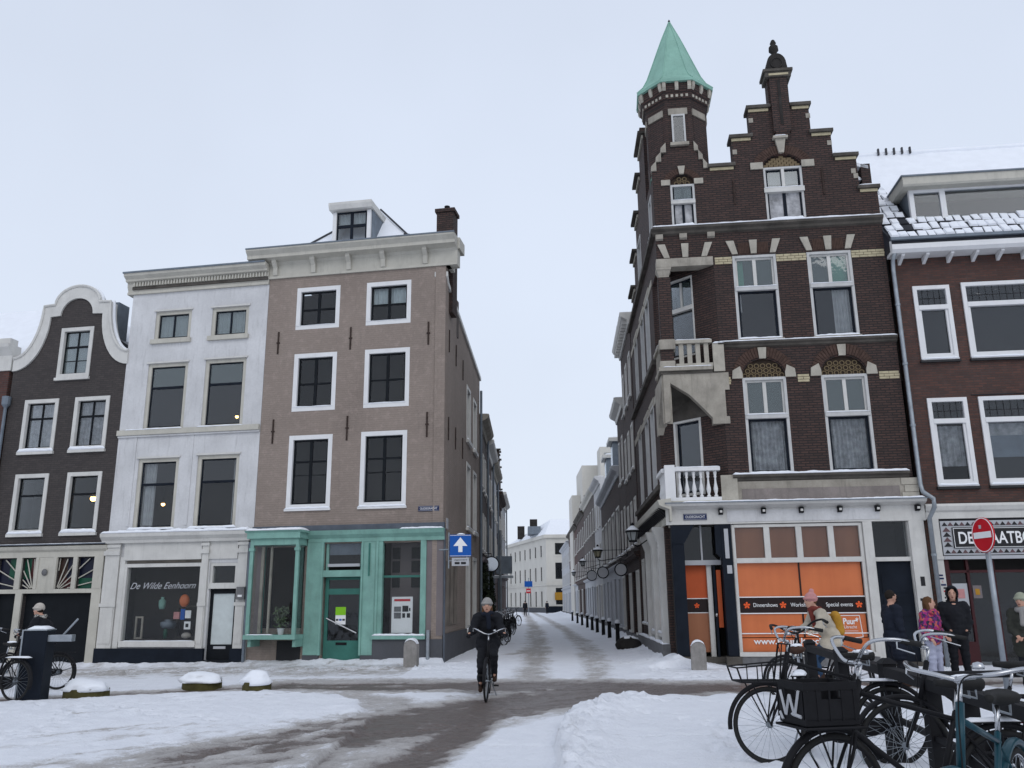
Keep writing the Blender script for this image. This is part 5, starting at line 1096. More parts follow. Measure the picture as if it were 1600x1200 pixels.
text_obj('Dinnershows', .135, 'print_white', sf, (.70, .056, 1.44), ext=.002, fit=.58); text_obj('Workshops', .135, 'print_white', sf, (1.60, .056, 1.44), ext=.002, fit=.52); text_obj('Special events', .135, 'print_white', sf, (2.44, .056, 1.44), ext=.002, fit=.63)
text_obj('www.PuurUtrecht', .20, 'print_white', sf, (.66, .072, .56), ext=.002, fit=1.75, bold=.004)
lg = MB().prism([(2.73, .66), (3.24, .72), (3.20, 1.22), (2.75, 1.22)], .058, .066).build('logo_panel', 'orange', sf)
for p, q in (((2.73, .66), (3.24, .72)), ((3.24, .72), (3.20, 1.22)), ((3.20, 1.22), (2.75, 1.22)), ((2.75, 1.22), (2.73, .66))): MB().tube([(p[0], .056, p[1]), (q[0], .056, q[1])], .010, 5).build('border', 'print_white', lg)
text_obj('Puur*', .20, 'print_white', lg, (2.80, .053, 1.02), ext=.002, fit=.36, bold=.005); text_obj('Utrecht', .10, 'print_white', lg, (2.81, .053, .92), ext=.002, fit=.30)
for z_ in (.86, .82): bx('print_line', 'print_white', lg, 2.80, 3.14, .05, .055, z_-.004, z_+.004)
bx('sill_stone', 'stone_grey', E_, .22, 3.55, -.08, -.002, -.3, .27); bx('plinth', 'stone_dark', E_, 3.5, 4.95, -.08, -.002, -.3, .15)
for a_, b_ in ((3.47, 3.69), (4.56, 4.92)): bx('pilaster', 'white', E_, a_, b_, -.07, -.002, .1, 3.47, bevel=.006)
for k, (z_, h_) in enumerate(((1.9, .22), (1.55, .06), (1.42, .14), (1.22, .03), (1.0, .03), (.9, .12))): bx('sticker', 'print_black', E_, 4.68-.06*(k % 2), 4.78-.06*(k % 3), -.076, -.071, z_, z_+h_)
dr = bx('door', 'navy', E_, 3.70, 4.54, .10, .16, .05, 2.50); bx('transom', 'white', dr, 3.70, 4.54, -.0, .16, 2.50, 2.60); bx('pane', 'glass_dark', dr, 3.72, 4.52, .10, .11, 2.60, 3.45)
for z_ in (.4, 1.2, 1.75): bx('door_panel', 'navy', dr, 3.82, 4.42, .085, .099, z_, z_+(.65 if z_ < 1 else .42))
# --- recessed corner entrance between dark posts
ph = MB().box(-1.2, -.90, -.03, .30, .28, 3.50).build('corner_post', 'navy', E_, bevel=.01); bx('post_base', 'stone_dark', ph, -1.26, -.86, -.09, .36, -.3, .275)
MB().prism([(-1.2, 3.0), (-.9, 3.0), (-.6, 3.5), (-1.2, 3.5)], -.05, -.031).build('bracket', 'navy', ph)
p2 = MB().box(.02, .28, -.06, .30, .28, 3.50).build('entrance_post', 'navy', E_, bevel=.01); bx('post_base', 'stone_dark', p2, -.04, .33, -.12, .36, -.3, .275); MB().prism([(.02, 2.62), (-.12, 2.75), (-.12, 3.5), (.02, 3.5)], -.05, .1).build('bracket', 'navy', p2); bx('white_strip', 'print_grey', p2, .10, .20, -.075, -.061, 2.62, 3.35); bx('sticker', 'print_grey', p2, .12, .24, -.07, -.061, 2.25, 2.45)
en = MB().box(-.95, .10, .32, .42, 2.48, 2.60).box(-.95, -.90, .32, .42, 2.60, 3.48).box(.02, .08, .32, .42, 2.6, 3.48).box(-.46, -.42, .32, .42, 2.6, 3.48).build('transom_window', 'print_grey', E_); bx('pane', 'glass_dark', en, -.90, -.46, .36, .37, 2.60, 3.48); bx('pane', 'glass_dark', en, -.42, .02, .36, .37, 2.60, 3.48)
pn = bx('entrance_panel', 'orange_dim', E_, -.92, -.34, .55, .60, .35, 1.30); bx('foil', 'orange_deep', pn, -.92, -.34, .55, .60, 1.66, 2.48) if 0 else None
pn2 = bx('entrance_foil', 'orange_deep', E_, -.92, -.34, .55, .60, 1.66, 2.50); bx('entrance_banner', 'bandblack', E_, -.92, -.34, .55, .60, 1.31, 1.65); star(E_, -.62, 1.48, .07, .545)
for z_ in (1.305, 1.655): bx('white_line', 'print_white', E_, -.92, -.34, .54, .549, z_-.01, z_+.01)
MB().box(-.34, -.22, .42, .62, .25, 2.50).build('door_frame', 'white', E_)
MB().hexa([(-.20, .30, .1), (-.14, .28, .1), (-.02, 1.1, .1), (-.08, 1.12, .1), (-.20, .30, 2.45), (-.14, .28, 2.45), (-.02, 1.1, 2.45), (-.08, 1.12, 2.45)]).build('open_door', 'navy', E_)
bx('door_foil', 'orange_deep', E_, -.12, -.01, .30, .31, .95, 2.35); MB().ell((-.17, .27, 1.25), .03, .03, .05).build('door_handle', 'chrome', E_)
bx('doorstep', 'stone_grey', E_, -1.1, .3, .02, .7, -.3, .10); bx('doorstep', 'stone_dark', E_, -1.0, .2, .2, .9, .10, .25)
bx('entrance_back', 'room', E_, -1.15, .6, 1.3, 1.4, -.2, 3.5); bx('entrance_wall', 'room', E_, .12, .2, .3, 1.4, -.2, 3.5)
bx('entrance_wall', 'white', E_, -.98, -.93, .3, 1.2, .0, 3.5)
street_plate(ME, -.88, -.30, 3.58, 3.74, -.07, 'dark blue street name plate on the white fascia of the turret building')
# ------------------------------------------------------------------ right hand brick house
Fh = house('brick_shop_house', OR_, YR, 'red brown brick house with snowy tiled roof, long dormer and black and white shop sign', 'house')
fw_ = [(5.40, 6.32, 7.58, 9.58), (6.62, 9.2, 7.58, 9.62), (5.40, 6.36, 4.32, 6.55), (6.64, 9.2, 4.32, 6.55)]
shf = [(5.28, 10.5, .05, 3.45)]
wall('facade', rect(4.98, 12.5, -.3, 10.5), holes_of(fw_)+holes_of(shf), .06, .28, 'brickF', Fh)
for i, w_ in enumerate(fw_):
    W_ = MB().box(w_[0], w_[0]+.10, .01, .16, w_[2], w_[3]).box(w_[1]-.10, w_[1], .01, .16, w_[2], w_[3]).box(w_[0]+.1, w_[1]-.1, .01, .16, w_[3]-.10, w_[3]).box(w_[0]+.1, w_[1]-.1, .01, .16, w_[2], w_[2]+.09).box(w_[0]+.1, w_[1]-.1, -.0, .16, w_[3]-.66, w_[3]-.54).build('window', 'white_clean', Fh)
    bx('sash', 'white_clean', W_, w_[0]+.1, w_[0]+.16, .04, .1, w_[2]+.09, w_[3]-.66)
    bx('sash', 'white_clean', W_, w_[1]-.16, w_[1]-.1, .04, .1, w_[2]+.09, w_[3]-.66); bx('sash', 'white_clean', W_, w_[0]+.16, w_[1]-.16, .04, .1, w_[2]+.09, w_[2]+.15)
    up_ = bx('pane', 'glass_mid', W_, w_[0]+.1, w_[1]-.1, .09, .098, w_[3]-.54, w_[3]-.10); bx('pane', 'glass_mid' if i != 2 else 'glass_dark', W_, w_[0]+.1, w_[1]-.1, .105, .112, w_[2]+.09, w_[3]-.66)
    n = 5 if i % 2 == 0 else 14
    for k in range(1, n): bx('lead_came', 'iron', W_, w_[0]+.1+(w_[1]-w_[0]-.2)*k/n-.004, w_[0]+.1+(w_[1]-w_[0]-.2)*k/n+.004, .082, .089, w_[3]-.54, w_[3]-.10)
    bx('lead_came', 'iron', W_, w_[0]+.1, w_[1]-.1, .080, .0815, w_[3]-.34, w_[3]-.33)
    bx('sill', 'sill_dark', W_, w_[0]-.03, w_[1]+.03, -.03, .058, w_[2]-.09, w_[2]-.03); bx('sill_board', 'white_clean', W_, w_[0]-.0, w_[1]+.0, -.02, .055, w_[2]-.028, w_[2]); snow_ridge(W_, w_[0], w_[1], -.03, .05, w_[2], .05, seed=i)
    if i == 2: curtain(W_, w_[0]+.1, w_[1]-.1, w_[2]+.5, w_[3]-.7, .22, 'curtain_dim')
    if i == 3: bx('blind', 'zinc', W_, w_[0]+.1, w_[1]-.1, .2, .21, w_[2]+.7, w_[2]+1.25); bx('blind', 'curtain_dim', W_, w_[0]+.1, w_[1]-.1, .22, .23, w_[2]+1.25, w_[3]-.66)
bx('lintel', 'sill_dark', Fh, 6.5, 9.4, .03, .058, 6.6, 6.62)
body(Fh, 5.1, 12.4, 1.5, 8, 10.3)
for z_ in (3.5, 6.8): bx('interior_floor', 'room', Fh, 5.1, 12.4, .36, 1.5, z_, z_+.4)
ev = MB().prism([(.06, 10.38), (-.38, 10.38), (-.46, 10.46), (-.46, 10.60), (-.40, 10.60), (-.40, 10.74), (.06, 10.74)], 4.86, 12.6, ax='x').build('eaves', 'white_clean', Fh); MB().box(4.84, 12.6, -.52, -.42, 10.70, 10.78).build('gutter', 'zinc', ev)
for k in range(12): MB().prism([(.058, 10.20), (-.10, 10.26), (-.32, 10.33), (-.32, 10.375), (.058, 10.375)], 5.12+k*.62, 5.20+k*.62, ax='x').build('eaves_bracket', 'white_clean', ev)
# roof slope: pitch from the eaves to the ridge
RS = (15.3-10.72)/(3.6+.42); 
def rz_(y): return 10.72+(y+.42)*RS
rf = MB().hexa([(4.88, -.42, 10.45), (12.6, -.42, 10.45), (12.6, 3.6, 10.6), (4.30, 3.6, 10.6), (4.88, -.42, 10.72), (12.6, -.42, 10.72), (12.6, 3.6, 15.27), (4.30, 3.6, 15.27)]).build('roof', 'tile', Fh)
# pantiles, each capped with snow: bare only near the dormer
tm = MB(); tm.box(-.115, .115, 0, .30, 0, .03); tile = tm.build('roof_tile', 'tile', rf)
sm_ = MB().hexa([(-.108, .0, .03), (.108, .0, .03), (.108, .30, .03), (-.108, .30, .03), (-.085, .035, .085), (.085, .035, .085), (.095, .30, .075), (-.095, .30, .075)]); snt = sm_.build('tile_snow', 'snow', rf)
ang = math.atan(RS); first = True; cnt = 0
rr = random.Random(5)
for r in range(9):
    for c in range(34):
        x = 5.0+c*.235; y = -.36+r*.27; z = rz_(y)+.012
        if x > 5.58+.0 and r > 2: continue
        if x < 4.86+(y+.42)*-.1: continue
        m_ = Matrix.Translation((x, y, z)) @ Matrix.Rotation(ang, 4, 'X') @ Matrix.Rotation(R(2), 4, 'X')
        if first: tile.matrix_local = m_; snt.matrix_local = m_; first = False
        else:
            if cnt < 280: inst(tile, rf, mat4=m_); cnt += 1
            if not (rr.random() < (.04 if (x < 5.9 or r > 1) else .02)): inst(snt, rf, mat4=m_ @ Matrix.Translation((rr.uniform(-.012, .012), rr.uniform(-.03, .03), 0)) @ Matrix.Rotation(rr.uniform(-.12, .12), 4, 'Z') @ Matrix.Scale(rr.uniform(.5, 1.0), 4, (0, 0, 1)) @ Matrix.Scale(rr.uniform(.92, 1.10), 4, (1, 0, 0)) @ Matrix.Scale(rr.uniform(.8, 1.12), 4, (0, 1, 0)))
sn = MB(); vs = []; fs = []; nx, ny = 90, 40
for j in range(ny+1):
    for i in range(nx+1):
        y = .15+3.5*j/ny; xl = 4.90-(y+.42)*.14; x = xl+(12.6-xl)*i/nx
        if x > 5.5 or 1: pass
        vs.append((x, y, rz_(y)+.05+.05*mnoise.noise(Vector((x*1.3, y*1.3, 3)))+.02*mnoise.noise(Vector((x*5, y*5, 1)))-(.06 if j == 0 else 0)))
for j in range(ny):
    for i in range(nx):
        x = vs[j*(nx+1)+i][0]; y = vs[j*(nx+1)+i][1]
        if y < .55 and not (x < 5.2 and y > .5): continue
        if 5.45 < x and y < 1.12: continue
        a = j*(nx+1)+i; fs.append((a, a+1, a+nx+2, a+nx+1))
sn._add(vs, fs); so2 = sn.build('roof_snow', 'snow', rf, smooth=True); md = so2.modifiers.new('s', 'SOLIDIFY'); md.thickness = .05; md.offset = -1
snow_ridge(rf, 4.9, 12.6, -.46, -.30, 10.74, .05, seed=61)
MB().tube([(4.30, 3.6, 15.3), (12.6, 3.6, 15.3)], .12, 8).build('ridge', 'snow', rf)
for k in range(22): 
    x = 4.7+k*.24; 
    if not (4.7 < x < 5.5 or 6.1 < x < 7.3): continue
    MB().box(x-.025, x+.025, 3.42, 3.50, 15.25, 15.46).build('ridge_tile_end', 'roof', rf)
# dormer
dm = MB().box(5.72, 12.5, .28, 3, 11.28, 11.36).box(5.72, 5.84, .28, .40, 11.36, 12.45).box(6.52, 6.66, .28, .40, 11.36, 12.45).box(9.0, 9.12, .28, .40, 11.36, 12.45).box(5.84, 6.52, .28, .40, 12.37, 12.45).box(6.66, 9.0, .28, .40, 12.40, 12.45).box(5.84, 6.52, .26, .40, 11.36, 11.42).build('dormer', 'white_clean', Fh)
MB().prism([(5.72, 11.3), (5.72, 12.45), (5.78, 12.45), (5.78, 11.3)], .40, 2.6).build('dormer_cheek', 'zinc', dm)
MB().prism([(.02, 12.45), (-.02, 12.50), (-.02, 12.72), (1.5, 12.72), (1.5, 12.45)], 5.50, 12.6, ax='x').build('dormer_fascia', 'cream', dm); MB().box(5.46, 12.6, -.06, 1.3, 12.72, 12.76).build('dormer_flashing', 'zinc', dm)
snow_ridge(dm, 5.5, 12.6, .0, 1.3, 12.76, .10, seed=64, step=.15)
for a_, b_ in ((5.84, 6.52), (6.66, 9.0)): bx('pane', 'glass_mid', dm, a_, b_, .33, .338, 11.42, 12.40)
bx('interior', 'room', dm, 5.8, 12.4, 1.5, 1.6, 11.3, 12.5)
bb = tag(bx('cardboard_box', 'curtain', None, 6.35, 6.98, .5, .8, 11.38, 11.72), 'pale boxes standing on the sill inside the long dormer window', 'box'); bb.matrix_basis = ME
snow_ridge(dm, 6.6, 12.0, .10, .27, 11.36, .06, seed=67)
# drainpipe between the two buildings
MB().tube([(4.95, -.35, 10.42), (4.93, -.18, 10.25), (4.92, -.16, 10.0), (4.92, -.16, 4.35), (4.93, -.24, 4.15), (5.10, -.42, 3.95), (5.10, -.40, 3.75), (5.02, -.20, 3.5), (5.02, -.20, -.1)], .055, 10).build('drainpipe', 'steel', Fh, smooth=True)
for z_ in (9, 7.4, 5.8, 2.6, 1.2): MB().lathe([(.068, z_), (.068, z_+.06)], ((4.92, -.16, 0) if z_ > 4 else (5.02, -.20, 0)), 10).build('pipe_bracket', 'steel', Fh)
# shop front with sign
MB().prism([(.06, 3.50), (-.03, 3.50), (-.03, 3.66), (-.08, 3.70), (-.12, 3.80), (-.10, 3.86), (.06, 3.86)], 5.0, 12.5, ax='x').build('fascia', 'white', Fh)
bx('pilaster', 'white', Fh, 5.08, 5.28, -.04, .058, -.2, 3.5); bx('pilaster_cap', 'white', Fh, 5.06, 5.32, -.07, -.041, 2.52, 2.60)
rr = random.Random(9)
for k in range(16): bx('sticker', rr.choice(['print_black', 'print_red', 'zinc', 'print_blue', 'print_black']), Fh, 5.12+rr.random()*.1, 5.2+rr.random()*.08, -.047, -.042, 1.0+k*.075, 1.04+k*.075)
sg = MB().box(5.30, 10.4, -.06, -.02, 2.62, 3.44).build('sign_board', 'print_grey', Fh)
for k in range(38):
    x = 5.33+k*.135
    for j, z_ in enumerate((2.66, 3.32)): MB().prism([(x, z_), (x+.135, z_), (x+.0675, z_+.09)], -.068, -.061).build('triangle_motif', ('print_black', 'sill_mauve')[k % 2], sg)
for j in range(4): MB().prism([(5.33, 2.82+j*.12), (5.52, 2.82+j*.12), (5.425, 2.93+j*.12)], -.068, -.061).build('triangle_motif', 'sill_mauve' if j % 2 else 'print_black', sg)
sp = bx('sign_panel', 'print_black', sg, 5.55, 10.2, -.09, -.062, 2.78, 3.28)
for z_ in (2.80, 3.255): bx('sign_border', 'print_white', sp, 5.57, 10.18, -.096, -.091, z_-.006, z_+.006)
bx('sign_border', 'print_white', sp, 5.57, 5.582, -.096, -.091, 2.806, 3.249)
text_obj('DE PLAATBOEF', .40, 'print_white', sp, (5.66, -.094, 2.89), ext=.003, bold=.006, fit=1.98)
bx('awning_box', 'iron', Fh, 5.28, 10.5, -.03, .05, 3.45, 3.50)
MB().box(5.30, 10.4, -.08, .05, 2.52, 2.60).build('lintel', 'print_grey', Fh)
MB().box(5.28, 5.36, .0, .14, .05, 2.52).box(5.62, 5.66, .02, .14, .05, 2.52).box(6.35, 6.45, .02, .14, .05, 2.52).build('shop_frame', 'brown_frame', Fh) if 0 else None
sfm = MB().box(5.28, 5.40, .0, .14, .05, 2.52).box(5.80, 5.86, .02, .14, .05, 2.52).box(6.35, 6.45, .02, .14, .05, 2.52).box(7.2, 7.3, .02, .14, .05, 2.52).box(5.40, 5.80, .02, .14, .05, .6).box(5.4, 7.2, .02, .14, 2.2, 2.26).build('shop_window', 'maroon', Fh)
for a_, b_, c_ in ((5.40, 5.80, .6), (5.86, 6.35, .1), (6.45, 7.2, .1), (7.3, 10.4, .1)): bx('pane', 'glass', sfm, a_, b_, .07, .078, c_, 2.2 if b_ < 7.25 else 2.52)
bx('poster', 'print_grey', sfm, 5.34, 5.78, .0, .012, 1.15, 1.95) if 0 else None
pp_ = tag(bx('poster', 'print_grey', None, 5.44, 5.78, .055, .066, 1.25, 1.95), 'pale poster behind the man in the hooded black jacket', 'poster'); pp_.matrix_basis = ME
bx('photo_print', 'wool_pink', pp_, 5.54, 5.70, .048, .054, 1.6, 1.82)
pp_ = tag(bx('poster', 'mauve', None, 5.90, 6.10, .055, .066, 1.60, 1.90), 'small framed notice on the record shop door beside the grey pole', 'poster'); pp_.matrix_basis = ME; bx('photo_print', 'mustard', pp_, 5.95, 6.05, .048, .054, 1.68, 1.82)
# ------------------------------------------------------------------ the lane: row houses on both sides
def along(right, y): return Vector((wall_rx(y) if right else wall_lx(y), y))
def row_house(right, y0, y1, z, mat, label, cols, floors, gf='white', wmat='white', cor='white', gm='glass_dark', cw=.95, corh=.35, roof=None, lane=True, name='lane_house', gh=3.2, cat='house'):
    a, b = along(right, y0), along(right, y1)
    p, q = (b, a) if right else (a, b)
    d = (q-p); L = d.length; o = empty(name, (p.x, p.y, 0), math.atan2(d.y, d.x), label, cat, 'houses along the snowy lane')
    holes = []; ws = []
    fh = (z-.5-gh)/floors
    for f in range(floors):
        for c in range(cols):
            cx = L*(c+.5)/cols; w = min(cw, L/cols*.62); z0 = gh+.45+fh*f; h = fh*.62; ws.append((cx-w/2, cx+w/2, z0, z0+h))
    gws = []
    for c in range(cols):
        cx = L*(c+.5)/cols; w = min(1.3, L/cols*.7); gws.append((cx-w/2, cx+w/2, .5 if c % 2 == 0 else .05, 2.7))
    wall('upper_wall', rect(0, L, gh, z), holes_of(ws), 0, .28, mat, o)
    wall('ground_floor_wall', rect(0, L, -.3, gh-.002), holes_of(gws), -.02, .3, gf, o)
    for w_ in ws: window(o, *w_, v=.02, case=.09, proud=.05, fmat=wmat, smat='navy', cols=1, rows=(1.4, 1), gmat=gm, sill=.07, snow=y0 < 50, xf=None)
    for i, w_ in enumerate(gws):
        if i % 2 == 0: window(o, *w_, v=.0, case=.08, proud=.05, fmat=gf if gf != mat else 'white', smat='navy', cols=1, rows=(2, 1), gmat='glass_dark', sill=.08, snow=False)
        else:
            d_ = bx('door', 'navy', o, w_[0], w_[1], .1, .16, w_[2], 2.3); bx('pane', 'glass_dark', d_, w_[0]+.02, w_[1]-.02, .1, .11, 2.34, 2.7); bx('door_panel', 'black', d_, w_[0]+.15, w_[1]-.15, .08, .099, .5, 2.0)
    MB().prism([(0, gh-.05), (-.12, gh-.05), (-.2, gh+.06), (-.2, gh+.12), (0, gh+.16)], 0, L, ax='x').build('shop_cornice', gf, o)
    c = MB().prism([(0, z-corh*.5), (-.06, z-corh*.5), (-.10, z), (-.30, z+.12), (-.36, z+.22), (-.36, z+.30), (.3, z+.30), (.3, z-.0), (0, z)], 0, L, ax='x').build('cornice', cor, o)
    snow_ridge(c, .02, L-.02, -.35, .3, z+.30, .08, seed=y0, step=.3)
    body(o, .2, L-.2, 1.3, 6, z-.1); bx('end_wall', mat, o, 0, .15, .3, 7, -.3, z); bx('end_wall', mat, o, L-.15, L, .3, 7, -.3, z)
    if roof: MB().prism([(.25, z+.15), (3.2, z+roof), (6.5, z+.15)], 0, L, ax='x').build('roof', 'snow', o)
    bx('plinth', 'stone_grey', o, 0, L, -.08, -.021, -.3, .4)
    return o, L
# right side, from the turret house outwards
o, L = row_house(True, 31.2, 36.4, 12.0, 'darkbrick', 'dark brick lane house with white cornice right behind the turret building', 3, 3, gf='darkbrick', cor='white', cw=.8)
for k in range(12): bx('modillion', 'white', o, .2+k*.42, .32+k*.42, -.28, 0, 11.9, 12.05)
MB().box(L-1.2, L-.5, 1, 1.7, 12, 13.4).build('chimney', 'darkbrick', o)
o, L = row_house(True, 36.45, 40.2, 9.9, 'darkbrick', 'narrow dark brick lane house, second beyond the turret building', 2, 2, gf='darkbrick', cor='white', cw=.7)
o, L = row_house(True, 40.25, 55.6, 7.5, 'darkbrick', 'dark brick lane house with large white framed windows above a pale grey shop', 5, 1, gf='grey_far', cor='grey_far', gm='glass_sky', cw=1.9, roof=1.9)
for x in (L-3.4, L-8.5):
    d_ = MB().box(x, x+1.5, -.1, 2.4, 7.8, 9.3).build('dormer', 'zinc', o); MB().box(x-.15, x+1.65, -.3, 2.4, 9.3, 9.48).build('dormer_cornice', 'white', d_); bx('pane', 'glass_dark', d_, x+.15, x+1.35, -.12, -.105, 8.0, 9.1); snow_ridge(d_, x-.1, x+1.6, -.25, 1.5, 9.48, .1)
o, L = row_house(True, 55.7, 62, 9.2, 'stucco', 'white plastered lane house with arched upper windows', 3, 2, gf='stucco', cor='stucco', roof=1.4, cw=.8)
o, L = row_house(True, 62.05, 75, 9.3, 'brickgrey', 'brown brick lane house between the white house and the dark gabled one', 5, 2, gf='grey_far', cor='cream', roof=1.4)
o, L = row_house(True, 75.05, 86, 9.0, 'brickdull', 'dark brick lane house with stepped parapet and small chimneys', 4, 2, gf='brickdull', cor='stone_dark', roof=1.2)
for k in range(4): 
    MB().box(1.0+k*2.6, 1.5+k*2.6, .2, .7, 9.2, 10.5+.3*(k % 2)).build('chimney', 'darkbrick', o)
o, L = row_house(True, 86.05, 103, 8.8, 'redbrick', 'red brick lane house far down on the right', 6, 2, gf='grey_far', cor='stone_dark', roof=1.3)
o, L = row_house(True, 103.05, 124, 8.3, 'grey_far', 'pale plastered lane house, last on the right before the cream corner building', 6, 2, gf='grey_far', cor='grey_far')
cb = empty('concrete_block', (8.1, 92, 0), 0, 'pale modern block rising in steps behind the lane roofs', 'building')
MB().box(-1.0, 3, -4, 4, 0, 15.2).build('tower', 'stucco_far', cb); MB().box(.6, 3, -7, -4.01, 0, 16.6).build('tower', 'stucco_far', cb); MB().box(-1.9, -1.01, -1, 4, 0, 12.5).build('tower', 'stucco_far', cb)
for z in (14.2,): bx('window', 'glass_mid', cb, 1.0, 2.8, -7.05, -7.01, z+.4, z+1.8)
# left side
for (a, b, z, mat, lab, cols, fl, cor) in ((34.05, 38.6, 8.7, 'brickgrey', 'grey brown lane house next to the taupe corner house', 3, 2, 'stone'), (38.65, 44.0, 8.5, 'brickdull', 'dull brown lane house, second beyond the taupe corner house', 3, 2, 'white'), (44.05, 50.2, 8.4, 'grey_far', 'grey lane house before the stepped gable on the left', 4, 2, 'stone'), (57.05, 66, 8.4, 'grey_far', 'pale lane house at the far end of the left row', 4, 2, 'white')):
    o, L = row_house(False, a, b, z, mat, lab, cols, fl, gf='mauve', cor=cor, cw=.8)
    MB().tube([(L-.1, -.1, 0), (L-.1, -.1, z)], .05).build('drainpipe', 'zinc', o)
o, L = row_house(False, 50.25, 57, 7.6, 'darkbrick', 'dark brick lane house with a tall stepped gable on the left', 4, 2, gf='brickdull', cor='darkbrick')
for k in range(7): MB().box(L*.5-(7-k)*.45, L*.5+(7-k)*.45, -.05, .35, 7.9+k*.42, 7.9+(k+1)*.42).build('gable_step', 'darkbrick', o); 
for k in range(7):
    for sg_ in (-1, 1): MB().box(L*.5+sg_*(7-k)*.45-.22, L*.5+sg_*(7-k)*.45+.22, -.15, .4, 7.9+(k+1)*.42, 7.96+(k+1)*.42).build('coping', 'stone_dark', o)
# cream corner building closing the view
CB = empty('cream_corner_building', (4.9, 132, 0), 0, 'cream three storey corner building with snowy hipped roof at the end of the lane', 'building')
fh_ = []
for z0 in (.9, 4.6, 8.2): fh_.append((1.2, 3.4, z0+.2, z0+2.9 if z0 < 8 else z0+2.2)); fh_.append((5.0, 7.2, z0+.2, z0+2.6)); fh_.append((9, 11.2, z0+.2, z0+2.6))
wall('front_wall', rect(0, 16, -.3, 11.3), holes_of(fh_), 0, .4, 'stucco_far', CB)
for i, w_ in enumerate(fh_): window(CB, *w_, v=.05, case=.15, proud=.03, fmat='stucco_far', smat='navy', cols=2, rows=(2, 1), gmat='glass_dark', sill=.15, snow=False, sash=.08)
fr2 = frame_from((-6.2, 26, 0), Vector((6.2, -26))); LL = math.hypot(6.2, 26)
sh_ = []
for c in range(7):
    for z0, h in ((.8, 2.5), (4.6, 2.3), (8.2, 1.9)): sh_.append((LL-2.4-c*3.4-1.1, LL-2.4-c*3.4, z0, z0+h))
wall('side_wall', rect(0, LL, -.3, 11.3), holes_of(sh_), 0.01, .4, 'stucco_far', CB, xf=fr2)
for w_ in sh_: window(CB, *w_, v=.05, case=.12, proud=.03, fmat='stucco_far', smat='navy', cols=1, rows=(2, 1), gmat='glass_dark', sill=.12, snow=False, xf=fr2)
MB().box(0, LL, -.35, .0, 11.0, 11.5).box(0, LL, -.15, .0, 4.0, 4.2).build('cornice', 'stucco_far', CB, xf=fr2); MB().box(-.35, 16, -.35, .0, 11.0, 11.5).box(-.15, 16, -.15, .0, 4.0, 4.2).build('cornice', 'stucco_far', CB)
MB().box(-.1, 16, -.12, -.0, -.3, 1.0).build('base', 'navy', CB); MB().box(0, LL, -.1, 0, -.3, .8).build('base', 'greyplinth', CB, xf=fr2)
MB().hexa([(-.2, -.1, 11.45), (16, -.1, 11.45), (16, 14, 11.45), (-6.3, 26, 11.45), (1.0, 4.5, 14.2), (14, 5, 14.2), (12, 8, 14.2), (-1.0, 14, 13.6)]).build('roof', 'snow', CB)
for x, y, h in ((-3.6, 16, 14.6), (-1.6, 10, 15.2)): MB().box(x-.6, x+.6, y-.6, y+.6, 12, h-.5).build('chimney', 'stone_black', CB); snow_ridge(CB, x-.55, x+.55, y-.5, y+.5, h-.5, .1)
MB().box(-2.6, -.6, 5, 9, 12, 13.2).build('dormer', 'zinc', CB)
body(CB, .5, 15.5, 3, 8, 11); bx('interior', 'room', CB, .5, LL-.5, 1.0, 1.1, 0, 11, xf=fr2)
bx('lit_window_panel', 'mustard', CB, 1.2, 3.4, -.2, -.12, 1.9, 3.0)  # warm light of a lit window put into a mustard panel
bf = empty('backdrop_house', (-6.5, 165, 0), 0, 'pale house beyond the end of the left row', 'house'); MB().box(-7, 5, 0, 8, -.3, 8.5).build('wall', 'grey_far', bf); MB().prism([(-7.3, 8.5), (-1, 11), (5.3, 8.5)], -.1, 8).build('roof', 'snow', bf)
for k in range(4): bx('window', 'glass_dark', bf, -6+k*2.8, -4.8+k*2.8, -.03, -.001, 5, 7); bx('window', 'glass_dark', bf, -6+k*2.8, -4.8+k*2.8, -.03, -.001, 1, 3.4)

# ------------------------------------------------------------------ lane furniture
def lantern(x, y, z, wallx, label, s=1, mat='lampglass'):
    o = empty('street_lantern', (x, y, z), 0, label, 'street lamp', 'wall lanterns along the lane')
    r = MB(); r.lathe([(.16*s, 0), (.23*s, .30*s)], n=6); 
    MB().lathe([(.12*s, .02), (.20*s, .29*s)], n=6).build('glass', mat, o)
    fr = MB()
    for k in range(6):
        a = k*PI/3; fr.tube([(.13*s*math.cos(a), .13*s*math.sin(a), 0), (.215*s*math.cos(a), .215*s*math.sin(a), .30*s)], .012*s, 5)
    fr.lathe([(.14*s, -.03), (.14*s, .02)], n=12).lathe([(.26*s, .29*s), (.26*s, .32*s), (.14*s, .44*s), (.06*s, .50*s), (.06*s, .56*s), (.02*s, .62*s)], n=12); fr.build('lantern_frame', 'iron', o)
    MB().lathe([(.24*s, .33*s), (.20*s, .39*s), (.12*s, .46*s), (.05*s, .52*s)], n=12).build('snow', 'snow', o, smooth=True)
    d = wallx-x; MB().tube([(0, 0, -.02), (0, 0, -.12*s), (.15, 0, -.18*s), (d*.6, 0, -.05), (d+.03, 0, .12)], .02, 6).tube([(.12, 0, .33*s), (d+.03, 0, .30)], .014, 6).tube([(d-.02, 0, -.15), (d-.02, 0, .4)], .025, 6).build('wall_bracket', 'iron', o)
    return o
lantern(3.72, 27.2, 3.42, wall_rx(27.2), 'nearest black wall lantern, beside the white cornice of the turret building', .92)
lantern(3.55, 37.0, 3.42, wall_rx(37), 'second wall lantern with yellowish panes hanging over the lane', .85, 'lampglass_warm')
lantern(4.55, 58.0, 3.9, wall_rx(58), 'third wall lantern, small and grey, before the white lane house', .9)
lantern(4.9, 72.0, 3.7, wall_rx(72), 'farthest wall lantern, tiny above the row of lane shops', .8)
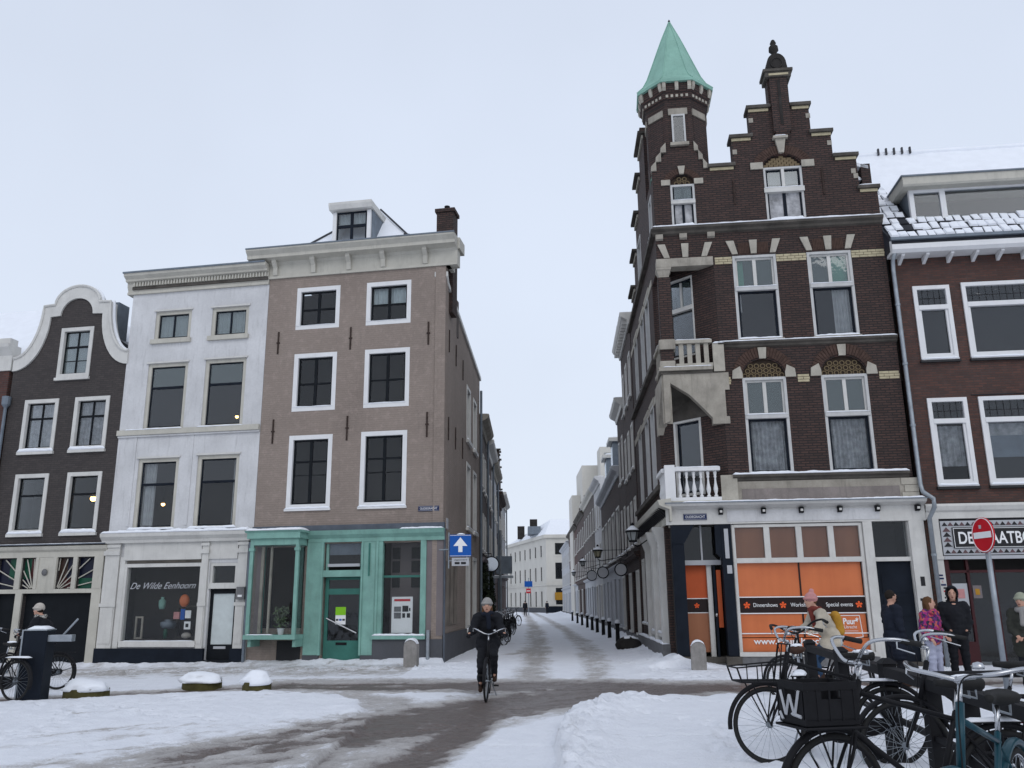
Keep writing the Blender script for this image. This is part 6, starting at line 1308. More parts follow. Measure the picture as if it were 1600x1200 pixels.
def disc_sign(x, y, z, r, wallx, label, face='grey_far', left=False, name='round_shop_sign', cat='shop sign', group='round signs over the lane'):
    o = empty(name, (x, y, z), 0, label, cat, group)
    MB().lathe([(r*.92, -.02), (r*.92, .02)], ax='y', n=24).build('face', face, o); MB().torus((0, 0, 0), r*.95, .03, n=28, m=6).build('rim', 'iron', o); MB().lathe([(r*.6, .021), (r*.6, .026)], ax='y', n=20).build('emblem', 'zinc', o)
    MB().tube([(0, 0, r), (0, 0, r+.12), (wallx-x, 0, r+.12)], .02, 6).build('hanger', 'iron', o); return o
disc_sign(4.32, 35.5, 2.85, .25, wall_rx(35.5), 'nearest round shop sign below the lanterns, beside a dark doorway')
disc_sign(4.25, 42.0, 2.95, .27, wall_rx(42), 'second round shop sign, over the pale grey shop'); disc_sign(4.6, 52.0, 3.1, .3, wall_rx(52), 'third round shop sign, smallest of those on the right')
mo_ = disc_sign(-.92, 36.5, 3.15, .31, wall_lx(36.5), 'round dark mirror on the left wall of the lane above the ivy', 'mirror', True, 'traffic_mirror', 'mirror', None)
# ivy on the left wall
iv = MB(); rr = random.Random(2)
for k in range(2600):
    y = rr.uniform(34.2, 40.5); z = rr.uniform(.2, 3.2)*(.75+.25*math.sin(y*1.3)); x = wall_lx(y)+rr.uniform(.0, .35)*(1-abs(z-1.6)/3)
    p = Vector((x, y, z)); u = Vector((rr.uniform(-1, 1), rr.uniform(-1, 1), rr.uniform(-1, 1))).normalized()*.09; v = u.cross(Vector((rr.uniform(-1, 1), rr.uniform(-1, 1), .5))).normalized()*.06
    iv._add([p-u, p+v, p+u, p-v], [(0, 1, 2, 3)])
iv_ = iv.build('ivy', 'foliage', None); tag(iv_, 'dark ivy covering the lower wall on the left of the lane', 'ivy', kind='stuff')
def bollard(x, y, label, s=1.0):
    o = empty('bollard', (x, y, 0), 0, label, 'bollard', 'black bollards along the right of the lane'); 
    MB().lathe([(.10, -.1), (.095, .1), (.085, .12), (.075, .68), (.095, .72), (.095, .78), (.05, .84)], n=8).build('post', 'iron', o); MB().lathe([(.10, .78), (.10, .84), (.07, .90), (.02, .92)], n=10).build('snow', 'snow', o, smooth=True); return o
bs = [(4.0, 34.7), (4.09, 38.5), (4.16, 41.8), (4.25, 45.8), (4.36, 50), (4.5, 55), (4.6, 60.5), (4.75, 67), (4.9, 75)]
BO = ['nearest', 'second', 'third', 'fourth', 'fifth', 'sixth', 'seventh', 'eighth', 'farthest']
for i, (x, y) in enumerate(bs): bollard(x, y, BO[i]+' black snow capped bollard, counted from the dark stone into the lane')
rk = MB().ell((0, 0, .18), .42, .3, .26, 14, 8).build('boulder', 'stone_black', None, smooth=True); rk.location = (3.72, 29.3, .05); tag(rk, 'dark rounded stone half covered in snow near the lane wall', 'boulder'); MB().ell((.02, .02, .34), .30, .22, .13, 12, 6).build('snow', 'snow', rk, smooth=True)
dp = rk.modifiers.new('d', 'DISPLACE'); tx = bpy.data.textures.new('rock', 'CLOUDS'); tx.noise_scale = .25; dp.texture = tx; dp.strength = .12
def stone_post(x, y, label, h=.62, w=.17, z=0):
    o = empty('stone_post', (x, y, z), R(-8), label, 'bollard'); pts = [(-w, -.1), (w, -.1), (w, h-w*.7)]+arc(0, h-w*.7, w, w*.9, 0, PI, 10)[1:-1]+[(-w, h-w*.7)]
    MB().prism(pts, -w*.8, w*.8).build('post', 'stone_post', o, bevel=.02); sn = MB(); sn.prism([(p[0]*1.03, p[1]+.01) for p in arc(0, h-w*.7, w, w*.9, .35, PI-.35, 8)]+[(p[0]*.9, p[1]+.05) for p in arc(0, h-w*.7, w, w*.9, PI-.3, .3, 8)], -w*.8, w*.8); sn.build('snow', 'snow', o); return o
M['stone_post'] = dirty('pale_granite_post', (.30, .285, .27), .85, .25, 6, .1, .004, streak=.5)
stone_post(-2.62, 22.9, 'rounded pale stone post in front of the taupe corner house', .66); stone_post(4.26, 20.9, 'rounded grey stone post at the corner entrance of the turret building', .64)
# thin zinc pipe at the taupe corner is part of the house
MB().tube([(-.36, -.12, -.1), (-.36, -.12, .9)], .05).build('cable_pipe', 'steel', D); MB().tube([(.06, -.03, 0), (.06, -.03, 3.6)], .03).build('corner_guard', 'slate', D)
# mossy stone blocks with snow caps on the near kerb
def mound(x, y, rx, ry, h, sh, label):
    o = MB().lathe([(1, -.15), (1.0, .02), (.97, h)], n=18).build('stone_block', 'moss', None)
    for v in o.data.vertices: v.co.x *= rx*(1+.05*math.sin(v.co.y*5)); v.co.y *= ry
    o.location = (x, y, -.05+gz(x, y)); tag(o, label, 'stone block', 'snow capped blocks at the kerb')
    b = MB(); b.ell((0, 0, 0), 1, 1, 1, 26, 14); s = b.build('snow', 'snow', o, smooth=True)
    for v in s.data.vertices:
        n = 1+.30*mnoise.noise(v.co*1.7+Vector((x, y, 0)))+.10*mnoise.noise(v.co*5+Vector((x, y, 0)))+.05*mnoise.noise(v.co*11); v.co.x *= rx*1.04*n; v.co.y *= ry*1.04*n; v.co.z = max(v.co.z, -.22)*sh*(1+.35*mnoise.noise(v.co*2.2+Vector((x*3, y, 1)))) + h+.0
    return o
mound(-8.02, 17.0, .42, .34, .25, .17, 'low mossy stone with a broad snow cap beside the dark cabinet'); mound(-6.33, 18.35, .40, .3, .24, .17, 'low mossy stone with a flat snow cap in front of the black stall riser'); mound(-4.82, 16.95, .27, .25, .30, .21, 'rounder mossy stone with a tall snow cap in front of the green bay window')
# dark cabinet with a grey arm
cabi = empty('parking_cabinet', (-8.72, 16.45, 0), R(8), 'tall dark blue box with grey edge and snow on top at the left kerb', 'cabinet')
MB().box(-.19, .21, -.22, .22, -.1, 1.18).build('body', 'navy', cabi, bevel=.01); MB().box(-.215, -.19, -.235, .235, -.1, 1.20).box(-.19, .21, -.235, .235, 1.18, 1.20).build('edge_trim', 'steel', cabi); snow_ridge(cabi, -.15, .2, -.2, .2, 1.20, .06)
MB().box(.12, .62, -.16, .05, .98, 1.10).build('arm', 'steel', cabi, bevel=.01); MB().tube([(.42, -.05, 1.08), (.66, -.05, 1.38)], .018, 8).build('lever', 'steel', cabi)
# one way sign at the lane corner
ow_ = empty('one_way_sign', (-1.42, 23.45, 0), R(-4), 'blue square sign with white upward arrow at the lane corner', 'road sign')
MB().box(-.29, .29, -.015, .015, 2.80, 3.38).build('plate', 'blue_sign', ow_, bevel=.01); MB().prism([(-.055, 2.92), (.055, 2.92), (.055, 3.08), (.19, 3.08), (0, 3.31), (-.19, 3.08), (-.055, 3.08)], -.021, -.016).build('arrow', 'print_white', ow_)
bx('border', 'print_white', ow_, -.28, .28, -.019, -.016, 2.815, 2.825); bx('border', 'print_white', ow_, -.28, .28, -.019, -.016, 3.355, 3.365)
up_ = MB().box(-.23, .23, -.015, .015, 2.56, 2.77).build('under_plate', 'print_grey', ow_)
bx('symbol', 'print_black', up_, -.15, -.02, -.02, -.016, 2.60, 2.66); bx('symbol', 'print_black', up_, .02, .15, -.02, -.016, 2.60, 2.66); text_obj('uitgezonderd', .05, 'print_black', up_, (-.17, -.018, 2.70), ext=.001, fit=.34)
MB().tube([(-.33, .12, 2.5), (-.33, .12, 3.45)], .02).tube([(-.33, .12, 2.7), (0, .02, 2.7)], .015).tube([(-.33, .12, 3.25), (0, .02, 3.25)], .015).tube([(-.62, .3, 3.0), (-.33, .12, 3.0)], .02).build('bracket', 'steel', ow_); snow_ridge(ow_, -.1, .12, -.02, .03, 3.385, .04)
# no entry sign on its pole at the right
ne = empty('no_entry_sign', (8.16, 15.1, 0), R(-84), 'round red no entry sign with a white bar on a grey pole', 'road sign')
MB().lathe([(.30, -.012), (.30, .012)], (0, -.04, 2.66), 40, ax='y').build('plate', 'red_sign', ne); MB().box(-.235, .235, -.062, -.054, 2.605, 2.71).build('bar', 'print_white', ne); MB().torus((0, -.05, 2.66), .288, .010, n=40, m=6).build('rim', 'pink_rim', ne) if 0 else MB().torus((0, -.05, 2.66), .285, .009, n=40, m=6).build('rim', 'print_white', ne)
bx('sticker', 'print_grey', ne, -.07, -.01, -.058, -.0535, 2.77, 2.83)
MB().tube([(0, 0, -.1), (.0, 0, 2.72)], .045, 12).build('pole', 'steel', ne, smooth=True); MB().box(-.05, .05, -.05, .03, 2.55, 2.60).build('clamp', 'steel', ne)
# far blue and red signs and a pole down the lane
fs_ = empty('road_sign', (1.85, 112, 0), 0, 'small blue sign above a red one far down the lane', 'road sign'); MB().tube([(0, 0, 0), (0, 0, 4.6)], .05).build('pole', 'steel', fs_); bx('plate', 'blue_sign', fs_, -.5, .5, -.1, -.06, 3.5, 4.2); bx('plate', 'print_red', fs_, -.3, .3, -.1, -.06, 2.7, 3.3); bx('bar', 'print_white', fs_, -.22, .22, -.11, -.101, 2.95, 3.05)
pl_ = empty('banner_pole', (-.62, 41, 0), 0, 'grey pole with a small dark panel on the left of the lane', 'pole'); MB().tube([(0, 0, 0), (0, 0, 4.9)], .07).build('pole', 'steel', pl_); bx('panel', 'zinc', pl_, -.2, .55, -.05, .05, 2.9, 3.7); bx('cross_arm', 'steel', pl_, -.4, .6, -.03, .03, 2.7, 2.8); snow_ridge(pl_, -.3, .6, -.03, .03, 2.8, .04)
# ------------------------------------------------------------------ bicycles
def rot_about(p, axis, a): p = Vector(p); return Matrix.Translation(p) @ Matrix.Rotation(a, 4, axis) @ Matrix.Translation(-p)
WHEELS = {}
def wheel(par, c, r=.345, mat='iron', T=None, spokes=26, white=False, tw=.019):
    """rim with tyre, spokes and hub as sub-parts; mesh data shared between bicycles"""
    key = (round(r, 3), mat, white)
    if key not in WHEELS:
        m1 = MB().torus((0, 0, 0), r-.034, .011, n=44, m=6, sq=1.1).mesh('wheel', [M['chrome'] if mat == 'chrome' else M[mat]], True)
        m2 = MB().torus((0, 0, 0), r-.018, tw, n=44, m=8).mesh('tyre', [M['rubber']], True)
        b = MB()
        for k in range(spokes):
            a = 2*PI*k/spokes; a2 = a+(.35 if k % 2 else -.35); s = .028*(1 if k % 4 < 2 else -1)
            b.tube([(.022*math.cos(a2), s, .022*math.sin(a2)), ((r-.04)*math.cos(a), 0, (r-.04)*math.sin(a))], .0018, 3)
        m3 = b.mesh('spokes', [M['steel']]); m4 = MB().lathe([(.012, -.055), (.012, -.035), (.026, -.03), (.018, -.02), (.018, .02), (.026, .03), (.012, .035), (.012, .055)], ax='y', n=10).mesh('hub', [M['steel']], True)
        m5 = MB().torus((0, 0, 0), r-.018, tw*1.04, n=44, m=4).mesh('x', [M['rubber']]) if 0 else None
        WHEELS[key] = (m1, m2, m3, m4)
    o = None
    for nm, me in zip(('wheel', 'tyre', 'spokes', 'hub'), WHEELS[key]):
        q = bpy.data.objects.new(nm, me); COL.objects.link(q)
        if o is None:
            o = q; o.parent = par; o.matrix_local = (T if T is not None else Matrix.Identity(4)) @ Matrix.Translation(Vector(c))
        else: q.parent = o
    return o
def bar_curve(pts, n=6):
    P = [Vector(p) for p in pts]; out_ = []
    for i in range(len(P)-1):
        p0 = P[max(i-1, 0)]; p1 = P[i]; p2 = P[i+1]; p3 = P[min(i+2, len(P)-1)]
        for k in range(n):
            t = k/n; out_.append(.5*((2*p1)+(p2-p0)*t+(2*p0-5*p1+4*p2-p3)*t*t+(3*p1-p0-3*p2+p3)*t**3))
    return out_+[P[-1]]
def bicycle(label, loc, yaw, mat='iron', steer=0, lean=0, style='dutch', bars='dutch', bar_mat='chrome', saddle='rubber', carrier_front=False, crate=False, carrier=True, lamp=False, hubglow=False, group=None, snowy=True, rim='iron', rear_red=False, chaincase=True, grips='rubber', scale=1.0, mud=None, category='bicycle', basket=False, backsweep=.16, rise=.1):
    o = empty('bicycle', loc, yaw, label, category, group); o.rotation_euler = (lean, 0, yaw); o.scale = (scale,)*3
    mud = mud or mat
    A = Vector((.395, 0, 1.0)); Bm = Vector((.475, 0, .70)); F_ = Vector((.62, 0, .345)); Rr = Vector((-.50, 0, .345)); BB = Vector((-.03, 0, .30)); ST = Vector((-.215, 0, .80))
    f = MB()
    if style == 'dutch': f.tube(bar_curve([BB, (.12, 0, .33), (.33, 0, .55), Bm+Vector((-.005, 0, .0))]), .018, 8).tube(bar_curve([BB+(ST-BB)*.45, (.05, 0, .55), (.28, 0, .74), A*.3+Bm*.7]), .014, 8)
    else: f.tube([BB, Bm], .018, 8).tube([ST-Vector((0, 0, .05)) if style == 'diamond' else BB+(ST-BB)*.6, A*.75+Bm*.25], .016, 8)
    f.tube([BB, ST], .017, 8).tube([A, Bm], .021, 10)
    for s in (-1, 1): f.tube([BB+Vector((0, s*.03, 0)), Rr+Vector((0, s*.06, 0))], .010, 6).tube([ST+Vector((0, s*.015, -.08)), Rr+Vector((0, s*.06, 0))], .009, 6)
    fr = f.build('frame', mat, o, smooth=True)
    MB().tube([ST, ST+Vector((-.035, 0, .13))], .013, 8).build('seat_post', 'chrome', o, smooth=True)
    sc = ST+Vector((-.045, 0, .17)); sb = MB(); P = []
    n = 14; vs = []; fs = []
    for i in range(n+1):
        t = i/n; x = .15-.29*t; w = .022+.085*(max(0, (t-.30)/.7))**.8; w = min(w, .098)*(1 if t < .93 else .8); h = .028+.03*t; top = .012*math.cos(t*3)+.02*t*t
        for k in range(10):
            a = 2*PI*k/10; vs.append(sc+Vector((x, w*math.cos(a), top+(h*.5 if math.sin(a) > 0 else h)*math.sin(a))))
    for i in range(n):
        for k in range(10): fs.append((i*10+k, i*10+(k+1) % 10, (i+1)*10+(k+1) % 10, (i+1)*10+k))
    fs += [tuple(range(10)), tuple(n*10+k for k in range(10))]; sb._add(vs, fs); sd = sb.build('saddle', saddle, o, smooth=True)
    MB().tube([sc+Vector((-.09, .04, -.03)), sc+Vector((-.09, .04, -.09)), sc+Vector((-.02, 0, -.07))], .008, 6).tube([sc+Vector((-.09, -.04, -.03)), sc+Vector((-.09, -.04, -.09)), sc+Vector((-.02, 0, -.07))], .008, 6).build('saddle_springs', 'steel', sd)
    if snowy: MB().ell(sc+Vector((-.05, 0, .035)), .10, .065, .022, 12, 6).build('snow', 'snow', sd, smooth=True)
    wheel(o, Rr, mat=rim)
    mg = MB().torus(Rr, .375, .022, n=24, m=8, a0=R(15), a1=R(200), sq=1.3); mg.build('mudguard', mud, o, smooth=True)
    MB().tube([Rr+Vector((0, .045, 0)), Rr+Vector((-.36, .03, .1))], .004, 5).tube([Rr+Vector((0, -.045, 0)), Rr+Vector((-.36, -.03, .1))], .004, 5).build('mudguard_stay', 'iron', o)
    # crank, chain case, pedals
    if chaincase: MB().prism([(BB.x+.13*math.cos(a), BB.z+.115*math.sin(a)) for a in [R(-90+20*i) for i in range(10)]]+[(Rr.x+.06*math.cos(a), Rr.z+.06*math.sin(a)) for a in [R(90+20*i) for i in range(10)]], -.075, -.04).build('chain_case', 'iron', o)
    else:
        MB().torus(BB+Vector((0, -.045, 0)), .085, .008, n=24, m=5).tube([BB+Vector((0, -.045, .09)), Rr+Vector((0, -.045, .035))], .005, 4).tube([BB+Vector((0, -.045, -.09)), Rr+Vector((0, -.045, -.035))], .005, 4).build('chain', 'steel', o)
    ca = R(35); cr = MB().tube([BB+Vector((0, -.085, 0)), BB+Vector((.16*math.cos(ca), -.095, .16*math.sin(ca)))], .009, 6).tube([BB+Vector((0, .085, 0)), BB-Vector((.16*math.cos(ca), -.095, .16*math.sin(ca)))], .009, 6).tube([BB+Vector((0, -.09, 0)), BB+Vector((0, .09, 0))], .014, 6).build('crank', 'steel', o)
    for s in (-1, 1):
        q = BB+Vector((-s*.16*math.cos(ca), s*.14, -s*.16*math.sin(ca))); MB().box(q.x-.045, q.x+.045, q.y-.045, q.y+.045, q.z-.012, q.z+.012).build('pedal', 'rubber', o)
    MB().tube([BB+Vector((-.08, .05, -.02)), (-.18, .16, .01)], .009, 6).build('kickstand', 'steel', o)
    if carrier:
        c = MB()
        for y in (-.06, -.02, .02, .06): c.tube([(-.20, y, .735), (-.80, y, .735)], .005, 5)
        for x in (-.22, -.5, -.80): c.tube([(x, -.07, .735), (x, .07, .735)], .006, 5)
        for s in (-1, 1): c.tube([(-.62, s*.065, .735), Rr+Vector((0, s*.065, 0))], .006, 5).tube([(-.45, s*.065, .735), Rr+Vector((0, s*.065, 0))], .006, 5)
        c.build('rear_carrier', 'iron', o)
        if snowy: snow_ridge(o, -.78, -.25, -.06, .06, .74, .03, seed=loc[0])
    if rear_red: MB().lathe([(.03, 0), (.03, .02), (.02, .03)], (-.865, 0, .55), 10).build('rear_light', 'tail_red', o)
    # steering group
    ax = (A-Bm).normalized(); T = rot_about(Bm, ax, steer)
    g = MB(); g.T = T
    for s in (-1, 1): g.tube(bar_curve([Bm+Vector((0, s*.03, -.02)), Bm+Vector((.04, s*.05, -.12)), F_+Vector((-.02, s*.055, .06)), F_+Vector((0, s*.055, 0))]), .011, 6)
    g.tube([Bm+Vector((0, -.04, -.02)), Bm+Vector((0, .04, -.02))], .016, 6); fk = g.build('fork', mat, o, smooth=True)
    wheel(o, F_, mat=rim, T=T)
    g = MB(); g.T = T; g.torus(F_, .375, .022, n=22, m=8, a0=R(-5), a1=R(150), sq=1.3); g.build('mudguard', mud, o, smooth=True)
    S_ = A+ax*.10
    g = MB(); g.T = T; g.tube([A-ax*.02, S_], .013, 8).tube([S_, S_+Vector((.035, 0, .01))], .017, 8); 
    stem = g.build('stem', bar_mat, o, smooth=True); c0 = S_+Vector((.04, 0, .01))
    if bars == 'dutch': half = [c0, c0+Vector((.03, .08, .02)), c0+Vector((.02, .20, rise)), c0+Vector((-.10, .285, rise+.02)), c0+Vector((-.10-backsweep, .30, rise-.01))]
    else: half = [c0, c0+Vector((0, .12, .02)), c0+Vector((-.02, .22, .05)), c0+Vector((-.05, .33, .05))]
    pts = bar_curve(half); g = MB(); g.T = T; g.tube([Vector((p.x, -p.y, p.z)) for p in reversed(pts)]+pts[1:], .0115, 8); hb = g.build('handlebar', bar_mat, o, smooth=True)
    for s in (-1, 1):
        e1 = half[-1].copy(); e0 = half[-1]+(half[-2]-half[-1])*.75; d = (e1-e0).normalized(); e1 += d*.01
        e0 = Vector((e0.x, s*e0.y, e0.z)); e1 = Vector((e1.x, s*e1.y, e1.z)); g = MB(); g.T = T; g.tube([e0, e1], [.0165, .018], 10); g.build('grip', grips, hb, smooth=True)
        l0 = e0+Vector((0, 0, -.01)); g = MB(); g.T = T; g.tube([l0+(e0-e1)*.2, l0+Vector((.03, 0, -.035)), l0+(e1-e0)*.8+Vector((.02, 0, -.05))], .005, 5); g.build('brake_lever', 'chrome', hb)
    g = MB(); g.T = T; bp = c0+Vector((.0, .11, .055)); g.lathe([(.028, 0), (.03, .012), (.022, .028), (.004, .034)], bp, 12); g.build('bell', 'chrome', hb, smooth=True)
    g = MB(); g.T = T; g.tube(bar_curve([c0+Vector((0, .18, .03)), c0+Vector((.10, .08, .02)), c0+Vector((.06, .02, -.12)), Bm+Vector((.03, .02, 0))]), .0035, 4); g.build('brake_cable', 'iron', hb)
    if lamp:
        g = MB(); g.T = T; g.lathe([(.02, 0), (.038, .03), (.04, .07)], Bm+Vector((.05, 0, .05)), 14, ax='x'); hl = g.build('headlamp', 'chrome', o, smooth=True); g = MB(); g.T = T; g.lathe([(.037, .068), (.037, .074)], Bm+Vector((.05, 0, .05)), 14, ax='x'); g.build('lens', 'lampglass', hl)
    if carrier_front or crate:
        zc = .74; g = MB(); g.T = T; x0, x1 = .48, .90; hw = .17
        g.tube([(x0, -hw, zc), (x1, -hw, zc), (x1, hw, zc), (x0, hw, zc), (x0, -hw, zc)], .009, 6)
        for y in (-.10, -.03, .04, .11): g.tube([(x0, y, zc), (x1, y, zc)], .006, 5)
        for s in (-1, 1): g.tube([(x1-.10, s*hw*.8, zc), F_+Vector((0, s*.065, 0))], .007, 5).tube([(x0+.05, s*hw*.6, zc), F_+Vector((0, s*.065, 0))], .007, 5)
        if carrier_front:                                # tall tubular frame at the back, low hoop in front
            g.tube([(x0+.01, -hw, zc), (x0-.06, -hw, zc+.34), (x0-.06, hw, zc+.34), (x0+.01, hw, zc)], .010, 6); g.tube([(x0-.02, -hw*.4, zc), (x0-.06, -hw*.4, zc+.34)], .006, 5).tube([(x0-.02, hw*.4, zc), (x0-.06, hw*.4, zc+.34)], .006, 5)
            g.tube([(x1, -hw, zc), (x1+.04, -hw, zc+.13), (x1+.04, hw, zc+.13), (x1, hw, zc)], .009, 6).tube([(x1+.04, -hw, zc+.13), (x0-.03, -hw, zc+.17)], .007, 5).tube([(x1+.04, hw, zc+.13), (x0-.03, hw, zc+.17)], .007, 5)
            for xx in (.6, .75): 
                for s in (-1, 1): g.tube([(xx, s*hw, zc), (xx, s*hw, zc+.15)], .006, 5)
        g.build('front_carrier', 'iron', o)
    return o, T
QZ = .13
quay = 'bicycles parked at the quay railing'
b1_, _ = bicycle('black bicycle with tubular front rack, leftmost at the railing', (3.02, 8.62, QZ-.02), R(174), steer=R(8), lean=R(3), carrier_front=True, group=quay, style='diamond', rise=.11)
b2_, _ = bicycle('black bicycle with brown saddle dusted with snow, seen almost end on behind the rack bicycle', (3.12, 9.75, QZ), R(70), steer=R(12), lean=R(-3), saddle='saddle_brown', group=quay, rim='chrome', bar_mat='iron')
b3_, T3 = bicycle('black bicycle with a black plastic crate on the front rack', (2.60, 5.80, QZ-.03), R(184), steer=R(10), lean=R(3), crate=True, lamp=True, group=quay, rim='iron', style='diamond', rise=.13)
cr_ = tag(MB().build('x', 'iron') if 0 else empty('plastic_crate', (0, 0, 0)), 'black plastic crate with white letter strokes on the rack of the bicycle', 'crate')
Bl = Matrix.Translation(b3_.location) @ b3_.rotation_euler.to_matrix().to_4x4() @ T3; cr_.matrix_basis = Bl @ Matrix.Translation((.70, 0, .755))
c = MB(); hx, hy, hz = .185, .15, .235
for z0, z1 in ((0, .035), (.20, .25)): c.box(-hx, hx, -hy, -hy+.012, z0, z1).box(-hx, hx, hy-.012, hy, z0, z1).box(-hx, -hx+.012, -hy+.012, hy-.012, z0, z1).box(hx-.012, hx, -hy+.012, hy-.012, z0, z1)
c.box(-hx+.01, hx-.01, -hy+.01, hy-.01, .002, .012)
for s in (-1, 1):
    c.box(-hx, -.07, s*hy-.006, s*hy+.006, .036, .199).box(.07, hx, s*hy-.006, s*hy+.006, .036, .199).box(-.07, .07, s*hy-.006, s*hy+.006, .036, .15); c.box(s*hx-.006, s*hx+.006, -hy+.013, -.06, .036, .199).box(s*hx-.006, s*hx+.006, .06, hy-.013, .036, .199).box(s*hx-.006, s*hx+.006, -.06, .06, .036, .14)
    for k in range(5): c.box(-hx+.03+k*.085-.006, -hx+.03+k*.085+.006, s*(hy+.006)-.004, s*(hy+.006)+.004, .03, .205)
c.build('shell', 'iron', cr_); 
st = MB()
for (a, b) in (((-.10, .19), (-.05, .05)), ((-.05, .05), (.0, .17)), ((.0, .17), (.05, .05)), ((.05, .05), (.11, .20)), ((-.12, .06), (-.09, .02)), ((.02, .06), (.12, .05))):
    st.tube([(hx+.012, a[0], a[1]), (hx+.012, b[0], b[1])], .011, 4)
st.build('painted_letters', 'print_grey', cr_); snow_ridge(cr_, -.17, .17, -hy-.0, -hy+.05, .036, .02, seed=3); MB().ell((0, 0, .02), .17, .13, .025, 14, 6).build('snow', 'snow', cr_, smooth=True)
b4_, _ = bicycle('petrol blue bicycle with chrome swept handlebar and black saddle, nearest the camera', (2.40, 4.76, QZ-.02), R(228), mat='teal_bike', steer=R(-6), lean=R(-2), group=quay, rim='chrome', snowy=False, style='diamond', carrier=False, rise=.04, backsweep=.14, mud='teal_bike')
b5_, _ = bicycle('black bicycle with closed chain case, upright between the railing posts', (3.75, 7.35, QZ-.02), R(172), steer=R(-8), lean=R(-3), group=quay, rim='iron', snowy=False)
b6_, _ = bicycle('grey bicycle with small red rear reflector beyond the railing at the right edge', (4.95, 7.55, QZ-.06), R(8), mat='steel', steer=R(10), group=quay, rim='chrome', rear_red=True, chaincase=False, snowy=False)
b7_, _ = bicycle('bright blue bicycle with snow on it at the right edge', (4.75, 6.55, QZ+.0), R(195), mat='blue_bike', steer=R(12), group=quay, rim='chrome', style='diamond', bars='flat')
# hard-to-see bicycles further away
bicycle('black bicycle with snow on its rack, cut off by the left edge beside the cabinet', (-9.35, 16.3, -.02), R(160), steer=R(10), group=None)
lane_b = []
rr = random.Random(8)
src = None
for k in range(13):
    y = 30.5+k*2.5; x = wall_lx(y)+.72
    if src is None:
        src, _ = bicycle('dark parked bicycle in the row along the left of the lane', (x, y, .03), R(78), group='bicycles parked along the left of the lane', snowy=True); c_ = src
    else:
        c_ = copy_tree(src); c_.location = (x+rr.uniform(-.08, .08), y, .03); c_.rotation_euler = (R(rr.uniform(-6, 6)), 0, R(70+rr.uniform(-15, 25)))
    ORD = ['nearest', 'second', 'third', 'fourth', 'fifth', 'sixth', 'seventh', 'eighth', 'ninth', 'tenth', 'eleventh', 'twelfth', 'farthest']
    c_['label'] = ORD[k]+' dark bicycle in the row along the left lane wall, counted from the front'
# quay railing: two heavy posts, sloping top rails
ral = empty('quay_railing', (0, 0, 0), 0, 'heavy black post and rail fence running past the parked bicycles', 'railing')
def rp(t): return Vector((3.05+(t-5.3)*.155, t, 0))
for k, t in enumerate((12.9, 10.8, 8.7, 6.6, 4.5, 2.4)):
    p = rp(t); MB().box(p.x-.065, p.x+.065, p.y-.065, p.y+.065, -.1, 1.0).hexa([(p.x-.08, p.y-.08, 1.0), (p.x+.08, p.y-.08, 1.0), (p.x+.08, p.y+.08, 1.0), (p.x-.08, p.y+.08, 1.0), (p.x-.03, p.y-.03, 1.05), (p.x+.03, p.y-.03, 1.05), (p.x+.03, p.y+.03, 1.05), (p.x-.03, p.y+.03, 1.05)]).build('post', 'iron', ral)
for z, r_ in ((.93, .055), (.52, .026)):
    a, b = rp(12.9), rp(2.0); m = MB(); m.T = Matrix.Translation((a.x, a.y, z)) @ Matrix.Rotation(math.atan2(b.y-a.y, b.x-a.x), 4, 'Z'); L = (b-a).length; m.box(0, L, -r_, r_, -r_*.8, r_*.8); r2 = m.build('rail', 'iron', ral)
q = rp(7.6); m = MB().tube([(q.x, q.y, .98), (7.8, 7.9, .98)], .03, 8).tube([(q.x, q.y, .5), (7.8, 7.9, .5)], .02, 8); m.build('rail', 'iron', ral)
for x in (5.6, 7.8): MB().box(x-.06, x+.06, 7.75, 7.87, -.1, 1.0).build('post', 'iron', ral)
p_ = rp(7.4); MB().box(p_.x-.06, p_.x+.06, p_.y-.05, p_.y+.05, -.1, .95).build('post', 'iron', ral)

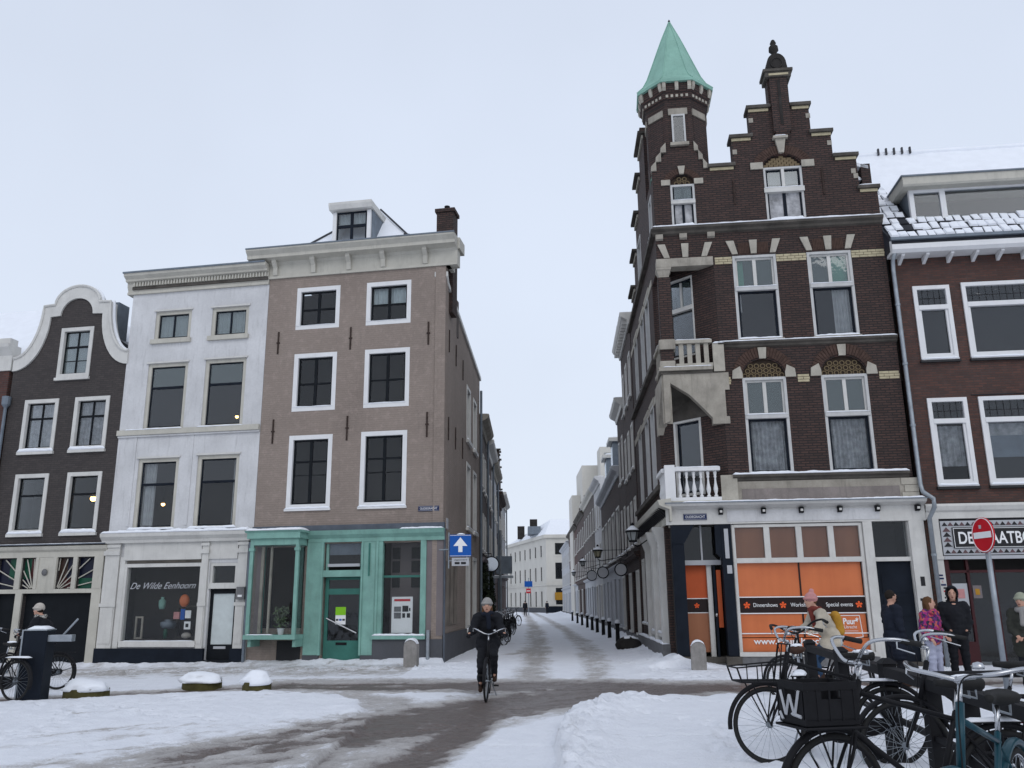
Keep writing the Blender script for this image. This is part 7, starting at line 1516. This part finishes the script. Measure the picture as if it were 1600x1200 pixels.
# ------------------------------------------------------------------ people
def remesh(b, name, mat, par, voxel=.02, sm=6):
    me = b.mesh('t', [M[mat]]); t = bpy.data.objects.new('t', me); COL.objects.link(t)
    m = t.modifiers.new('r', 'REMESH'); m.mode = 'VOXEL'; m.voxel_size = voxel; m.use_smooth_shade = True
    s = t.modifiers.new('s', 'SMOOTH'); s.iterations = sm; s.factor = .5
    dg = bpy.context.evaluated_depsgraph_get(); me2 = bpy.data.meshes.new_from_object(t.evaluated_get(dg)); bpy.data.objects.remove(t); me2.name = name
    me2.materials.clear(); me2.materials.append(M[mat]); me2.polygons.foreach_set('use_smooth', [True]*len(me2.polygons))
    o = bpy.data.objects.new(name, me2); COL.objects.link(o); o.parent = par; return o
def lerp(a, b, t): return Vector(a)*(1-t)+Vector(b)*t
def person(label, loc, yaw, J, coat='cloth_black', trousers='cloth_black', boots='boot', hat=None, hair='hair', hair_len=0, hood=False, scarf=None, skirt=0, gloves=None, head_yaw=0, coat_w=1.0, scale=1.0, group=None, face_dir=None, pompom=False, grip_=False):
    o = empty('person', loc, yaw, label, 'person', group); o.scale = (scale,)*3
    V = {k: Vector(v) for k, v in J.items()}; H = V['head']; hf = Matrix.Rotation(head_yaw, 3, 'Z'); tilt = Matrix.Rotation(J.get('nod', (0,))[0] if isinstance(J.get('nod', 0), tuple) else 0, 3, 'Y'); RM = hf @ tilt
    def hp(x, y, z): return H+RM @ Vector((x, y, z))
    # body: one continuous surface
    b = MB(); b.ell(hp(0, 0, .01), .094, .076, .115, 18, 12, RM); b.ell(hp(.028, 0, -.06), .058, .052, .055, 12, 8, RM); b.ell(hp(.10, 0, -.012), .017, .013, .024, 8, 6, RM); b.ell(hp(.088, 0, .03), .02, .055, .012, 8, 6, RM)
    for s in (-1, 1): b.ell(hp(0, s*.078, 0), .018, .01, .03, 8, 6, RM)
    b.capsule(hp(-.012, 0, -.07), .052, V['neck'], .058); b.capsule(V['neck'], .07, V['chest'], .12); b.capsule(V['chest']+Vector((0, .06, 0)), .11, V['chest']-Vector((0, .06, 0)), .11); b.capsule(V['chest'], .13, V['pelvis'], .13)
    for s in ('l', 'r'):
        b.capsule(V['neck'], .05, V['sh_'+s], .055); b.capsule(V['sh_'+s], .052, V['el_'+s], .042); b.capsule(V['el_'+s], .041, V['wr_'+s], .028)
        b.capsule(V['hip_'+s], .088, V['kn_'+s], .057); b.capsule(V['kn_'+s], .056, V['an_'+s], .038); b.capsule(V['an_'+s]-Vector((.02, 0, .03)), .035, V['to_'+s], .028)
        d = (V['wr_'+s]-V['el_'+s]).normalized()
        b.capsule(V['wr_'+s], .026, V['wr_'+s]+d*.06, .032)
    remesh(b, 'body', 'skin', o, .014, 3)
    # hands with separate fingers
    for s in ('l', 'r'):
        d = (V['wr_'+s]-V['el_'+s]).normalized(); sd = 1 if s == 'l' else -1
        up_ = Vector((0, 0, 1)) if abs(d.z) < .8 else Vector((1, 0, 0)); w = d.cross(up_).normalized(); dn = w.cross(d).normalized()
        if d.z < -.8: w = Vector((1, 0, 0)); dn = Vector((0, -sd, 0))
        else: dn = -abs(1)*(dn if dn.z > 0 else -dn)
        g = MB(); P = V['wr_'+s]; rt_ = Matrix((d, w, dn)).transposed()
        g.ell(P+d*.05, .05, .04, .017, 12, 8, rt_)
        for k, ln in enumerate((.062, .072, .068, .052)):
            q = P+d*.088+w*(-.030+.020*k); curl = .9 if grip_ else .35
            q1 = q+(d*math.cos(curl*.5)+dn*math.sin(curl*.5))*ln*.45; q2 = q1+(d*math.cos(curl*1.4)+dn*math.sin(curl*1.4))*ln*.33; q3 = q2+(d*math.cos(curl*2.3)+dn*math.sin(curl*2.3))*ln*.28
            g.capsule(q, .009, q1, .0088, 8).capsule(q1, .0088, q2, .008, 8).capsule(q2, .008, q3, .007, 8)
        t0 = P+d*.03-w*.035*(1); t1 = t0+d*.03-w*.022+dn*.01; t2 = t1+d*.028-w*.004+dn*.012; g.capsule(t0, .012, t1, .0105, 8).capsule(t1, .0105, t2, .0085, 8)
        g.build('hand', gloves or 'skin', o, smooth=True)
    # face: eyes, brows, mouth
    e = MB()
    for s in (-1, 1): e.ell(hp(.086, s*.031, .018), .009, .013, .007, 8, 6, RM)
    e.build('eyes', 'hair_dark', o, smooth=True); e = MB(); e.ell(hp(.093, 0, -.055), .006, .024, .006, 8, 6, RM); e.build('mouth', 'wool_rust', o, smooth=True)
    e = MB()
    for s in (-1, 1): e.ell(hp(.090, s*.032, .042), .006, .02, .005, 8, 6, RM)
    e.build('eyebrows', hair, o, smooth=True)
    # hair
    h = MB(); h.ell(hp(-.018, 0, .035), .098, .085, .105, 18, 12, RM)
    if hair_len: 
        h.capsule(hp(-.045, .05, .0), .05, hp(-.03, .065, -hair_len), .035).capsule(hp(-.045, -.05, .0), .05, hp(-.03, -.065, -hair_len), .035).capsule(hp(-.06, 0, 0), .06, hp(-.07, 0, -hair_len), .05)
    hm = remesh(h, 'hair', hair, o, .014, 3)
    for v in hm.data.vertices:
        n = mnoise.noise(v.co*28); v.co += v.normal*n*.008
    if hat:
        h = MB(); h.ell(hp(-.012, 0, .055), .112, .098, .105, 18, 12, RM); h.tube([hp(.108*math.cos(a), .096*math.sin(a), .048+.0*math.cos(a)) for a in [2*PI*k/16 for k in range(17)]], .019, 6, cap=False)
        if pompom: h.ell(hp(-.03, 0, .18), .045, .045, .04, 10, 8)
        remesh(h, 'hat', hat, o, .012, 2)
    if hood:
        h = MB(); h.ell(hp(-.035, 0, .03), .125, .118, .145, 18, 12, RM); h.tube([hp(.055, .095*math.cos(a), .02+.125*math.sin(a)) for a in [2*PI*k/16 for k in range(17)]], .022, 6, cap=False); h.capsule(hp(-.05, 0, -.08), .10, V['neck']+Vector((-.03, 0, 0)), .10); 
        hd = remesh(h, 'hood', coat, o, .014, 3)
        bm_ = bmesh.new(); bm_.from_mesh(hd.data); inv = RM.transposed(); kill = [v for v in bm_.verts if (lambda q: q.x > .045 and abs(q.y) < .072 and -.115 < q.z < .10)(inv @ (v.co-H))]; bmesh.ops.delete(bm_, geom=kill, context='VERTS'); bm_.to_mesh(hd.data); bm_.free()
    # coat
    c = MB(); cw = coat_w
    c.capsule(V['neck']-Vector((0, 0, .03)), .075, V['chest'], .15*cw); c.capsule(V['chest']+Vector((0, .07, .02)), .125*cw, V['chest']-Vector((0, .07, -.02)), .125*cw); c.capsule(V['chest'], .152*cw, V['pelvis']+Vector((0, 0, .03)), .152*cw)
    c.capsule(V['pelvis']+Vector((0, .05, .02)), .135*cw, V['pelvis']-Vector((0, .05, -.02)), .135*cw)
    for s in ('l', 'r'):
        c.capsule(V['neck']-Vector((0, 0, .04)), .07, V['sh_'+s], .082*cw); c.capsule(V['sh_'+s], .082*cw, V['el_'+s], .066*cw); c.capsule(V['el_'+s], .066*cw, V['wr_'+s], .048*cw)
        if skirt: c.capsule(V['hip_'+s], .135*cw, lerp(V['hip_'+s], V['kn_'+s], skirt), .125*cw)
    cm = remesh(c, 'coat', coat, o, .017, 4)
    for v in cm.data.vertices:
        z = v.co.z; n = mnoise.noise(Vector((v.co.x*6, v.co.y*6, z*16)))*.020+mnoise.noise(v.co*22)*.006; v.co += v.normal*n
    t = MB()
    for s in ('l', 'r'): t.capsule(V['hip_'+s], .105, V['kn_'+s], .078); t.capsule(V['kn_'+s], .077, V['an_'+s]+Vector((0, 0, .04)), .058)
    t.capsule(V['hip_l'], .10, V['hip_r'], .10); tm_ = remesh(t, 'trousers', trousers, o, .017, 4)
    for v in tm_.data.vertices: v.co += v.normal*(mnoise.noise(Vector((v.co.x*7, v.co.y*7, v.co.z*18)))*.016)
    for s in ('l', 'r'):
        q = MB(); q.capsule(V['an_'+s]+Vector((0, 0, .10)), .052, V['an_'+s]-Vector((.0, 0, .02)), .047); q.capsule(V['an_'+s]-Vector((.02, 0, .035)), .044, V['to_'+s], .040); z0 = min(V['to_'+s].z, V['an_'+s].z)-.045
        bo = remesh(q, 'boot', boots, o, .014, 3)
    if scarf:
        q = MB(); N_ = V['neck']+Vector((.01, 0, .01)); q.torus(N_, .085, .045, n=20, m=10, ax='y'); s_ = MB()
        s_.tube([N_+Vector((.085*math.cos(a), .085*math.sin(a), .012*math.sin(a*2))) for a in [2*PI*k/16 for k in range(17)]], .045, 10, cap=False); s_.capsule(N_+Vector((.09, .02, -.02)), .042, V['chest']+Vector((.14*cw, .03, -.05)), .045); remesh(s_, 'scarf', scarf, o, .014, 3)
    return o
def stand(h=1.75, **k):
    s = h/1.75; J = dict(pelvis=(0, 0, .96), chest=(0, 0, 1.27), neck=(0, 0, 1.47), head=(.02, 0, 1.625), sh_l=(0, .175, 1.41), sh_r=(0, -.175, 1.41), el_l=(-.02, .235, 1.13), el_r=(-.02, -.235, 1.13), wr_l=(.05, .235, .90), wr_r=(.05, -.235, .90),
         hip_l=(0, .09, .92), hip_r=(0, -.09, .92), kn_l=(.02, .10, .50), kn_r=(.02, -.10, .50), an_l=(0, .11, .09), an_r=(0, -.11, .09), to_l=(.13, .12, .04), to_r=(.13, -.12, .04))
    J.update(k); return {a: (tuple(c*s for c in b) if a != 'nod' else b) for a, b in J.items()}
def ride(lean=.20, foot=0, **k):
    """rider seated over a bicycle whose origin and heading it shares"""
    J = dict(pelvis=(-.24, 0, .98), chest=(-.24+lean*.9, 0, 1.28), neck=(-.20+lean*1.25, 0, 1.47), head=(-.15+lean*1.4, 0, 1.605), sh_l=(-.22+lean*1.2, .175, 1.41), sh_r=(-.22+lean*1.2, -.175, 1.41), el_l=(.0+lean*.5, .27, 1.17), el_r=(lean*.5, -.27, 1.17), wr_l=(.20, .30, 1.14), wr_r=(.20, -.30, 1.14),
         hip_l=(-.22, .09, .95), hip_r=(-.22, -.09, .95), kn_l=(.20, .12, .74), kn_r=(.08, -.12, .56), an_l=(.06, .13, .36), an_r=(-.12, -.13, .20), to_l=(.20, .13, .33), to_r=(.03, -.13, .14))
    J.update(k); return J
# riders
cyc1, _ = bicycle('dark bicycle ridden towards the camera by the woman in the grey hat', (-.47, 15.75, .0), R(-91), steer=R(-4), snowy=False, group=None, scale=.97, rise=.08, lean=R(-2))
person('woman cycling towards the camera in dark jacket and pale grey hat', (-.47, 15.75, .0), R(-91), ride(.22), coat='cloth_black', trousers='cloth_black', boots='boot', hat='scarf_grey', hair='hair', hair_len=.14, scarf='cloth_navy', gloves='cloth_black', coat_w=1.12, scale=.96, skirt=.12, grip_=True)
MB_b = None
cyc2, _ = bicycle('bicycle ridden past the orange windows by the woman with the yellow backpack', (4.95, 14.6, .03), R(184), steer=R(3), snowy=False, scale=.97, rise=.05)
p2_ = person('woman cycling left in cream coat, pink bobble hat and rust scarf', (4.95, 14.6, .03), R(184), ride(.17), coat='beige', trousers='denim', boots='boot', hat='wool_pink', hair='hair', scarf='wool_rust', skirt=.35, pompom=True, gloves='beige', scale=.96, coat_w=1.08, grip_=True)
bk = MB().capsule((-.24, 0, 1.12), .15, (-.14, 0, 1.38), .13); bpk = remesh(MB().capsule((-.36, 0, 1.12), .10, (-.32, 0, 1.36), .09).capsule((-.34, .07, 1.12), .08, (-.31, .07, 1.34), .075).capsule((-.34, -.07, 1.12), .08, (-.31, -.07, 1.34), .075), 'backpack', 'mustard', p2_, .016, 3)
bpk.parent = None; bpk.matrix_basis = Matrix.Translation((4.95, 14.6, .03)) @ Matrix.Rotation(R(184), 4, 'Z') @ Matrix.Scale(.96, 4); tag(bpk, 'mustard yellow backpack on the back of the woman cycling left', 'backpack')
cyc3, _ = bicycle('dark bicycle of the woman cycling behind the cabinet on the left', (-9.92, 18.7, -.05), R(176), snowy=False, rise=.08)
person('woman in cream hat and striped scarf cycling behind the dark cabinet', (-9.92, 18.7, -.08), R(176), ride(.16), coat='cloth_black', trousers='cloth_black', hat='wool_cream', hair='hair_dark', scarf='stripe', gloves='cloth_black', grip_=True)
# pedestrians at the right
person('man in long dark coat walking past the dark door, hand at his ear', (7.15, 16.9, 0), R(10), stand(1.76, el_l=(.02, .26, 1.2), wr_l=(.14, .12, 1.52), kn_l=(.12, .10, .5), an_l=(.12, .10, .10), to_l=(.25, .1, .05)), coat='cloth_navy', trousers='cloth_black', hair='hair_dark', skirt=.75, gloves='cloth_black', coat_w=1.12)
person('woman with auburn hair wrapped in a pink and purple checked shawl', (7.72, 16.6, 0), R(-62), stand(1.62, wr_l=(.16, .18, 1.02), wr_r=(.12, -.22, .98)), coat='plaid', trousers='jeans_pale', boots='boot', hair='hair', hair_len=.10, scarf='plaid', coat_w=1.08, head_yaw=R(40))
person('tall man in black hooded jacket beside the woman in the checked shawl', (8.28, 16.8, 0), R(-100), stand(1.80, wr_l=(.10, .16, 1.02), wr_r=(.10, -.16, 1.02)), coat='cloth_black', trousers='cloth_black', hood=True, hair='hair_dark', gloves='cloth_black', coat_w=1.22, scale=1.0, head_yaw=R(-15))
person('person in pale green hat and grey scarf at the right edge', (8.95, 15.7, 0), R(-140), stand(1.66, el_r=(.05, -.22, 1.12), wr_r=(.25, -.06, 1.02), el_l=(.05, .22, 1.12), wr_l=(.25, .04, 1.00)), coat='olive', trousers='cloth_black', hat='wool_green', scarf='scarf_grey', coat_w=1.15, skirt=.4)
person('tiny dark pedestrian in the middle of the far end of the lane', (1.35, 108, .02), R(90), stand(1.78, kn_l=(.14, .1, .5), an_l=(.1, .1, .1)), coat='cloth_black', trousers='cloth_black', hair='hair_dark')
person('tiny pedestrian by the cafe at the far right end of the lane', (4.6, 124, .02), R(120), stand(1.74), coat='cloth_navy', trousers='cloth_black', hair='hair_dark')
